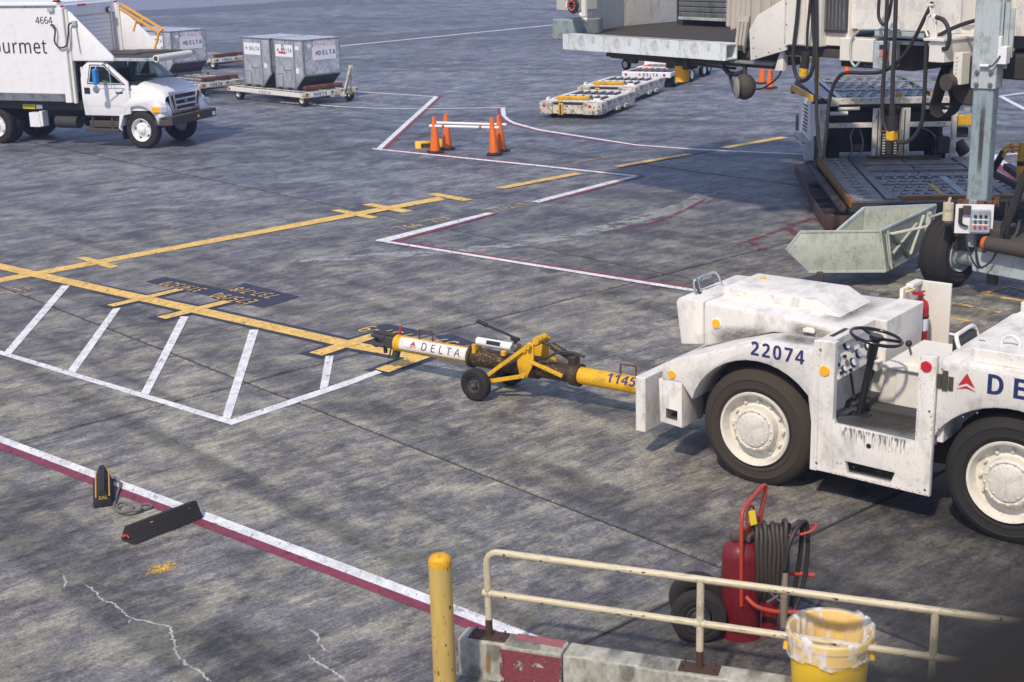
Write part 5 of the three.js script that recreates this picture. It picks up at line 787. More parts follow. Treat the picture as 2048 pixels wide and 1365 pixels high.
// ---------------------------------------------------------------- the aircraft tow bar
{
  const yaw = -35.3, o = V3(-1.41, 0, -16.97), F = new Frame(o, yaw);   // x from the head towards the tractor, z towards the camera
  const t = thing('tow_bar', 'yellow aircraft tow bar on two small black wheels, hitched to the tow tractor', 'tow bar', F);
  const ax = (zx, zy) => F.at(720 + zx / 3.531, 620 + zy / 3.531, 0).x;
  const xW = ax(795, 330), xA = 1.44, xC = ax(1235, 420), xD = ax(1560, 450), xE = 3.55, y = 0.40, R = 0.098;
  const X = (x, yy = y, z = 0) => V3(x, yy, z);
  part(t, 'front_tube', [rod(X(0.02), X(xW), R, R, 32), rod(X(0), X(0.05), R + 0.006, R + 0.006, 32)], M.yellow);
  part(t, 'sleeve', [rod(X(xW - 0.02), X(xC), R + 0.016, R + 0.016, 32), rod(X(xC - 0.05), X(xC + 0.06), R + 0.036, R + 0.036, 32), rod(X(xC + 0.05), X(xD), R + 0.008, R + 0.008, 32), rod(X(xD - 0.10), X(xD), R + 0.035, R + 0.035, 32), rod(X(xW - 0.01), X(xW + 0.03), R + 0.04, R + 0.04, 24)], M.grease);
  part(t, 'rear_tube', [rod(X(xD), X(xE), R, R, 32)], M.yellow);
  const wrap = (g0, r, a0) => { const g = flat(tess.modify(g0)); const p = g.attributes.position, n = g.attributes.normal; for (let i = 0; i < p.count; i++) { const a = a0 + p.getY(i) / r; p.setXYZ(i, p.getX(i), y + Math.sin(a) * r, Math.cos(a) * r); n.setXYZ(i, 0, Math.sin(a), Math.cos(a)); } return g; };
  { const g = flat(new THREE.PlaneGeometry(xW - 0.13, 0.165, 8, 10)); g.translate(0.10 + (xW - 0.13) / 2, 0, 0); part(t, 'white_band', wrap(g, R + 0.003, 0.42), M.white); }
  const fine = (g) => g;
  { let q = 0.44; for (const ch of 'DELTA') { const g = words(ch, 0.098, fontR, 1.05, 0.045), w = g.userData.width; g.translate(q, -0.05, 0); q += w; part(t, 'letter', wrap(g, R + 0.006, 0.42), M.delta); } const e = emblem(0.10); e.translate(0.27, -0.055, 0); part(t, 'emblem', wrap(e, R + 0.006, 0.42), M.emblem); }
  { let q = ax(1768, 510); for (const ch of '1145') { const g = words(ch, 0.115, font, 1, 0.008), w = g.userData.width; g.translate(q, -0.03, 0); q += w; part(t, 'digit', wrap(g, R + 0.004, 0.45), M.navy); } }
  // head fitting
  part(t, 'coupling_head', [box(0.20, 0.16, 0.12, -0.10, y + 0.0, 0, 0, 0, 0, 0.03), box(0.22, 0.05, 0.16, -0.26, y + 0.06, 0, 0, 0, 0, 0.02), box(0.20, 0.05, 0.16, -0.26, y - 0.05, 0, 0, 0, 0, 0.02), rod(X(-0.34, y + 0.10), X(-0.34, y - 0.1), 0.03), rod(X(-0.20, y + 0.12), X(-0.20, y - 0.16), 0.025), box(0.26, 0.03, 0.05, -0.14, y + 0.10, 0.02), rod(X(-0.06, y - 0.05, 0.05), X(-0.10, y - 0.20, 0.06), 0.01), rod(X(-0.04, y - 0.18), X(0, y - 0.06), 0.05)], M.dark);
  part(t, 'release_lever', rod(X(0.02, y + 0.1, -0.02), X(0.05, y + 0.21, -0.02), 0.017), M.redPipe);
  const hoop = (x, w, m) => part(t, 'handle', tube([X(x, y + R - 0.01), X(x, y + R + 0.11), X(x + 0.008, y + R + 0.118), X(x + w - 0.008, y + R + 0.118), X(x + w, y + R + 0.11), X(x + w, y + R - 0.01)], 0.011, 40, 8, false, 0.1), m);
  hoop(ax(418, 180), ax(512, 190) - ax(418, 180), M.rust); hoop(ax(1840, 420), ax(1950, 430) - ax(1840, 420), M.rust);
  // hand pump
  const xp = ax(830, 230), xq = ax(1130, 280), yp = y + 0.205;
  const pump = part(t, 'hand_pump', [rod(X(xp, yp, 0.02), X(xq - 0.06, yp, 0.02), 0.05, 0.05, 24)], M.clean);
  parts(pump, 'pump_end', [rod(X(xq - 0.08, yp, 0.02), X(xq, yp, 0.02), 0.054, 0.054, 24), rod(X(xp - 0.012, yp, 0.02), X(xp + 0.02, yp, 0.02), 0.053, 0.053, 24), rod(X(xq - 0.05, yp, 0.08), X(xq - 0.05, yp, 0.0), 0.035)], M.steel);
  { const g = flat(new THREE.PlaneGeometry(0.20, 0.05, 4, 6)); const p = g.attributes.position; for (let i = 0; i < p.count; i++) { const a = 0.45 + p.getY(i) / 0.052; p.setXYZ(i, (xp + xq) / 2 - 0.03 + p.getX(i), yp + Math.sin(a) * 0.0515, 0.02 + Math.cos(a) * 0.0515); } g.computeVertexNormals(); part(pump, 'label', g, M.black); }
  part(pump, 'pump_handle', [rod(X(xq - 0.02, yp + 0.11, 0.02), X(ax(905, 170), yp + 0.21, 0.02), 0.016), rod(X(ax(905, 170), yp + 0.21, 0.02), X(ax(840, 150), yp + 0.245, 0.02), 0.026, 0.024), box(0.10, 0.04, 0.06, xq - 0.05, yp + 0.10, 0.02), rod(X(xq - 0.05, yp, 0.02), X(xq - 0.05, yp + 0.11, 0.02), 0.02)], M.black);
  parts(t, 'bracket', [box(0.05, 0.12, 0.14, xp + 0.0, y + 0.12, 0.02), box(0.06, 0.06, 0.06, xq - 0.16, y + 0.14, 0.10)], M.yellow);
  // wheel carriage: two plates over the bar, struts down to the axle, tie ram behind
  const xP = ax(1215, 330);
  parts(t, 'pivot_plate', [-1, 1].map((s) => plate([[xP - 0.10, y + 0.06], [xP - 0.09, y + 0.20], [xP + 0.06, y + 0.34], [xP + 0.13, y + 0.33], [xP + 0.13, y + 0.10], [xP + 0.02, y - 0.10], [xP - 0.07, y - 0.06]], s * 0.15 - 0.012, s * 0.15 + 0.012, 0.004)), M.yellow);
  parts(t, 'strut', [-1, 1].flatMap((s) => [beam(X(xP + 0.06, y + 0.30, s * 0.16), X(xA, 0.21, s * 0.27), 0.045, 0.045), beam(X(xP - 0.01, y - 0.07, s * 0.16), X(xA, 0.19, s * 0.27), 0.04, 0.045), beam(X(xP + 0.10, y + 0.12, s * 0.17), X(xD - 0.16, y + 0.0, s * 0.13), 0.04, 0.04)]), M.yellow);
  part(t, 'axle', [rod(X(xA, 0.19, -0.36), X(xA, 0.19, 0.36), 0.03)], M.dark);
  part(t, 'lift_ram', [rod(X(xP + 0.10, y + 0.33), X(xP + 0.30, y + 0.29), 0.02), rod(X(xP + 0.28, y + 0.295), X(xD - 0.12, y + 0.19), 0.045, 0.045, 18), box(0.10, 0.16, 0.12, xD - 0.09, y + 0.14, 0, 0, 0, 0, 0.02)], M.grease);
  part(t, 'ram_hose', tube([X(xP + 0.14, y + 0.14, 0.12), X(xP + 0.30, y + 0.19, 0.14), X(xP + 0.45, y + 0.27, 0.10), X(xP + 0.62, y + 0.27, 0.06), X(xP + 0.74, y + 0.24, 0.04)], 0.015, 40), M.hose);
  parts(t, 'pin', [rod(X(xP + 0.09, y + 0.30, -0.22), X(xP + 0.09, y + 0.30, 0.22), 0.028), rod(X(xP + 0.02, y + 0.24, 0.13), X(xP + 0.02, y + 0.24, 0.19), 0.022), rod(X(xP - 0.0, y - 0.06, 0.13), X(xP - 0.0, y - 0.06, 0.2), 0.026), rod(X(xP + 0.12, y + 0.35, -0.1), X(xP + 0.12, y + 0.35, 0.1), 0.045)], M.yellow);
  const hub = join([latheZ([[0.098, -0.02], [0.092, -0.008], [0.07, -0.03], [0.045, -0.028], [0.04, 0.0], [0.02, 0.008], [0, 0.01]], 28)]);
  for (const s of [1, -1]) { const w = wheel(t, 'wheel', xA, 0.19, s * 0.40, 0.192, 0.10, 0.115, M.dark, hub, M.tyre, 0, s); part(w, 'hub_cap', latheZ([[0, 0.02], [0.018, 0.018], [0.024, 0.0]], 16), M.steel); for (let k = 0; k < 5; k++) part(w, 'lug_nut', ball(0.009, Math.cos(k * 1.257) * 0.056, Math.sin(k * 1.257) * 0.056, -0.022), M.steel); }
}
// ---------------------------------------------------------------- wheel chocks with their rope
{
  const F = new Frame(V3(-3.97, 0, -12.88), -112.5 + 90 + 0);
  const make = (fr, label) => {
    const t = thing('wheel_chock', label, 'wheel chock', fr);
    const w = 0.10, h = 0.185, pr = []; for (const s of [1, -1]) { const a = []; for (let k = 0; k <= 8; k++) { const q = k / 8, x = mix(w, 0.022, q), y = mix(0.012, h, q); a.push([x * s, y]); if (k < 8) a.push([mix(w, 0.022, (k + 0.55) / 8) * s - 0.006 * s, mix(0.012, h, (k + 0.55) / 8)]); } pr.push(...(s > 0 ? a : a.reverse())); }
    return [t, pr, w, h];
  };
  // first: set with its end to the camera
  const d1 = G(140 + 320 / 4.876, 900 + 178 / 4.876, 0.15).sub(G(140 + 325 / 4.876, 900 + 440 / 4.876, 0.15)).setY(0), y1 = Math.atan2(-d1.z, d1.x) / DEG;
  const [a, pr] = make(new Frame(V3(-3.98, 0, -12.88), y1), 'black wheel chock with orange stripes on the white line, its grey rope trailing');
  const L = 0.70; part(a, 'block', plateX(pr, 0, L, 0.006), M.rubber);
  parts(a, 'stripe', [-1, 1].map((s) => { const A = V3(0.0, 0.115, s * 0.058), B = V3(L, 0.115, s * 0.058); return beam(A, B, 0.014, 0.018).translate(0, 0, s * 0.004); }), mat(0.75, 0.36, 0.04, 0.6));
  part(a, 'cord_hole', latheZ([[0, 0.004], [0.022, 0.003], [0.024, 0]], 16).rotateY(-Math.PI / 2).translate(-0.001, 0.05, 0), M.black);
  { const g = words('DAL', 0.035, fontR); g.rotateY(-Math.PI / 2); g.translate(-0.004, 0.085, -0.04); part(a, 'lettering', g, mat(0.75, 0.5, 0.06, 0.6)); }
  const RP = [[420, 290], [470, 305], [487, 350], [460, 420], [440, 500], [425, 570], [470, 610], [540, 625], [620, 620], [690, 590], [760, 570], [795, 552], [760, 532], [700, 545], [680, 585], [600, 595], [520, 610], [462, 590], [455, 545], [500, 515], [560, 520], [590, 550], [605, 575], [620, 565]];
  part(a, 'rope', tube(RP.map(([x, y], i) => F_loc(a, G(140 + x / 4.876, 900 + y / 4.876, 0.02 + (i > 11 ? 0.022 : 0)))), 0.0135, 220, 8), mat(0.16, 0.15, 0.14, 0.9));
  // second: lying along
  const p1 = V3(-3.545, 0, -12.02), p2 = V3(-3.035, 0, -12.60), d2 = p2.clone().sub(p1), y2 = Math.atan2(-d2.z, d2.x) / DEG;
  const [b, pr2] = make(new Frame(p1, y2), 'long black wheel chock lying across the red and white line, red cord at its end');
  const L2 = d2.length() + 0.02; part(b, 'block', plateX(pr2.map(([x, y]) => [x * 1.05, y * 0.84]), 0, L2, 0.02), M.rubber); part(b, 'fluorescent_chip', [box(0.03, 0.006, 0.02, 0.26, 0.125, 0.03), box(0.02, 0.006, 0.015, 0.68, 0.12, 0.035)], mat(0.8, 0.45, 0.04)); part(b, 'cord_end', [tube([V3(-0.03, 0.07, 0.0), V3(-0.012, 0.085, 0.03), V3(-0.01, 0.07, 0.07)], 0.008, 12), tube([V3(-0.03, 0.07, -0.02), V3(-0.012, 0.08, 0.0), V3(-0.01, 0.09, 0.04)], 0.008, 12)], M.redPipe);
}
function F_loc(o, p) { return o.worldToLocal ? (o.updateMatrixWorld(true), o.worldToLocal(p.clone())) : p; }
// ---------------------------------------------------------------- kerb with pipe railing, bollard
{
  const ang = -20.8, F = new Frame(V3(-0.46, 0, -9.46), ang), L = 6.5, hK = 0.30;    // x along the kerb, z towards the camera
  const kerbTex = dataTex(1024, 512, (i, j) => { const u = i / 1024, v = j / 512, s = 0.64 + (NA.at(u * 12, v * 7) - 0.5) * 0.12 + (NB.at(u * 40, v * 22) - 0.5) * 0.12 + (NC.at(u * 200, v * 110) - 0.5) * 0.10 - sst(0.55, 0.8, NC.at(u * 7, v * 4)) * 0.16; return [s * 1.02, s * 1.01, s * 0.93]; });
  const kmat = new THREE.MeshStandardMaterial({ map: kerbTex, roughness: 0.85, bumpMap: kerbTex, bumpScale: 0.002 });
  const k = new THREE.Group(); k.name = 'concrete_kerb'; k.position.copy(F.o); k.rotation.y = F.yaw; scene.add(k); tag(k, 'low weathered concrete kerb wall under the cream railing, with a patch of maroon paint', 'kerb');
  parts(k, 'kerb_section', [span(0, 0.80, -0.02, hK, -0.205, 0, 0.02), span(0.806, 3.2, -0.02, hK - 0.003, -0.207, -0.002, 0.02), span(3.206, L, -0.02, hK, -0.205, 0, 0.02)], kmat);
  const redTex = dataTex(512, 256, (i, j) => { const u = i / 512, v = j / 256, e = Math.min(u * 9, (1 - u) * 14, 9), n = NA.at(u * 9, v * 6) * 0.55 + NB.at(u * 26, v * 18) * 0.3 + NC.at(u * 80, v * 60) * 0.15, q = e + n * 2.2 - 1.1 > 0.1 && !(n > 0.70) ? 1 : 0; return [q, q, q]; }, false);
  const red = new THREE.MeshStandardMaterial({ map: paintTex, color: rgb(0.27, 0.06, 0.075), roughness: 0.8, alphaMap: redTex, alphaTest: 0.5 });
  part(k, 'maroon_paint', [patch(V3(0.33, -0.01, 0.004), V3(0.80, -0.01, 0.004), V3(0.80, hK - 0.03, 0.004), V3(0.33, hK - 0.03, 0.004))], red);
  part(k, 'maroon_paint', [patch(V3(0.40, hK + 0.003, -0.11), V3(0.78, hK + 0.003, -0.09), V3(0.78, hK + 0.003, -0.2), V3(0.40, hK + 0.003, -0.2))], new THREE.MeshStandardMaterial({ map: paintTex, color: rgb(0.42, 0.14, 0.16), roughness: 0.8, alphaMap: redTex, alphaTest: 0.5 }));
  part(k, 'rust_run', [patch(V3(0.215, 0.02, 0.004), V3(0.265, 0.02, 0.004), V3(0.26, hK - 0.015, 0.004), V3(0.225, hK - 0.015, 0.004))], new THREE.MeshStandardMaterial({ color: rgb(0.33, 0.16, 0.05), roughness: 0.9, alphaMap: sootTex, transparent: true }));
  part(k, 'rust_run', [patch(V3(0.24, hK + 0.003, -0.02), V3(0.36, hK + 0.003, -0.02), V3(0.36, hK + 0.003, -0.12), V3(0.24, hK + 0.003, -0.12))], new THREE.MeshStandardMaterial({ color: rgb(0.40, 0.18, 0.06), roughness: 0.9, alphaMap: sootTex, transparent: true }));
  part(k, 'crack_line', (() => { const r = rng(3), a = []; let p = V3(0.36, 0.0, 0.0055); for (let i = 0; i < 9; i++) { const q = p.clone().add(V3((r() - 0.42) * 0.03, 0.028, 0)); a.push(rod(p, q, 0.0016, 0.0016, 5)); p = q; } return a; })(), M.dark);
  // loose grit drifted along the back of the kerb
  { const r = rng(77), a = []; for (let i = 0; i < 900; i++) { const x = 0.35 + Math.pow(r(), 1.3) * 3.2, z = -0.215 - Math.pow(r(), 2.2) * 0.10, s = 0.003 + r() * 0.008; a.push(put(new THREE.TetrahedronGeometry(s), x, 0.003, z, r() * 3, r() * 3)); } const g = part(k, 'grit', a, mat(0.66, 0.66, 0.64, 0.9)); g.userData.kind = 'stuff'; }
  // railing
  const t = thing('pipe_railing', 'cream two-bar pipe railing with chipped paint and rusty foot plates on the low kerb wall', 'railing', F);
  const R = 0.026, zc = -0.10, top = hK + 0.675, mid = hK + 0.345, xs = [0.215, 1.78, 3.32, 4.86];
  part(t, 'top_rail', tube([V3(xs[0], hK + 0.45, zc), V3(xs[0], top - 0.10, zc), V3(xs[0] + 0.012, top - 0.045, zc), V3(xs[0] + 0.045, top - 0.012, zc), V3(xs[0] + 0.10, top, zc), V3(xs[0] + 0.4, top, zc), V3(2, top, zc), V3(4, top, zc), V3(L, top, zc)], R, 200, 16, false, 0.5), M.rail);
  part(t, 'middle_rail', rod(V3(xs[0], mid, zc), V3(L, mid, zc), R * 0.96, R * 0.96, 16), M.rail);
  xs.forEach((x, i) => { const p = part(t, 'post', [rod(V3(x, hK + 0.13, zc), V3(x, i ? top : hK + 0.5, zc), R, R, 16), rod(V3(x - 0.036, mid, zc), V3(x + 0.036, mid, zc), R * 1.12, R * 1.12, 16)], M.rail); part(p, 'rusted_foot', rod(V3(x, hK, zc), V3(x, hK + 0.14, zc), R * 1.02, R * 1.02, 16), M.brown); });
  xs.forEach((x) => { const p = part(t, 'foot_plate', box(0.28, 0.014, 0.13, x + 0.0, hK + 0.007, zc + 0.005, 0, 0.04), M.brown); for (const [a, b] of [[-0.11, -0.04], [-0.11, 0.045], [0.11, -0.04], [0.11, 0.045]]) part(p, 'anchor_bolt', rod(V3(x + a, hK + 0.012, zc + b), V3(x + a, hK + 0.04, zc + b), 0.007), M.brown); });
  // paint worn through to dark steel on the upper faces of the bars
  const chipT = dataTex(1024, 128, (i, j) => { const u = i / 1024, v = j / 128, n = NA.at(u * 130, v * 5) * 0.5 + NB.at(u * 40, v * 3) * 0.35 + NC.at(u * 240, v * 30) * 0.15, c = n > 0.66 + Math.abs(v - 0.35) * 0.35 ? 1 : 0; return [c, c, c]; }, false);
  const chipM = new THREE.MeshStandardMaterial({ color: rgb(0.05, 0.03, 0.025), roughness: 0.8, alphaMap: chipT, alphaTest: 0.5 });
  const chipBand = (y, r) => { const P = [], U = [], I = [], n = 30, m = 10; for (let i = 0; i <= n; i++) for (let j = 0; j <= m; j++) { const a = -1.0 + j / m * 1.9; P.push(0.35 + i / n * 5.2, y + Math.sin(a) * r, zc + Math.cos(a) * r); U.push(i / n * 1.4, j / m); } for (let i = 0; i < n; i++) for (let j = 0; j < m; j++) { const a = i * (m + 1) + j; I.push(a, a + m + 1, a + 1, a + 1, a + m + 1, a + m + 2); } const g = new THREE.BufferGeometry(); g.setAttribute('position', new THREE.Float32BufferAttribute(P, 3)); g.setAttribute('uv', new THREE.Float32BufferAttribute(U, 2)); g.setIndex(I); g.computeVertexNormals(); return flat(g); };
  part(t, 'bare_metal_chip', [chipBand(top, R + 0.0012)], chipM); part(t, 'bare_metal_chip', [chipBand(mid, R * 0.96 + 0.0012)], chipM);
  // bollard
  const b = thing('steel_bollard', 'yellow steel bollard with rust spots at the left end of the kerb wall', 'bollard', new Frame(V3(-0.537, 0, -9.06), 0));
  const spot = dataTex(512, 512, (i, j) => { const u = i / 512, v = j / 512, low = sst(0.75, 0.2, v), n = NA.at(u * 40, v * 60) * 0.5 + NB.at(u * 90, v * 130) * 0.3 + NC.at(u * 11, v * 9) * 0.2, q = n > 0.80 - low * 0.10; const c = 0.9 + (NC.at(u * 16, v * 16) - 0.5) * 0.07; return q ? [0.26, 0.14, 0.08] : [0.85 * c, 0.72 * c, 0.40 * c]; });
  part(b, 'post', lathe([[0.083, -0.02], [0.081, 0.0], [0.08, 1.09], [0.078, 1.105]], 48), new THREE.MeshStandardMaterial({ map: spot, roughness: 0.5 }));
  part(b, 'cap', lathe([[0.0805, 1.075], [0.081, 1.09], [0.077, 1.12], [0.062, 1.14], [0.03, 1.15], [0, 1.152]], 48), new THREE.MeshStandardMaterial({ map: yellowTex, color: rgb(1.0, 0.95, 0.72), roughness: 0.6 }));
}
// ---------------------------------------------------------------- wheeled extinguisher
{
  const F = new Frame(V3(1.70, 0, -10.0), -4);              // x to the hose side, z towards the camera
  const t = thing('wheeled_extinguisher', 'large red wheeled fire extinguisher with coiled hose standing behind the cream railing', 'fire extinguisher', F);
  part(t, 'tank', lathe([[0, 0.05], [0.14, 0.055], [0.15, 0.08], [0.15, 0.66], [0.14, 0.72], [0.10, 0.765], [0.05, 0.785], [0, 0.79]], 48), M.redDull);
  part(t, 'weld_band', [lathe([[0.151, 0.62], [0.1525, 0.625], [0.151, 0.63]], 48), lathe([[0.151, 0.12], [0.1525, 0.125], [0.151, 0.13]], 48)], M.redDull);
  part(t, 'base_skirt', [lathe([[0.165, 0.0], [0.168, 0.0], [0.168, 0.07], [0.162, 0.07], [0.162, 0.0]], 40), lathe([[0.07, 0.0], [0.073, 0.0], [0.073, 0.075], [0.0, 0.075]], 30).translate(0.22, 0, 0.02)], M.redDull);
  part(t, 'nitrogen_bottle', lathe([[0, 0.05], [0.055, 0.055], [0.06, 0.08], [0.06, 0.50], [0.03, 0.57], [0.02, 0.6], [0, 0.6]], 24).translate(0.22, 0, 0.02), M.redDull);
  part(t, 'valve_cap', [plateY([[-0.10, 0.0], [-0.06, 0.06], [0.0, 0.05], [0.05, 0.09], [0.08, 0.03], [0.12, 0.0], [0.07, -0.05], [0.02, -0.09], [-0.03, -0.05], [-0.08, -0.06]], 0.785, 0.84, 0.01), rod(V3(0, 0.76, 0), V3(0, 0.8, 0), 0.05), box(0.10, 0.025, 0.03, 0.10, 0.85, -0.03, 0, 0.3, 0.2)], mat(0.10, 0.075, 0.06, 0.6));
  const zh = -0.10;                                         // push handle
  part(t, 'push_handle', [tube([V3(-0.01, 0.30, 0.155), V3(-0.02, 0.80, 0.16), V3(-0.02, 0.98, 0.14), V3(-0.005, 1.06, 0.10), V3(0.08, 1.12, -0.02), V3(0.175, 1.155, -0.16), V3(0.185, 1.09, -0.18), V3(0.16, 0.95, -0.17), V3(0.14, 0.7, -0.155), V3(0.12, 0.3, -0.12)], 0.016, 120, 10, false, 0.35), beam(V3(-0.02, 0.88, 0.15), V3(0.15, 0.90, -0.17), 0.02, 0.055), tube([V3(0.03, 0.84, 0.06), V3(0.03, 1.0, 0.05), V3(0.06, 1.05, 0.0), V3(0.09, 1.0, -0.05), V3(0.09, 0.84, -0.06)], 0.010, 30)], M.redPipe);
  part(t, 'inspection_tag', box(0.05, 0.12, 0.006, 0.07, 0.98, 0.06, 0.1, 0.2, 0.2), mat(0.9, 0.68, 0.04, 0.5));
  part(t, 'hose_bracket', [tube([V3(0.10, 0.83, -0.05), V3(0.35, 0.84, -0.05), V3(0.50, 0.87, -0.06), V3(0.55, 0.90, -0.0), V3(0.51, 0.87, 0.05), V3(0.38, 0.83, 0.04), V3(0.10, 0.82, 0.03)], 0.011, 60), rod(V3(0.12, 0.50, -0.05), V3(0.56, 0.46, -0.05), 0.018), tube([V3(0.02, 0.38, 0.16), V3(0.10, 0.32, 0.2), V3(0.24, 0.28, 0.2), V3(0.42, 0.27, 0.19)], 0.018, 30)], M.redPipe);
  // coiled hose: turns hang over the bracket, later turns a little longer
  const coil = []; const turns = 8; const pts = [];
  for (let k = 0; k <= turns * 18; k++) { const a = k / 18 * 6.2832, f = k / (turns * 18), x = 0.10 + f * 0.25 + Math.sin(k * 1.7) * 0.004, ry = 0.315 + 0.02 * Math.sin(k * 0.21), rz = 0.105 + 0.012 * Math.sin(k * 0.33 + 1); pts.push(V3(x, 0.585 + Math.cos(a) * ry + (f > 0.8 ? 0.015 : 0), Math.sin(a) * rz)); }
  part(t, 'coiled_hose', tube(pts, 0.0185, turns * 60, 9), mat(0.045, 0.036, 0.03, 0.55));
  part(t, 'loose_hose', [tube([V3(0.30, 0.60, 0.16), V3(0.34, 0.82, 0.14), V3(0.42, 0.92, 0.05), V3(0.48, 0.90, -0.03), V3(0.50, 0.7, -0.04), V3(0.48, 0.45, -0.02), V3(0.42, 0.24, 0.02), V3(0.36, 0.16, 0.06)], 0.018, 80), tube([V3(0.36, 0.88, 0.02), V3(0.44, 0.91, -0.02), V3(0.45, 0.7, -0.05), V3(0.42, 0.4, -0.05), V3(0.38, 0.22, 0)], 0.018, 60)], mat(0.03, 0.027, 0.026, 0.5));
  part(t, 'nozzle', [rod(V3(0.30, 0.17, 0.22), V3(0.30, 0.40, 0.205), 0.024, 0.03, 16), rod(V3(0.30, 0.40, 0.205), V3(0.31, 0.58, 0.17), 0.03, 0.02, 16)], mat(0.24, 0.18, 0.13, 0.5));
  part(t, 'valve_lever', [rod(V3(0.18, 0.35, 0.19), V3(0.26, 0.42, 0.21), 0.012), rod(V3(0.2, 0.43, 0.2), V3(0.27, 0.37, 0.21), 0.008)], M.steel);
  const wh = join([latheZ([[0.09, -0.02], [0.085, 0.0], [0.06, -0.02], [0.03, 0.0], [0, 0.005]], 24)]);
  for (const [x, z, f] of [[-0.25, 0.19, 1], [-0.25, -0.22, -1]]) wheel(t, 'wheel', x - 0.08, 0.21, z, 0.212, 0.10, 0.09, M.dark, wh, M.tyre, 0, f);
  part(t, 'axle', rod(V3(-0.33, 0.21, -0.25), V3(-0.33, 0.21, 0.2), 0.016), M.dark);
}
// ---------------------------------------------------------------- waste bin with its liner
{
  const F = new Frame(V3(2.085, 0, -8.70), 0);
  const t = thing('waste_bin', 'yellow round plastic waste bin lined with a crumpled clear bag, behind the railing', 'waste bin', F);
  const ym = new THREE.MeshPhysicalMaterial({ color: rgb(0.86, 0.55, 0.03), roughness: 0.45 });
  part(t, 'bin_body', lathe([[0, 0.0], [0.215, 0.0], [0.228, 0.02], [0.262, 0.54], [0.272, 0.545], [0.272, 0.63], [0.285, 0.64], [0.287, 0.69], [0.279, 0.70], [0.270, 0.695], [0.262, 0.66], [0.25, 0.55], [0.214, 0.03], [0, 0.025]], 64), ym);
  for (const a of [2.15, 5.1]) part(t, 'handle', [box(0.11, 0.10, 0.035, 0, 0.585, 0.287, -0.12, 0, 0, 0.012).rotateY(a - 1.57 + 3.9)], ym);
  { const g = flat(new THREE.PlaneGeometry(0.09, 0.05, 8, 3)); const p = g.attributes.position; for (let i = 0; i < p.count; i++) { const a = 0.62 + p.getX(i) / 0.274; p.setXYZ(i, Math.sin(a) * 0.274, 0.592 + p.getY(i), Math.cos(a) * 0.274); } g.computeVertexNormals(); const lb = part(t, 'print_block', g, new THREE.MeshStandardMaterial({ color: rgb(0.03, 0.03, 0.04), roughness: 0.5, alphaMap: dataTex(32, 32, (i, j) => (Math.floor(j / 5) % 2 ? [1, 1, 1] : [0, 0, 0]), false), alphaTest: 0.5 })); }
  // liner: a thin crumpled film, over the rim outside and down into the bin
  const P = [], I = [], U = [], n = 160, prof = [[0.285, 0.545], [0.286, 0.58], [0.289, 0.63], [0.294, 0.68], [0.289, 0.708], [0.274, 0.712], [0.258, 0.69], [0.248, 0.60], [0.238, 0.48], [0.225, 0.34], [0.20, 0.22], [0.1, 0.14], [0.0, 0.12]], m = prof.length;
  for (let i = 0; i <= n; i++) for (let j = 0; j < m; j++) {
    const a = i / n * 6.2832, [r, y] = prof[j], ca = Math.cos(a) * 3 + 5, sa = Math.sin(a) * 3 + 5, inner = j > 5 ? 1 : 0;
    const w = (fbm(NA, ca * 1.6 + j * 0.07, sa * 1.6 + j * 0.35, 3) - 0.5), w2 = (fbm(NB, ca * 5 + j * 0.1, sa * 5 + j * 0.25, 2) - 0.5);
    const lift = (j === 4 || j === 5) ? Math.max(0, w) * 0.09 * (Math.sin(a + 0.6) > -0.3 ? 1.4 : 0.2) : 0;
    const rr = r + (inner ? -Math.abs(w) * 0.10 - Math.abs(w2) * 0.03 : j < 3 ? Math.abs(w2) * 0.012 + (j === 0 ? 0.004 : 0) : 0.003), yy = y + lift + (j === 0 ? w * 0.07 : 0);
    P.push(Math.cos(a) * rr, yy, Math.sin(a) * rr); U.push(i / n, j / m);
  }
  for (let i = 0; i < n; i++) for (let j = 0; j < m - 1; j++) { const a = i * m + j; I.push(a, a + 1, a + m, a + 1, a + m + 1, a + m); }
  const g = new THREE.BufferGeometry(); g.setAttribute('position', new THREE.Float32BufferAttribute(P, 3)); g.setAttribute('uv', new THREE.Float32BufferAttribute(U, 2)); g.setIndex(I); g.computeVertexNormals();
  const film = dataTex(512, 128, (i, j) => { const u = i / 512, v = j / 128, n0 = NA.at(u * 26, v * 5) * 0.6 + NB.at(u * 70, v * 14) * 0.4, k = 0.22 + sst(0.40, 0.75, n0) * 0.55; return [k, k, k]; }, false);
  part(t, 'bin_liner', g, new THREE.MeshPhysicalMaterial({ color: rgb(0.9, 0.9, 0.9), roughness: 0.35, alphaMap: film, transparent: true, side: THREE.DoubleSide }));
}

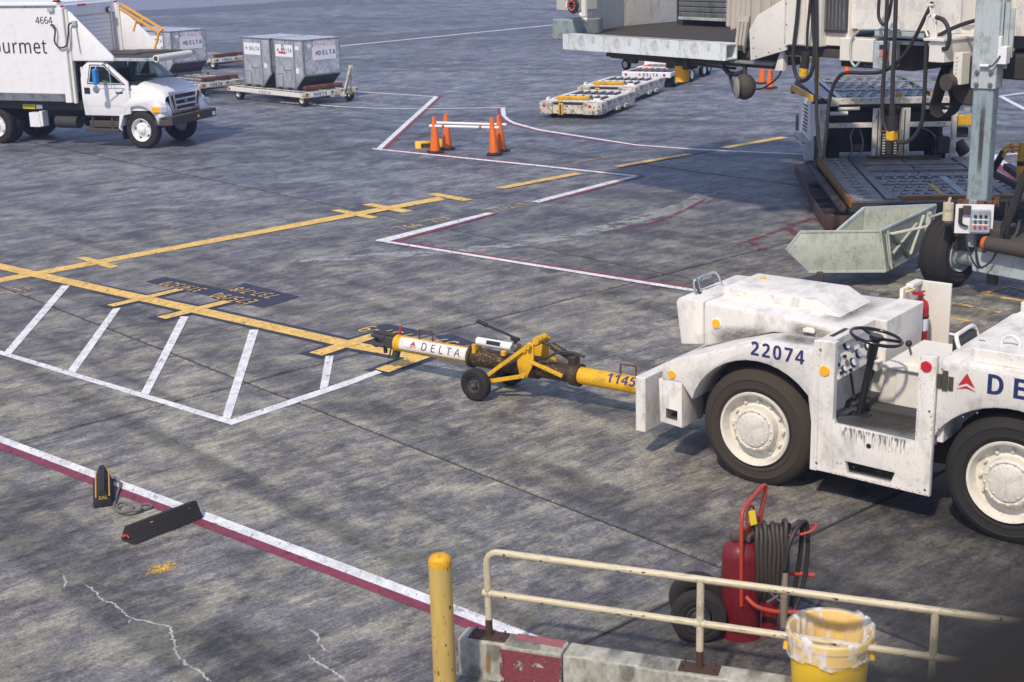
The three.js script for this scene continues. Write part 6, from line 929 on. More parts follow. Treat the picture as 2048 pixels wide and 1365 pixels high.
// ---------------------------------------------------------------- the passenger boarding bridge
{
  const F = new Frame(V3(6.83, 0, -20.34), 128), t = thing('passenger_boarding_bridge', 'white passenger boarding bridge with lift column, open cab and hanging black hoses', 'boarding bridge', F);
  const at = (u, v, z = 0.6) => F.at(u, v, z), q2 = (x, y, z) => F.at(1548 + x / 4.096, y / 4.096, z), q1 = (x, y, z) => F.at(1100 + x / 4.096, y / 4.096, z);
  const wm = M.white, cm = M.cream;
  // tunnel: ribbed side wall, floor, soffit
  const y0 = 3.60, zN = 0.62, zF = 3.3;
  part(t, 'tunnel_wall', [span(-9, 3.02, y0, 6.4, zN, zN + 0.08, 0.01)], wm); part(t, 'tunnel_wall', [span(-9, 4.3, y0, 6.4, zF - 0.08, zF, 0.01)], wm);
  parts(t, 'wall_rib', Array.from({ length: 13 }, (_, k) => plateY([[-0.14, 0], [-0.07, -0.07], [0.07, -0.07], [0.14, 0]], y0 + 0.14, 6.3, 0.004).translate(-6.6 + k * 0.62, 0, zN)).filter((g, k) => k < 15), cm);
  part(t, 'tunnel_floor', span(-9, 4.3, y0 - 0.02, y0 + 0.1, zN + 0.06, zF - 0.06), M.dark); part(t, 'tunnel_roof', span(-9, 4.3, 6.4, 6.5, zN - 0.1, zF + 0.1), wm);
  parts(t, 'floor_beam', [span(-9, -0.35, 3.38, 3.42, zN - 0.14, zN + 0.1, 0.006), span(-9, -0.35, 3.60, 3.64, zN - 0.14, zN + 0.02, 0.006), span(-9, -0.35, 3.42, 3.60, zN - 0.02, zN + 0.02, 0.004), span(-0.40, -0.34, 3.38, 3.64, zN - 0.15, zN + 0.1, 0.004)], cm);
  parts(t, 'floor_beam', [span(0.12, 0.62, 3.38, 3.42, zN - 0.14, zN + 0.1, 0.006), span(0.12, 0.62, 3.60, 3.64, zN - 0.14, zN + 0.02, 0.006), span(0.12, 0.62, 3.42, 3.60, zN - 0.02, zN + 0.02, 0.004)], cm);
  part(t, 'cross_member', [span(0.62, 0.88, 3.26, 3.56, -0.25, zN + 1.2, 0.012), span(0.60, 0.95, 3.56, 3.60, -0.3, zN + 0.1, 0.008)], cm);
  part(t, 'conduit_tray', [span(0.95, 2.45, 3.50, 3.60, zN - 0.10, zN + 0.06, 0.01), span(1.1, 2.3, 3.40, 3.46, zN - 0.05, zN + 0.02)], M.grey);
  // panels left of the ribs: service boxes
  const pr = (u0, u1, v0, v1, z) => { const a = at(u0, v0, z), b = at(u1, v1, z); return [Math.min(a.x, b.x), Math.max(a.x, b.x), Math.min(a.y, b.y), Math.max(a.y, b.y)]; };
  { const [a, b, c, d] = pr(1643, 1700, 0, 93, 0.6); part(t, 'service_panel', [span(a, b, c, 6.4, 0.56, 0.75, 0.01)], cm); }
  { const [a, b, c, d] = pr(1573, 1644, 0, 94, 0.45); part(t, 'door_post_panel', [span(a, b + 0.0, c, 6.4, 0.40, 0.75, 0.015), span(a + 0.30, a + 0.62, c + 0.02, 6.4, 0.36, 0.42, 0.01)], cm); }
  { const [a, b, c, d] = pr(1646, 1695, 0, 66, 0.55); const l = part(t, 'louvre', [span(a, b, c, 5.2, 0.50, 0.57, 0.01)], M.frame); for (let k = 0; k < 7; k++) { const x = mix(a, b, (k + 0.5) / 7); part(l, 'louvre_slat', span(x - 0.022, x + 0.022, c + 0.04, 5.15, 0.485, 0.505, 0.006), M.steel); } }
  { const [a, b, c, d] = pr(1575, 1690, 93, 117, 0.6); part(t, 'soffit_beam', span(a, b + 0.0, c, d, 0.55, 3.0, 0.02), M.frame); }
  { const [a, b, c, d] = pr(1684, 1749, 88, 125, 0.5); part(t, 'equipment_box', span(a, b, c, d + 0.1, 0.45, 0.9, 0.015), cm); }
  { const [a, b, c, d] = pr(1683, 1826, 84, 143, 0.9); part(t, 'under_box', span(a, b, c, d, 0.9, 2.4, 0.02), M.frame); }
  { const [a, b, c, d] = pr(1751, 1776, 82, 139, 0.40); const e = part(t, 'isolator_box', span(a, b, c, d, 0.36, 0.56, 0.012), M.grey); part(e, 'warning_label', span(a + 0.06, a + 0.13, c + 0.2, c + 0.36, 0.350, 0.357), mat(0.55, 0.22, 0.2)); part(e, 'rating_label', span(a + 0.05, a + 0.14, c + 0.30, c + 0.37, 0.348, 0.355), M.ink); const [a2, b2, c2, d2] = pr(1776, 1784, 84, 135, 0.40); part(e, 'box_side', span(a2, b2, c2, d2, 0.40, 0.6), M.grey); part(e, 'switch_arm', beam(V3(a2 + 0.05, c2 + 0.28, 0.33), V3(a2 + 0.02, c2 + 0.1, 0.33), 0.02, 0.03), M.redInk); }
  const hz = 0.30, H = (pts, r, m = M.hose, z = hz, f = q2) => tube(pts.map(([x, y, dz]) => f(x, y, z + (dz ?? 0))), r, pts.length * 14, 10);
  part(t, 'conduit', [H([[700, 510], [670, 545], [635, 500], [628, 400], [640, 320], [690, 260], [740, 240], [1100, 250], [1240, 265]], 0.02, M.grey, 0.42)], M.grey);
  part(t, 'conduit', [H([[730, 520], [760, 545], [820, 540]], 0.012, M.hose, 0.5)], M.hose);
  // hanging service hoses with their plugs
  parts(t, 'hose', [
    H([[207, -60], [190, 150], [167, 350], [160, 500], [185, 620], [230, 663], [290, 630], [322, 540], [333, 400], [322, 200], [312, -60]], 0.032),
    H([[305, -60], [290, 100], [276, 250], [272, 400]], 0.024, M.hose, 0.22),
    H([[345, -60], [350, 350], [349, 700], [354, 1000], [372, 1190], [400, 1292], [418, 1190], [438, 1000], [455, 830], [476, 740], [500, 680], [545, 618], [610, 595], [730, 598], [870, 590], [985, 535], [1075, 440], [1150, 320], [1235, 150], [1300, 20]], 0.03),
    H([[868, -60], [858, 90], [868, 165], [903, 200], [938, 150], [962, 30], [968, -60]], 0.026),
    H([[932, -60], [918, 300], [902, 600], [890, 850], [900, 1000], [935, 1100]], 0.032, M.hose, 0.22),
    H([[1002, -60], [992, 300], [977, 600], [970, 870]], 0.034, M.hose, 0.14),
    H([[975, 1130], [1050, 1168], [1130, 1140], [1190, 1060], [1222, 950], [1238, 700], [1247, 450], [1252, 250]], 0.032, M.hose, 0.2),
    H([[1330, 140], [1392, 165], [1430, 235], [1440, 320], [1418, 392], [1385, 402]], 0.032, M.hose, -0.25),
    H([[1290, 330], [1340, 300], [1400, 265], [1460, 235], [1560, 195], [1660, 165]], 0.03, M.hose, 0.1),
  ], M.hose);
  { const A = q2(265, 430, 0.2), B = q2(248, 555, 0.2); const p = part(t, 'hose_plug', rod(A, B, 0.06, 0.075, 16), M.rubber); part(p, 'plug_collar', rod(B, B.clone().add(V3(0.015, -0.14, 0)), 0.072, 0.068, 16), M.yellow); }
  { const A = q2(971, 860, 0.14), B = q2(971, 1070, 0.14); const p = part(t, 'hose_plug', [rod(A, A.clone().lerp(B, 0.45), 0.05, 0.055, 16), rod(A.clone().lerp(B, 0.42), B, 0.085, 0.085, 16)], M.rubber); part(p, 'plug_collar', box(0.14, 0.16, 0.14, B.x, B.y - 0.07, B.z, 0, 0, 0, 0.02), M.yellow); }
  { const pts = [[1425, 540], [1385, 640], [1345, 790], [1322, 870], [1345, 935], [1400, 955], [1462, 915], [1492, 830], [1462, 680], [1435, 540]].map(([x, y]) => q2(x, y, 0.1)), c = new THREE.CatmullRomCurve3(pts), P = [], I = [], n = 60; for (let i = 0; i <= n; i++) { const p = c.getPoint(i / n), tg = c.getTangent(i / n), nn = V3(-tg.y, tg.x, 0); for (const [a, b] of [[-1, -1], [1, -1], [1, 1], [-1, 1]]) P.push(p.x + nn.x * a * 0.012, p.y + nn.y * a * 0.012, p.z + b * 0.13); } for (let i = 0; i < n; i++) for (let k = 0; k < 4; k++) { const a = i * 4 + k, b = i * 4 + (k + 1) % 4; I.push(a, b, a + 4, b, b + 4, a + 4); } const g = new THREE.BufferGeometry(); g.setAttribute('position', new THREE.Float32BufferAttribute(P, 3)); g.setIndex(I); g.computeVertexNormals(); part(t, 'cable_belt', flat(g), M.rubber); }
  part(t, 'hose_hook', [H([[1285, 40], [1300, 110], [1325, 150], [1330, 310]], 0.02, cm, -0.2), H([[1262, 300], [1245, 240], [1262, 140], [1285, 130]], 0.018, cm, -0.2)].concat([(() => { const a = q2(1300, 170, -0.2), b = q2(1312, 315, -0.2); return beam(a, b, 0.07, 0.07); })(), (() => { const a = q2(1268, 40, -0.2), b = q2(1310, 40, -0.2); return beam(a, b, 0.12, 0.03); })(), (() => { const a = q2(1290, 45, -0.2), b = q2(1318, 160, -0.2); return beam(a, b, 0.1, 0.02); })()]), cm);
  // lift column: outer sleeve, inner ram, bolts, clamp, control panel
  const col = new THREE.Group(); col.name = 'lift_column'; col.rotation.y = 18 * DEG; col.position.set(0.035, 0, -0.045); t.add(col);
  part(col, 'outer_sleeve', [span(-0.175, 0.175, 2.93, 7, -0.175, 0.175, 0.02)], M.grey); part(col, 'inner_ram', [span(-0.145, 0.145, 0.85, 2.95, -0.145, 0.145, 0.03)], new THREE.MeshStandardMaterial({ map: greyTex, color: rgb(0.62, 0.70, 0.72), roughness: 0.35 }));
  part(col, 'grease_streak', [patch(V3(-0.06, 1.62, -0.1475), V3(0.03, 1.62, -0.1475), V3(0.03, 2.93, -0.1475), V3(-0.06, 2.93, -0.1475))], new THREE.MeshStandardMaterial({ color: rgb(0.06, 0.05, 0.055), roughness: 0.5, alphaMap: sootTex, transparent: true }));
  parts(col, 'bolt', [[-0.10, 3.16], [0.09, 3.16], [-0.10, 2.99], [0.09, 2.99]].map(([x, y]) => join([put(new THREE.CylinderGeometry(0.034, 0.034, 0.02, 16).rotateX(Math.PI / 2), x, y, -0.182), put(new THREE.CylinderGeometry(0.02, 0.02, 0.04, 6).rotateX(Math.PI / 2), x, y, -0.195)])), M.steel);
  part(col, 'side_flange', [span(-0.25, -0.18, 3.2, 4.1, 0.02, 0.06), plateX([[0.08, 3.35], [0.14, 3.35], [0.14, 4.02], [0.08, 4.02]], -0.30, -0.17)], M.grey);
  part(col, 'limit_switch_box', [span(-0.30, -0.175, 3.28, 3.52, -0.20, 0.0, 0.01), span(-0.22, -0.175, 3.52, 3.66, -0.2, -0.12, 0.008), span(-0.08, 0.05, 3.245, 3.28, -0.24, -0.18, 0.006)], M.clean);
  part(col, 'switch_cable', tube([V3(-0.03, 3.26, -0.22), V3(-0.12, 3.26, -0.24), V3(-0.18, 3.33, -0.23), V3(-0.22, 3.40, -0.21)], 0.01, 24), M.hose);
  part(col, 'pipe_run', rod(V3(-0.19, 3.5, -0.12), V3(-0.19, 7, -0.12), 0.018), M.grey);
  part(col, 'timber_clamp', [span(-0.24, 0.24, 1.22, 1.36, -0.22, -0.15, 0.006), span(-0.24, 0.24, 1.22, 1.36, 0.15, 0.2, 0.006)], M.wood);
  part(col, 'panel_post', span(-0.05, 0.06, 0.7, 1.38, -0.30, -0.22, 0.008), new THREE.MeshStandardMaterial({ map: greyTex, color: rgb(0.75, 0.68, 0.74), roughness: 0.6 }));
  // control panel facing the camera
  const cp = new THREE.Group(); cp.name = 'control_panel'; { const g = G(1955, 434, 0); const p = F.at(1949, 437, -0.42); cp.position.copy(p); } cp.rotation.y = (180 - 128 - 12) * DEG + 0; t.add(cp);
  cp.rotation.y = -(128 + 14) * DEG; 
  part(cp, 'back_plate', span(-0.26, 0.26, -0.22, 0.20, -0.012, 0, 0.003), M.clean);
  part(cp, 'button_box', span(-0.055, 0.215, -0.19, 0.13, 0, 0.09, 0.012), new THREE.MeshStandardMaterial({ map: greyTex, color: rgb(0.78, 0.78, 0.88), roughness: 0.4 }));
  for (let j = 0; j < 3; j++) for (let i = 0; i < 3; i++) part(cp, 'push_button', latheZ([[0, 0.03], [0.018, 0.028], [0.02, 0.0]], 12, 0.01 + i * 0.07, 0.05 - j * 0.075, 0.09), [M.black, mat(0.02, 0.12, 0.07), M.redInk][j]);
  part(cp, 'legend_plate', [span(-0.035, 0.19, -0.006, 0.01, 0.09, 0.094), span(-0.035, 0.19, -0.08, -0.064, 0.09, 0.094)], M.sticker);
  part(cp, 'handset_cradle', span(-0.16, -0.05, 0.06, 0.185, 0, 0.05, 0.008), M.frame);
  { const P = []; for (let k = 0; k <= 140; k++) { const a = k * 0.9, f = k / 140, y = mix(0.15, -0.15, f), x = -0.19 + (f > 0.7 ? (f - 0.7) * 0.3 : 0); P.push(V3(x + Math.cos(a) * 0.022, y + (f > 0.8 ? (f - 0.8) * 0.2 : 0), 0.03 + Math.sin(a) * 0.022)); } part(cp, 'coiled_cord', tube(P, 0.008, 420, 6), M.hose); }
  part(cp, 'horn_canister', [rod(V3(-0.36, -0.03, 0.02), V3(-0.36, 0.22, 0.02), 0.075, 0.075, 24), rod(V3(-0.36, 0.2, 0.02), V3(-0.34, 0.30, 0.02), 0.02)], M.rail);
  parts(t, 'panel_cable', [tube([F.at(1931, 440, -0.45), F.at(1933, 480, -0.45), F.at(1945, 520, -0.45), F.at(1960, 536, -0.4), F.at(1985, 520, -0.35), F.at(2002, 480, -0.3), F.at(2010, 440, -0.25), F.at(2016, 400, -0.2)], 0.014, 80), tube([F.at(1951, 468, -0.47), F.at(1952, 500, -0.47), F.at(1958, 530, -0.44), F.at(1966, 537, -0.4)], 0.018, 40)], M.hose);
  // wheel bogie
  const bg = new THREE.Group(); bg.name = 'wheel_bogie'; t.add(bg);
  const tg = tyreGeo(0.52, 0.28, 0.44, 0); const grooves = []; 
  for (const [x, f] of [[0.25, 1], [-2.2, -1]]) { const w = new THREE.Group(); w.name = 'bogie_wheel'; w.position.set(x, 0.515, -0.05); w.rotation.y = f > 0 ? -Math.PI / 2 : Math.PI / 2; t.add(w);
    part(w, 'tyre', [tg.clone(), ...[-0.33, -0.22, -0.11].map((z) => latheZ([[0.522, z - 0.01], [0.528, z - 0.006], [0.528, z - 0.05], [0.522, z - 0.055]], 48)), latheZ([[0.521, -0.37], [0.527, -0.36], [0.527, -0.345], [0.521, -0.34]], 48)], M.tyre);
    part(w, 'rim', latheZ([[0.285, -0.04], [0.275, 0.0], [0.24, -0.10], [0.2, -0.12], [0.18, -0.05], [0.12, -0.04], [0.12, 0.1], [0, 0.1]], 36), M.grey); }
  parts(t, 'axle_beam', [rod(V3(0.28, 0.515, -0.05), V3(-0.2, 0.515, -0.05), 0.15, 0.17, 24), span(-2.3, -0.05, 0.33, 0.72, -0.25, 0.20, 0.02)], M.grey);
  part(t, 'bogie_frame', [span(-0.5, 0.45, 0.80, 1.0, -0.3, 0.3, 0.02), span(-2.3, -0.3, 0.72, 0.9, -0.2, 0.2), span(-0.3, 0.3, 0.6, 0.9, -0.25, 0.25)], M.frame);
  part(t, 'drive_motor', [rod(V3(-0.36, 0.80, -0.36), V3(-1.2, 0.80, -0.36), 0.105, 0.115, 24), rod(V3(-1.15, 0.72, -0.4), V3(-1.5, 0.72, -0.4), 0.19, 0.19, 24)], M.frame);
  part(t, 'orange_cap', rod(V3(-0.30, 0.80, -0.36), V3(-0.37, 0.80, -0.36), 0.10, 0.105, 24), mat(0.55, 0.13, 0.03, 0.6));
  part(t, 'stop_foot', [span(-0.35, -0.2, 0.14, 0.36, -0.1, 0.0), span(-1.3, -1.1, 0.14, 0.36, -0.1, 0.0)], M.dark);
  parts(t, 'hose_bundle', [0, 1, 2].map((k) => tube([F.at(2100, 250 + k * 12, -0.2 - k * 0.04), F.at(2050 + k * 4, 345, -0.2 - k * 0.04), F.at(2020 + k * 5, 420, -0.25), F.at(2006 + k * 5, 455, -0.25), F.at(2012 + k * 3, 478, -0.2), F.at(2032, 470, -0.1), F.at(2040, 440, 0.0)], 0.03, 60)), M.hose);
  part(t, 'cable_reel', [latheZ([[0.12, 0.18], [0.34, 0.17], [0.36, 0.14], [0.22, 0.12], [0.22, -0.12], [0.36, -0.14], [0.34, -0.17], [0.12, -0.18]], 32).rotateY(0.7).translate(0.55, 2.98, 0.35), rod(V3(0.5, 2.98, 0.6), V3(0.6, 2.98, -0.2), 0.12)], M.frame);
  part(t, 'under_machinery', [span(-3.5, 0.5, 3.0, 3.35, 0.5, 2.6, 0.04), span(-2.8, -0.6, 2.72, 3.0, 0.7, 2.2, 0.06), rod(V3(-0.5, 2.85, 0.35), V3(-3, 2.95, 0.4), 0.06), rod(V3(-0.4, 3.1, 0.4), V3(-3, 3.2, 0.4), 0.045)], M.dark);
  part(t, 'drag_chain_post', [span(0.42, 0.56, 2.95, 3.4, -0.1, 0.1, 0.008), ...Array.from({ length: 7 }, (_, k) => span(0.48, 0.52, 3.0 + k * 0.055, 3.035 + k * 0.055, -0.115, -0.1, 0.002))], M.cream);

  // ------------------------------------------------------------ the cab at its outer end
  const bL = 9.72, bR = 5.42, yb1 = 3.275, yb0 = 2.99;
  const bmp = part(t, 'cab_bumper', [plateX([[0.36, yb0], [0.36, yb1], [0.66, yb1], [0.66, yb0]], bR, bL, 0.02, [[[0.40, yb0 + 0.04], [0.62, yb0 + 0.04], [0.62, yb1 - 0.04], [0.40, yb1 - 0.04]]])], new THREE.MeshStandardMaterial({ map: greyTex, color: rgb(1.6, 1.52, 1.48), roughness: 0.5 }));
  part(bmp, 'bumper_stain', [patch(V3(bL - 0.2, yb1 + 0.003, 0.62), V3(bR + 0.1, yb1 + 0.003, 0.62), V3(bR + 0.1, yb1 + 0.003, 0.42), V3(bL - 0.2, yb1 + 0.003, 0.42))], new THREE.MeshStandardMaterial({ color: rgb(0.30, 0.27, 0.20), roughness: 0.8, alphaMap: sootTex, transparent: true }));
  part(t, 'cab_floor', [plateY([[5.3, 0.66], [9.7, 0.66], [10.05, 1.25], [10.78, 2.85], [10.8, 4.5], [5.3, 4.5]], 3.16, 3.235, 0.006)], M.floor);
  part(t, 'cab_under_frame', [span(5.2, 9.4, 2.99, 3.15, 0.8, 4.0, 0.02), span(4.6, 8.9, 2.86, 2.98, 0.75, 0.95, 0.01), span(5.0, 8.9, 2.84, 2.98, 1.6, 1.8, 0.01), rod(V3(8.8, 2.86, 0.8), V3(5.6, 2.82, 0.8), 0.025)], M.frame);
  const lx = 9.45;
  // left cab side: leaf with a rounded window, standing back obliquely, then the inner white panel
  { const A = V3(10.0, 3.25, 1.30), B = V3(10.72, 3.25, 2.85), C = V3(10.75, 3.25, 4.5);
    const wall = (P, Q, h, m) => { const d = Q.clone().sub(P); d.y = 0; const L = d.length(), g = plate([[0, 3.24], [0, 6], [L, 6], [L, 3.24]], 0, 0.05, 0.008); g.rotateY(Math.atan2(-d.z, d.x)); return g.translate(P.x, 0, P.z); };
    const w1 = part(t, 'cab_side_leaf', wall(A, B, 6), new THREE.MeshStandardMaterial({ map: whiteCleanTex, color: rgb(0.84, 0.92, 0.84), roughness: 0.35 })); { const d = B.clone().sub(A).setY(0), L = d.length(), g = plate([[L * 0.42, 3.98], [L * 0.55, 4.35], [L * 0.86, 4.40], [L * 0.86, 4.0]], -0.012, 0.06, 0.012); g.rotateY(Math.atan2(-d.z, d.x)); g.translate(A.x, 0, A.z); part(w1, 'side_window', g, M.grey); }
    part(t, 'cab_side_panel', wall(B, C, 6), M.white);
    const kick = (P, Q) => { const d = Q.clone().sub(P).setY(0), L = d.length(), g = span(0, L, 3.24, 3.36, -0.05, -0.01, 0.004); g.rotateY(Math.atan2(-d.z, d.x)); return g.translate(P.x, 0, P.z); };
    parts(t, 'kick_rail', [kick(A, B), kick(B, C)], M.black);
    const e = wall(A, A.clone().add(V3(0.001, 0, 0.0)).add(V3(0.08, 0, 0)), 6, 0); part(t, 'cab_edge_post', span(A.x - 0.02, A.x + 0.10, 3.22, 6, A.z - 0.10, A.z, 0.01), M.clean);
  }
  { const a = q1(1065, 135, 3.7), b = q1(1450, 155, 3.7); parts(t, 'shutter_slat', Array.from({ length: 12 }, (_, k) => span(b.x, a.x, a.y + k * 0.105, a.y + 0.096 + k * 0.105, 3.66, 3.72, 0.02)), M.alu); part(t, 'shutter_foot', span(b.x, a.x, a.y - 0.06, a.y, 3.64, 3.74, 0.01), M.grey); part(t, 'cab_rear_wall', span(b.x - 0.2, a.x + 0.3, 3.2, 6, 3.9, 3.95), M.dark); }
  part(t, 'cab_roof', span(4.6, 9.7, 6.2, 6.3, 2.4, 4.6), wm);  // out of view, set back so sun reaches the cab inside
  // folded canopies either side
  { const zz = 0.72, aL = q1(1610, 0, zz).x, aR = q1(1452, 0, zz).x; const g = []; const n = 9; for (let k = 0; k < n; k++) { const x = mix(aL, aR, k / (n - 1)); g.push(box(0.10, 2.9, 0.26 + (k % 2) * 0.10, x, 4.9 + 0.0 + (k % 3) * 0.03, zz + 0.2, 0, (k % 2 ? 0.5 : -0.5), 0.02, 0.03)); } const c = q1(1530, 290, zz); parts(t, 'canopy_pleat', g, M.fabric);
    const s1 = q1(1490, 300, zz - 0.1), s2 = q1(1600, 440, zz - 0.1); part(t, 'canopy_skirt', [plate([[s1.x, s1.y + 0.35], [s2.x, s1.y + 0.35], [s2.x + 0.1, s2.y], [mix(s1.x, s2.x, 0.6), s2.y + 0.02], [s1.x - 0.05, s1.y - 0.06]], zz - 0.02, zz + 0.02, 0.005), ...[0, 1, 2].map((k) => box(0.06, 0.5, 0.05, mix(s1.x, s2.x, 0.25 + k * 0.25), s1.y + 0.02, zz - 0.03, 0, 0, 0.15))], M.fabric);
    const r0 = q1(1645, 0, 0.7), r1 = q1(1940, 0, 0.7); parts(t, 'bellows_fold', Array.from({ length: 8 }, (_, k) => box(0.16, 3, 0.1, mix(r0.x, r1.x, k / 7), 4.85, 0.78, 0, k % 2 ? 0.6 : -0.6, 0, 0.02)), M.fabric); }
  { const P = [[1640, 240], [1710, 122], [1900, 5], [1945, -40], [1943, 410], [1650, 496]].map(([x, y]) => { const p = q1(x, y, 0.42); return [p.x, p.y]; }); const sp = part(t, 'side_shield', plate(P, 0.40, 0.44, 0.006), cm); parts(sp, 'rivet', [[1665, 310], [1665, 395], [1690, 462], [1790, 430], [1885, 400], [1932, 380], [1935, 200], [1935, 30]].map(([x, y]) => { const p = q1(x, y, 0.39); return ball(0.014, p.x, p.y, 0.396, 1, 1, 0.5); }), M.steel); }
  { const P = [[1855, 578], [1925, 580], [1930, 410], [1900, 425]].map(([x, y]) => { const p = q1(x, y, 0.55); return [p.x, p.y]; }); part(t, 'corner_gusset', [plate(P, 0.5, 0.62, 0.01)], cm); const A = q1(1500, 490, 0.7), B = q1(1860, 555, 0.7); part(t, 'lower_frame', [span(B.x, A.x, B.y + 0.03, A.y, 0.6, 0.8, 0.02)], new THREE.MeshStandardMaterial({ map: greyTex, color: rgb(0.50, 0.48, 0.44), roughness: 0.6 })); }
  { const a = q1(78, 150, 0.9), b = q1(255, 330, 0.9); part(t, 'weather_bag', [span(b.x, a.x, b.y, a.y, 0.7, 1.5, 0.03)], new THREE.MeshStandardMaterial({ map: greyTex, color: rgb(0.62, 0.66, 0.62), roughness: 0.6 })); const c = q1(80, 0, 0.9), d = q1(320, 95, 0.9); part(t, 'canopy_frame', [span(d.x + 0.3, c.x, d.y, 4.45, 0.8, 1.4, 0.06)], new THREE.MeshPhysicalMaterial({ color: rgb(0.62, 0.62, 0.56), roughness: 0.5, transmission: 0.25, thickness: 0 })); part(t, 'canopy_arm', [rod(q1(215, 85, 0.6), q1(305, 165, 0.6), 0.035), span(q1(300, 0, 0.6).x, q1(270, 0, 0.6).x, 3.6, 5.4, 0.55, 0.62), span(q1(150, 0, 0.7).x - 0.28, q1(150, 0, 0.7).x, 3.75, 3.85, 0.62, 0.7)], M.cream); const L = q1(186, 45, 0.5); const lp = part(t, 'round_lamp', latheZ([[0, 0.0], [0.07, 0.0], [0.10, 0.03], [0.14, 0.02], [0.16, -0.02], [0.10, -0.08], [0, -0.08]], 28).rotateY(Math.PI).translate(L.x, L.y, L.z), M.black); part(lp, 'red_reflector_ring', Array.from({ length: 10 }, (_, k) => ball(0.02, L.x + Math.cos(k * 0.628) * 0.09, L.y + Math.sin(k * 0.628) * 0.09, L.z - 0.03)), mat(0.6, 0.12, 0.06, 0.3)); }
  { const P = q1(1085, 590, 0.8); const b = part(t, 'beacon', rod(P.clone().add(V3(0, -0.17, 0)), P.clone().add(V3(0, 0.13, 0)), 0.125, 0.14, 28), M.amber); part(b, 'beacon_cap', rod(P.clone().add(V3(0, 0.12, 0)), P.clone().add(V3(0, 0.20, 0)), 0.155, 0.155, 28), M.black); const q = q1(1065, 495, 0.8); part(b, 'beacon_box', box(0.55, 0.30, 0.3, q.x, q.y, 0.85), M.frame); }
  { const P = q1(628, 527, 0.8); const r = part(t, 'sensor_roller', [disc(0.105, 0.06, P.x, P.y, P.z)], M.rubber); part(r, 'roller_hub', disc(0.06, 0.07, P.x, P.y, P.z - 0.005), M.grey); const q = q1(668, 475, 0.8); part(r, 'roller_arm', [box(0.26, 0.2, 0.1, q.x, q.y, 0.82), beam(q, P, 0.04, 0.05), beam(q1(530, 445, 0.8), q, 0.04, 0.05), beam(q, q1(900, 485, 0.8), 0.03, 0.03)], M.frame); }
  { const P = q1(1595, 710, 0.7); const l = part(t, 'floodlight', [ball(0.21, P.x, P.y, P.z, 1, 1.08, 0.85), rod(P, P.clone().add(V3(0, 0.42, 0)), 0.04)], M.frame); part(l, 'lamp_glass', latheZ([[0, 0.03], [0.15, 0.02], [0.19, 0]], 24).rotateY(2.6).translate(P.x + 0.0, P.y, P.z - 0.2), mat(0.3, 0.28, 0.25, 0.2)); part(l, 'lamp_cable', [tube([q1(1420, 545, 0.7), q1(1470, 600, 0.7), q1(1540, 605, 0.7), q1(1600, 580, 0.7)], 0.045, 30), tube([q1(1470, 590, 0.7), q1(1490, 680, 0.65), q1(1520, 740, 0.6), q1(1555, 720, 0.6)], 0.03, 30), tube([q1(1480, 590, 0.75), q1(1495, 720, 0.7), q1(1530, 805, 0.65), q1(1555, 770, 0.65)], 0.012, 30), tube([q1(1640, 720, 0.7), q1(1720, 730, 0.7), q1(1800, 690, 0.7), q1(1870, 630, 0.7), q1(1900, 570, 0.7)], 0.016, 40)], M.hose); }
}
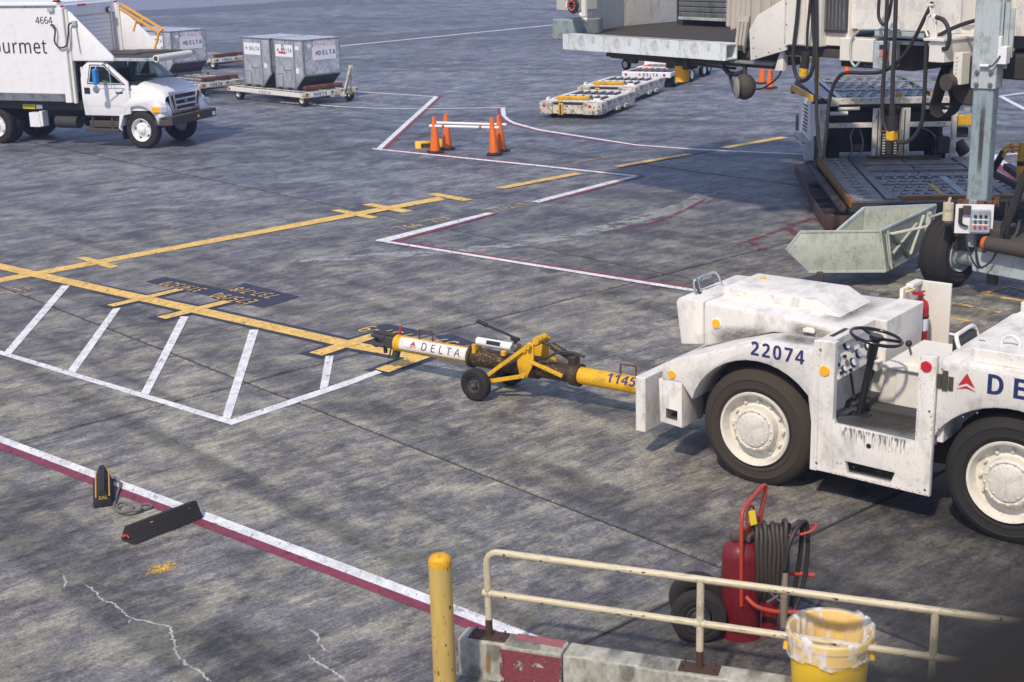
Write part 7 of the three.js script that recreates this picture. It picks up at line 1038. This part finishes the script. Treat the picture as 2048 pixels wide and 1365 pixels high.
// ---------------------------------------------------------------- green-grey sheet metal hopper by the bogie
{
  const o = V3(4.45, 0, -20.70), F = new Frame(o, -5), t = thing('metal_hopper', 'pale green sheet-metal hopper with a trussed side on a small caster, beside the bridge wheel', 'hopper', F);
  const fp = [[-0.02, 0.25], [1.09, 0.25], [0.98, 0.85], [-0.16, 0.85], [-0.36, 0.58]];
  part(t, 'front_plate', plate(fp, -0.02, 0.0, 0.006), M.sage);
  part(t, 'rim', [beam(V3(-0.16, 0.855, -0.01), V3(0.99, 0.855, -0.01), 0.04, 0.035), beam(V3(-0.02, 0.25, -0.01), V3(1.10, 0.25, -0.01), 0.045, 0.035), beam(V3(-0.36, 0.58, -0.01), V3(-0.16, 0.855, -0.01), 0.035, 0.03), beam(V3(1.0, 0.85, -0.01), V3(1.10, 0.25, -0.01), 0.04, 0.03)], M.sage);
  // in hopper axes: back corners
  const p = (u, v, y) => F.loc(G(u, v, y)), hx = (x, y) => [1548 + x / 4.014, 260 + y / 4.014];
  const BL = p(...hx(725, 630), 0.95), BR = p(...hx(1300, 605), 0.92), FRb = V3(1.09, 0.25, 0), FRt = V3(0.98, 0.85, 0), BRb = p(...hx(1232, 955), 0.27);
  const slab = (a, b, c, d, th = 0.018) => { const n = b.clone().sub(a).cross(d.clone().sub(a)).normalize().multiplyScalar(th), P = [a, b, c, d], Q = P.map((v) => v.clone().add(n)); const g = []; g.push(patch(...P), patch(Q[3], Q[2], Q[1], Q[0])); for (let i = 0; i < 4; i++) { const j = (i + 1) % 4; g.push(patch(P[j], P[i], Q[i], Q[j])); } return boxUV(join(g)); };
  const BLb = V3(BL.x - 0.02, 0.27, BL.z);
  part(t, 'back_plate', [slab(BLb, BRb, BR, BL)], M.sage); part(t, 'side_plate', [slab(FRb, BRb, BR, FRt)], new THREE.MeshStandardMaterial({ map: sageTex, color: rgb(0.72, 0.74, 0.74), roughness: 0.6 }));  // darker sage on the side plate holds its shade in the colour
  part(t, 'floor_plate', [slab(V3(-0.02, 0.26, -0.01), V3(1.08, 0.26, -0.01), BRb, BLb)], M.sage);
  const nt = V3(-0.05, 0.62, -0.6); part(t, 'left_plate', [slab(V3(-0.30, 0.55, -0.01), V3(-0.02, 0.26, -0.01), BLb, V3(BL.x - 0.45, 0.62, BL.z + 0.35)), slab(BLb, BL, V3(BL.x - 0.35, 0.70, BL.z + 0.2), V3(BL.x - 0.45, 0.62, BL.z + 0.35))], M.sage);
  part(t, 'top_rim', [beam(FRt, BR, 0.05, 0.04), beam(BL, BR, 0.045, 0.045), beam(BL, V3(BL.x - 0.45, 0.66, BL.z + 0.35), 0.05, 0.05), beam(FRb, BRb, 0.04, 0.03), beam(BR, BRb, 0.04, 0.03), beam(BL, BLb, 0.03, 0.03)], M.grey);
  const L = (k, y) => { const a = FRb.clone().lerp(BRb, k), b = FRt.clone().lerp(BR, k); return a.lerp(b, y).add(V3(0.035, 0, 0.02)); };
  parts(t, 'truss_bar', [beam(L(0.10, 0.02), L(0.10, 0.95), 0.09, 0.03), beam(L(0.84, 0.08), L(0.84, 0.95), 0.09, 0.03), beam(L(0.14, 0.35), L(0.62, 0.80), 0.045, 0.035), beam(L(0.16, 0.85), L(0.50, 0.10), 0.04, 0.035), beam(L(0.52, 0.10), L(0.74, 0.92), 0.045, 0.035), beam(L(0.06, 0.1), L(0.06, 0.9), 0.035, 0.02)], M.sage);
  parts(t, 'truss_bolt', [0.12, 0.3, 0.5, 0.85].flatMap((y) => [0.10, 0.84].map((k) => { const q = L(k, y).add(V3(0.02, 0, 0.015)); return ball(0.022, q.x, q.y, q.z); })), M.frame);
  const A = F.loc(G(...hx(1430, 735), 0.86)), B = F.loc(G(...hx(1395, 655), 1.0));
  parts(t, 'tow_arm', [beam(L(0.12, 0.86), A, 0.035, 0.035), beam(L(0.86, 0.8), B, 0.035, 0.035), beam(F.loc(G(...hx(1290, 790), 0.72)), F.loc(G(...hx(1390, 700), 0.95)), 0.04, 0.04)], M.cream);
  const c = F.loc(V3(4.535, 0, -21.20)); part(t, 'caster_wheel', [put(new THREE.CylinderGeometry(0.10, 0.10, 0.07, 24).rotateZ(Math.PI / 2), c.x + 0.1, 0.10, c.z + 0.55)], M.rubber); part(t, 'caster_fork', [span(c.x + 0.05, c.x + 0.15, 0.10, 0.26, c.z + 0.50, c.z + 0.60)], M.frame);
  part(t, 'caster_wheel', put(new THREE.CylinderGeometry(0.10, 0.10, 0.07, 24).rotateZ(Math.PI / 2), BRb.x - 0.1, 0.10, BRb.z + 0.1), M.rubber);
}

// ---------------------------------------------------------------- the cargo loader under the bridge
{
  const F = new Frame(V3(6.02, 0, -24.85), -5), t = thing('cargo_loader', 'cargo loader with low roller platform and raised roller deck, under the bridge', 'cargo loader', F);
  const y = 0.50, L = -4.95, W = 3.25, fl = (u, v, z = L) => F.at(u, v, z), z2 = (x, yy, z) => F.at(1548 + x / 4.096, yy / 4.096, z);
  const deckTex = dataTex(512, 512, (i, j) => { const u = i / 512, v = j / 512, rib = Math.sin(u * 6.2832 * 40) * 0.5 + 0.5, s = 0.50 + rib * 0.14 + (NA.at(u * 10, v * 9) - 0.5) * 0.20 + (NB.at(u * 60, v * 50) - 0.5) * 0.10; return [s * 1.02, s, s * 0.96]; });
  const deckM = new THREE.MeshStandardMaterial({ map: deckTex, roughness: 0.5, metalness: 0.35 });
  part(t, 'platform_frame', [span(0.0, W, 0.26, 0.44, L, -0.03, 0.015), span(0.0, W, 0.30, 0.49, -0.05, 0.0, 0.01)], M.frame);
  part(t, 'front_edge', [span(0.0, W, 0.46, 0.505, -0.07, 0.012, 0.006)], M.steel); part(t, 'yellow_stop_bar', span(0.88, 2.95, 0.50, 0.56, -0.16, -0.06, 0.012), new THREE.MeshStandardMaterial({ map: yellowTex, color: rgb(0.42, 0.32, 0.22), roughness: 0.6 }));
  // deck panels: a side strip, a rail, cross fields
  const px = [[0.10, 0.62], [0.80, 1.92], [1.95, 2.52], [2.70, 3.2]];
  parts(t, 'deck_panel', [span(0.05, 0.60, 0.44, y, L + 0.1, -0.1, 0.006), span(2.75, W - 0.03, 0.44, y, L + 0.1, -0.1, 0.006)], deckM);
  const rows = [[-0.17, -1.55], [-1.60, -2.35], [-2.42, -3.0], [-3.05, -3.75], [-3.82, -4.8]];
  rows.forEach(([a, b], i) => parts(t, 'deck_panel', [span(0.80, 1.70, 0.44, y - (i === 4 ? 0.03 : 0), b, a, 0.006), span(1.74, 2.70, 0.44, y - (i === 4 ? 0.03 : 0), b, a, 0.006)], deckM));
  parts(t, 'guide_rail', [span(0.625, 0.775, 0.44, y + 0.03, L + 0.1, -0.08, 0.01)], M.steel);
  parts(t, 'cross_bar', [span(0.8, 2.7, 0.45, y + 0.02, -1.60, -1.55), span(0.8, 2.7, 0.45, y + 0.035, -2.42, -2.35, 0.01), span(0.8, 2.7, 0.45, y + 0.05, -3.05, -3.0, 0.01), span(0.8, 2.7, 0.45, y + 0.05, -3.82, -3.75, 0.01)], M.steel);
  part(t, 'yellow_guide', span(1.62, 1.71, y - 0.01, y + 0.028, -1.52, -0.2, 0.006), mat(0.72, 0.42, 0.12, 0.6)); part(t, 'pale_guide', span(1.98, 2.12, y - 0.01, y + 0.02, -2.35, -0.16, 0.006), M.grey); part(t, 'rear_yellow_stop', span(1.0, 2.5, y, y + 0.06, -4.7, -4.6, 0.01), M.grease);
  const slots = [], rollers = [];
  for (let j = 0; j < 13; j++) { const z = -0.3 - j * 0.35; slots.push(put(new THREE.BoxGeometry(0.19, 0.004, 0.045), 0.33, y + 0.003, z, 0, 0.3)); rollers.push(put(new THREE.CylinderGeometry(0.022, 0.022, 0.06, 10).rotateZ(Math.PI / 2), 0.33, y + 0.008, z, 0, 0.3)); }
  for (let j = 0; j < 8; j++) for (let i = 0; i < 9; i++) { const x = 0.92 + i * 0.215 + (j % 2) * 0.10, z = -0.32 - j * 0.32; if (x > 2.66 || Math.abs(x - 1.66) < 0.08 && z > -1.6 || Math.abs(x - 2.05) < 0.1) continue; slots.push(put(new THREE.BoxGeometry(0.15, 0.004, 0.055), x, y + 0.003, z, 0, 0.45)); rollers.push(put(new THREE.CylinderGeometry(0.028, 0.028, 0.075, 10).rotateZ(Math.PI / 2), x, y + 0.012, z, 0, 0.45)); }
  for (let j = 0; j < 13; j++) { const z = -0.3 - j * 0.35; slots.push(put(new THREE.BoxGeometry(0.19, 0.004, 0.045), 2.98, y + 0.003, z, 0, 0.3)); rollers.push(put(new THREE.CylinderGeometry(0.022, 0.022, 0.06, 10).rotateZ(Math.PI / 2), 2.98, y + 0.008, z, 0, 0.3)); }
  parts(t, 'roller_pocket', slots.map(flat), M.black); parts(t, 'ball_roller', rollers.map(flat), M.rollerSteel);
  const perf = []; for (let j = 0; j < 2; j++) for (let i = 0; i < 34; i++) perf.push(put(new THREE.BoxGeometry(0.028, 0.004, 0.045), 0.92 + i * 0.052, y + 0.003, -3.28 - j * 0.22)); { const g = part(t, 'deck_holes', perf, M.black); g.userData.kind = 'stuff'; }
  // left flank: yellow edge, tube, hinged skirts
  part(t, 'edge_angle', [span(-0.02, 0.05, 0.38, 0.52, L, 0, 0.006)], new THREE.MeshStandardMaterial({ map: yellowTex, color: rgb(0.34, 0.27, 0.20), roughness: 0.6 }));
  parts(t, 'flank_tube', [rod(V3(-0.13, 0.36, -0.15), V3(-0.13, 0.36, -2.3), 0.075), rod(V3(-0.13, 0.36, -2.4), V3(-0.13, 0.36, L - 0.1), 0.07)], M.frame);
  parts(t, 'skirt_plate', [plateX([[0.1, 0.02], [0.1, 0.30], [-0.25, 0.24], [-2.35, 0.25], [-2.35, 0.06]], -0.46, -0.43, 0.006), plateX([[-2.75, 0.06], [-2.75, 0.24], [-5.0, 0.30], [-5.3, 0.24], [-5.3, 0.10]], -0.40, -0.37, 0.006), plate([[-0.45, 0.02], [-0.45, 0.25], [0.02, 0.27], [0.02, 0.06]], 0.07, 0.10, 0.006)], M.brown);
  part(t, 'skirt_bracket', [span(-0.42, 0.05, 0.12, 0.2, -0.9, -0.8), span(-0.42, 0.05, 0.12, 0.2, -2.0, -1.9), span(-0.38, 0.05, 0.12, 0.2, -3.6, -3.5)], M.frame);
  part(t, 'right_flank', [beam(V3(W + 0.05, 0.62, -0.9), V3(W + 0.2, 0.55, -3.2), 0.14, 0.12), beam(V3(W + 0.25, 0.48, -0.2), V3(W + 0.2, 0.48, -2.0), 0.10, 0.08), span(W, W + 0.5, 0.2, 0.42, -2.2, -0.2)], M.frame); part(t, 'flank_box', span(W + 0.3, W + 0.62, 0.36, 0.52, -0.75, -0.35), M.grey);
  // uprights behind the platform
  const yt = 1.58;
  for (const x of [1.22, 1.80]) { const s = x < 1.5 ? 1 : -1; const m = part(t, 'mast', [span(x - 0.09, x + 0.09, 0.45, 1.50, L - 0.06, L, 0.008), span(x + s * 0.05, x + s * 0.09, 0.45, 1.50, L - 0.22, L, 0.006)], M.whiteUsed); part(m, 'mast_groove', span(x - 0.012 + s * 0.02, x + 0.012 + s * 0.02, 0.5, 1.46, L - 0.002, L + 0.003), M.dark); part(m, 'mast_slot', span(x - 0.03, x - 0.01, 1.28, 1.36, L, L + 0.004), M.black); }
  for (const x of [1.39, 1.63]) { const c = part(t, 'chain_strip', span(x - 0.04, x + 0.04, 0.45, 1.0, L - 0.14, L - 0.10), M.black); for (let k = 0; k < 9; k++) part(c, 'chain_link', span(x - 0.032, x + 0.032, 0.48 + k * 0.056, 0.502 + k * 0.056, L - 0.10, L - 0.09, 0.002), M.cream); }
  part(t, 'chain_guard', span(1.34, 1.68, 1.0, 1.03, L - 0.14, L - 0.06), M.yellow); part(t, 'lift_cylinder', [rod(V3(1.51, 0.45, L - 0.18), V3(1.51, 0.9, L - 0.18), 0.09), span(1.36, 1.66, 0.4, 1.0, L - 0.4, L - 0.24)], M.dark);
  parts(t, 'cross_beam', [span(0.22, 1.13, 1.10, 1.20, L - 0.12, L - 0.02, 0.012), span(1.89, 2.72, 1.10, 1.20, L - 0.12, L - 0.02, 0.012)], M.whiteUsed);
  parts(t, 'side_frame', [span(0.05, 0.19, 0.45, 1.60, L - 0.10, L, 0.008), span(2.74, 2.84, 0.45, 1.40, L - 0.10, L, 0.008)], M.whiteUsed);
  parts(t, 'support_roller', [rod(V3(0.24, 1.40, L - 0.05), V3(0.62, 1.40, L - 0.05), 0.042), rod(V3(0.42, 1.50, L - 0.05), V3(0.86, 1.50, L - 0.05), 0.045), rod(V3(2.12, 1.50, L - 0.05), V3(2.4, 1.50, L - 0.05), 0.045), rod(V3(2.3, 1.40, L - 0.05), V3(2.7, 1.40, L - 0.05), 0.042)], M.cream);
  parts(t, 'yellow_guide_roller', [ball(0.09, 1.36, 1.50, L - 0.05, 1, 0.9, 0.6), ball(0.09, 1.62, 1.50, L - 0.05, 1, 0.9, 0.6)], M.grease);
  // chassis, engine bay and tyres seen behind the uprights
  part(t, 'chassis', [span(0.0, 2.9, 0.35, 0.9, L - 4.0, L - 1.6, 0.03), span(0.1, 2.8, 1.15, 1.4, L - 3.6, L - 0.35, 0.03), span(0.2, 1.1, 0.5, 1.1, L - 1.5, L - 0.7), span(1.95, 2.7, 0.5, 1.0, L - 1.5, L - 0.9)], M.black);
  part(t, 'hydraulic_hose', [tube([V3(0.78, 1.05, L - 0.2), V3(0.72, 0.9, L - 0.2), V3(0.76, 0.6, L - 0.2), V3(0.66, 0.46, L - 0.2)], 0.018, 30), tube([V3(0.9, 1.05, L - 0.2), V3(0.98, 0.8, L - 0.2), V3(0.96, 0.6, L - 0.2), V3(0.84, 0.45, L - 0.2)], 0.018, 30), tube([V3(2.0, 1.08, L - 0.3), V3(2.3, 1.0, L - 0.3), V3(2.5, 0.8, L - 0.3), V3(2.5, 0.5, L - 0.3)], 0.018, 30)], M.steel);
  const lw = join([latheZ([[0.26, -0.02], [0.2, -0.06], [0.1, -0.03], [0, -0.03]], 24)]);
  for (const [x, f] of [[0.25, 1], [2.75, -1]]) { const w = new THREE.Group(); w.name = 'wheel'; w.position.set(x, 0.44, L - 0.9); w.rotation.y = -f * Math.PI / 2; t.add(w); part(w, 'tyre', tyreGeo(0.44, 0.26, 0.3), M.tyre); part(w, 'rim', lw, M.dark); }
  // left louvred panel
  const pl = part(t, 'side_cover', [plateX([[L + 0.1, 0.55], [L + 0.02, 1.66], [L - 1.9, 1.60], [L - 1.9, 0.55]], -0.16, -0.12, 0.01), span(-0.12, 0.04, 0.5, 1.6, L - 0.05, L + 0.05, 0.01)], M.clean); for (let k = 0; k < 8; k++) part(pl, 'louvre_slot', plateX([[L - 0.35, 1.50 - k * 0.075], [L - 0.35, 1.535 - k * 0.075], [L - 1.1, 1.50 - k * 0.075], [L - 1.1, 1.465 - k * 0.075]], -0.166, -0.158, 0.001), M.black);
  part(t, 'side_locker', [span(-0.24, -0.06, 0.45, 0.86, L - 0.25, L + 0.12, 0.012), span(-0.30, -0.2, 0.78, 0.84, L - 1.6, L)], M.grey); part(t, 'hydraulic_pipe', rod(V3(-0.02, 0.45, L + 0.1), V3(-0.02, 0.95, L + 0.05), 0.05), M.frame);
  // raised deck
  const yu = 1.71, Zf = L - 4.2;
  part(t, 'deck_beam', [span(0.32, 2.98, 1.59, 1.72, L - 0.06, L + 0.04, 0.01), span(0.22, 0.42, 1.56, 1.73, L - 0.02, L + 0.06, 0.01)], M.whiteUsed);
  { const bolts = Array.from({ length: 13 }, (_, k) => ball(0.013, 0.5 + k * 0.19, 1.675, L + 0.042, 1, 1, 0.5)); parts(t, 'beam_rivet', bolts, M.dark); }
  part(t, 'upper_frame', [span(-0.02, 2.95, 1.52, 1.66, Zf, L - 0.06, 0.01)], M.dark);
  const seg = [[L - 0.08, L - 1.35], [L - 1.45, L - 3.0], [L - 3.1, Zf]];
  seg.forEach(([a, b]) => parts(t, 'upper_deck_panel', [span(0.55, 1.4, 1.66, yu, b, a, 0.006), span(1.43, 2.3, 1.66, yu, b, a, 0.006), span(2.45, 2.92, 1.66, yu, b, a, 0.006)], deckM));
  part(t, 'upper_deck_panel', span(0.02, 0.36, 1.66, yu, Zf, L - 0.08, 0.006), M.steel); part(t, 'upper_rail', [span(0.40, 0.50, 1.66, yu + 0.03, Zf, L - 0.08, 0.008), span(0.5, 2.9, yu - 0.02, yu + 0.03, L - 1.44, L - 1.36, 0.008), span(0.5, 2.9, yu - 0.02, yu + 0.03, L - 3.08, L - 3.0, 0.008), span(0.5, 2.9, yu - 0.02, yu + 0.04, Zf, Zf + 0.08, 0.008)], M.alu);
  const us = [], ur = []; for (let j = 0; j < 9; j++) for (let i = 0; i < 8; i++) { const x = 0.68 + i * 0.24 + (j % 2) * 0.12, z = L - 0.35 - j * 0.42; if (x > 2.4 && x < 2.5) continue; us.push(put(new THREE.BoxGeometry(0.16, 0.004, 0.07), x, yu + 0.003, z, 0, 0.5)); ur.push(put(new THREE.CylinderGeometry(0.03, 0.03, 0.08, 8).rotateZ(Math.PI / 2), x, yu + 0.012, z, 0, 0.5)); }
  parts(t, 'roller_pocket', us.map(flat), M.black); parts(t, 'ball_roller', ur.map(flat), M.rollerSteel);
  parts(t, 'yellow_stop', [box(0.16, 0.09, 0.06, 1.62, 1.76, L - 0.02, 0, 0, 0.2), box(0.10, 0.08, 0.06, 2.32, 1.76, L - 0.02)], M.yellow);
  part(t, 'left_fence', [beam(V3(0.1, 1.62, L - 0.05), V3(-0.05, 1.55, Zf + 0.6), 0.05, 0.2), box(0.12, 0.26, 0.12, 0.06, 1.55, L - 0.1)], M.brown); part(t, 'yellow_fence', [beam(V3(-0.06, 1.66, L - 0.5), V3(-0.22, 1.66, L - 2.6), 0.06, 0.14), box(0.1, 0.2, 0.14, -0.22, 1.62, L - 2.7)], M.yellow); part(t, 'yellow_post', [rod(V3(0.03, 1.6, L - 0.35), V3(0.03, 2.55, L - 0.35), 0.022)], M.yellow); part(t, 'yellow_basket', [beam(V3(0.03, 2.4, L - 0.4), V3(-0.3, 2.5, L - 1.4), 0.03, 0.1), beam(V3(0.02, 2.6, L - 0.4), V3(-0.3, 2.7, L - 1.4), 0.03, 0.06)], M.yellow);
  parts(t, 'marker_plate', [box(0.12, 0.10, 0.05, 0.14, 1.44, L + 0.02), box(0.12, 0.08, 0.05, 3.02, 1.44, L + 0.02)], M.grey);
  part(t, 'yellow_box', span(2.86, 3.18, 1.12, 1.32, L - 0.2, L - 0.02, 0.012), M.yellow); part(t, 'striped_pole', [rod(V3(3.24, 0.5, L), V3(3.24, 1.6, L), 0.03)], M.yellow); part(t, 'valve_block', [box(0.3, 0.2, 0.2, 2.98, 0.95, L - 0.3), box(0.25, 0.34, 0.2, 2.62, 0.7, L - 0.2), rod(V3(3.1, 0.5, L - 0.3), V3(2.95, 0.72, L - 0.3), 0.13)], M.dark);
  // yellow handrail of the control stand at the right
  { const Z = -1.6, p = (u, v, z = Z) => F.at(u, v, z); const a = part(t, 'stand_rail', [tube([p(1979, 346), p(1996, 318), p(2010, 296), p(2020, 292.5), p(2034, 293), p(2046, 290)], 0.028, 60, 10, false, 0.2), tube([p(1984, 350), p(2000, 325), p(2014, 303), p(2024, 300.5), p(2046, 301)], 0.026, 60, 10, false, 0.2)], M.yellow); part(a, 'black_sleeve', [rod(p(1978, 348), p(2006, 302), 0.034), rod(p(1983, 352), p(2006, 315), 0.032)], M.rubber); parts(a, 'knob', [ball(0.05, p(2023, 291).x, p(2023, 291).y, Z), ball(0.045, p(2026, 301).x, p(2026, 301).y, Z)], M.orangeHot); const c = p(2046, 285), d = p(2046, 365); part(t, 'stand_post', rod(c, V3(c.x, 0.45, Z), 0.07, 0.07, 18), M.yellow); part(t, 'post_band', rod(V3(c.x, p(2046, 331).y, Z), V3(c.x, p(2046, 322).y, Z), 0.074, 0.074, 18), M.black); part(t, 'stand_base', [span(c.x - 0.3, c.x + 0.5, 0.2, 0.46, Z - 0.3, Z + 0.3), beam(p(1984, 345), V3(c.x - 0.1, 0.5, Z + 0.8), 0.1, 0.1)], M.frame); }
}

// ---------------------------------------------------------------- rounded dark bar of unsettled kind, placed close to the lens and out of focus
{
  const e = V3(0, EYE, 0), c = e.clone().add(ray(2206, 1764).multiplyScalar(0.2)), d = AX.clone().multiplyScalar(0.845).addScaledVector(AY, 0.535).normalize(), dn = AX.clone().multiplyScalar(0.535).addScaledVector(AY, -0.845).normalize();
  const t = thing('dark_near_bar', 'dark out-of-focus bar across the bottom right corner, close to the lens', 'dark bar', new Frame(c, 0));
  part(t, 'rounded_edge', [rod(d.clone().multiplyScalar(-0.8), d.clone().multiplyScalar(0.8), 0.04, 0.04, 40)], mat(0.010, 0.008, 0.006, 0.9));
  part(t, 'backing_board', put(new RoundedBoxGeometry(1.6, 0.30, 0.076, 3, 0.02)).applyMatrix4(new THREE.Matrix4().makeBasis(d, dn.clone().negate(), d.clone().cross(dn.clone().negate()))).translate(dn.x * 0.15, dn.y * 0.15, dn.z * 0.15), M.rubber);
}

renderer.render(scene, camera);
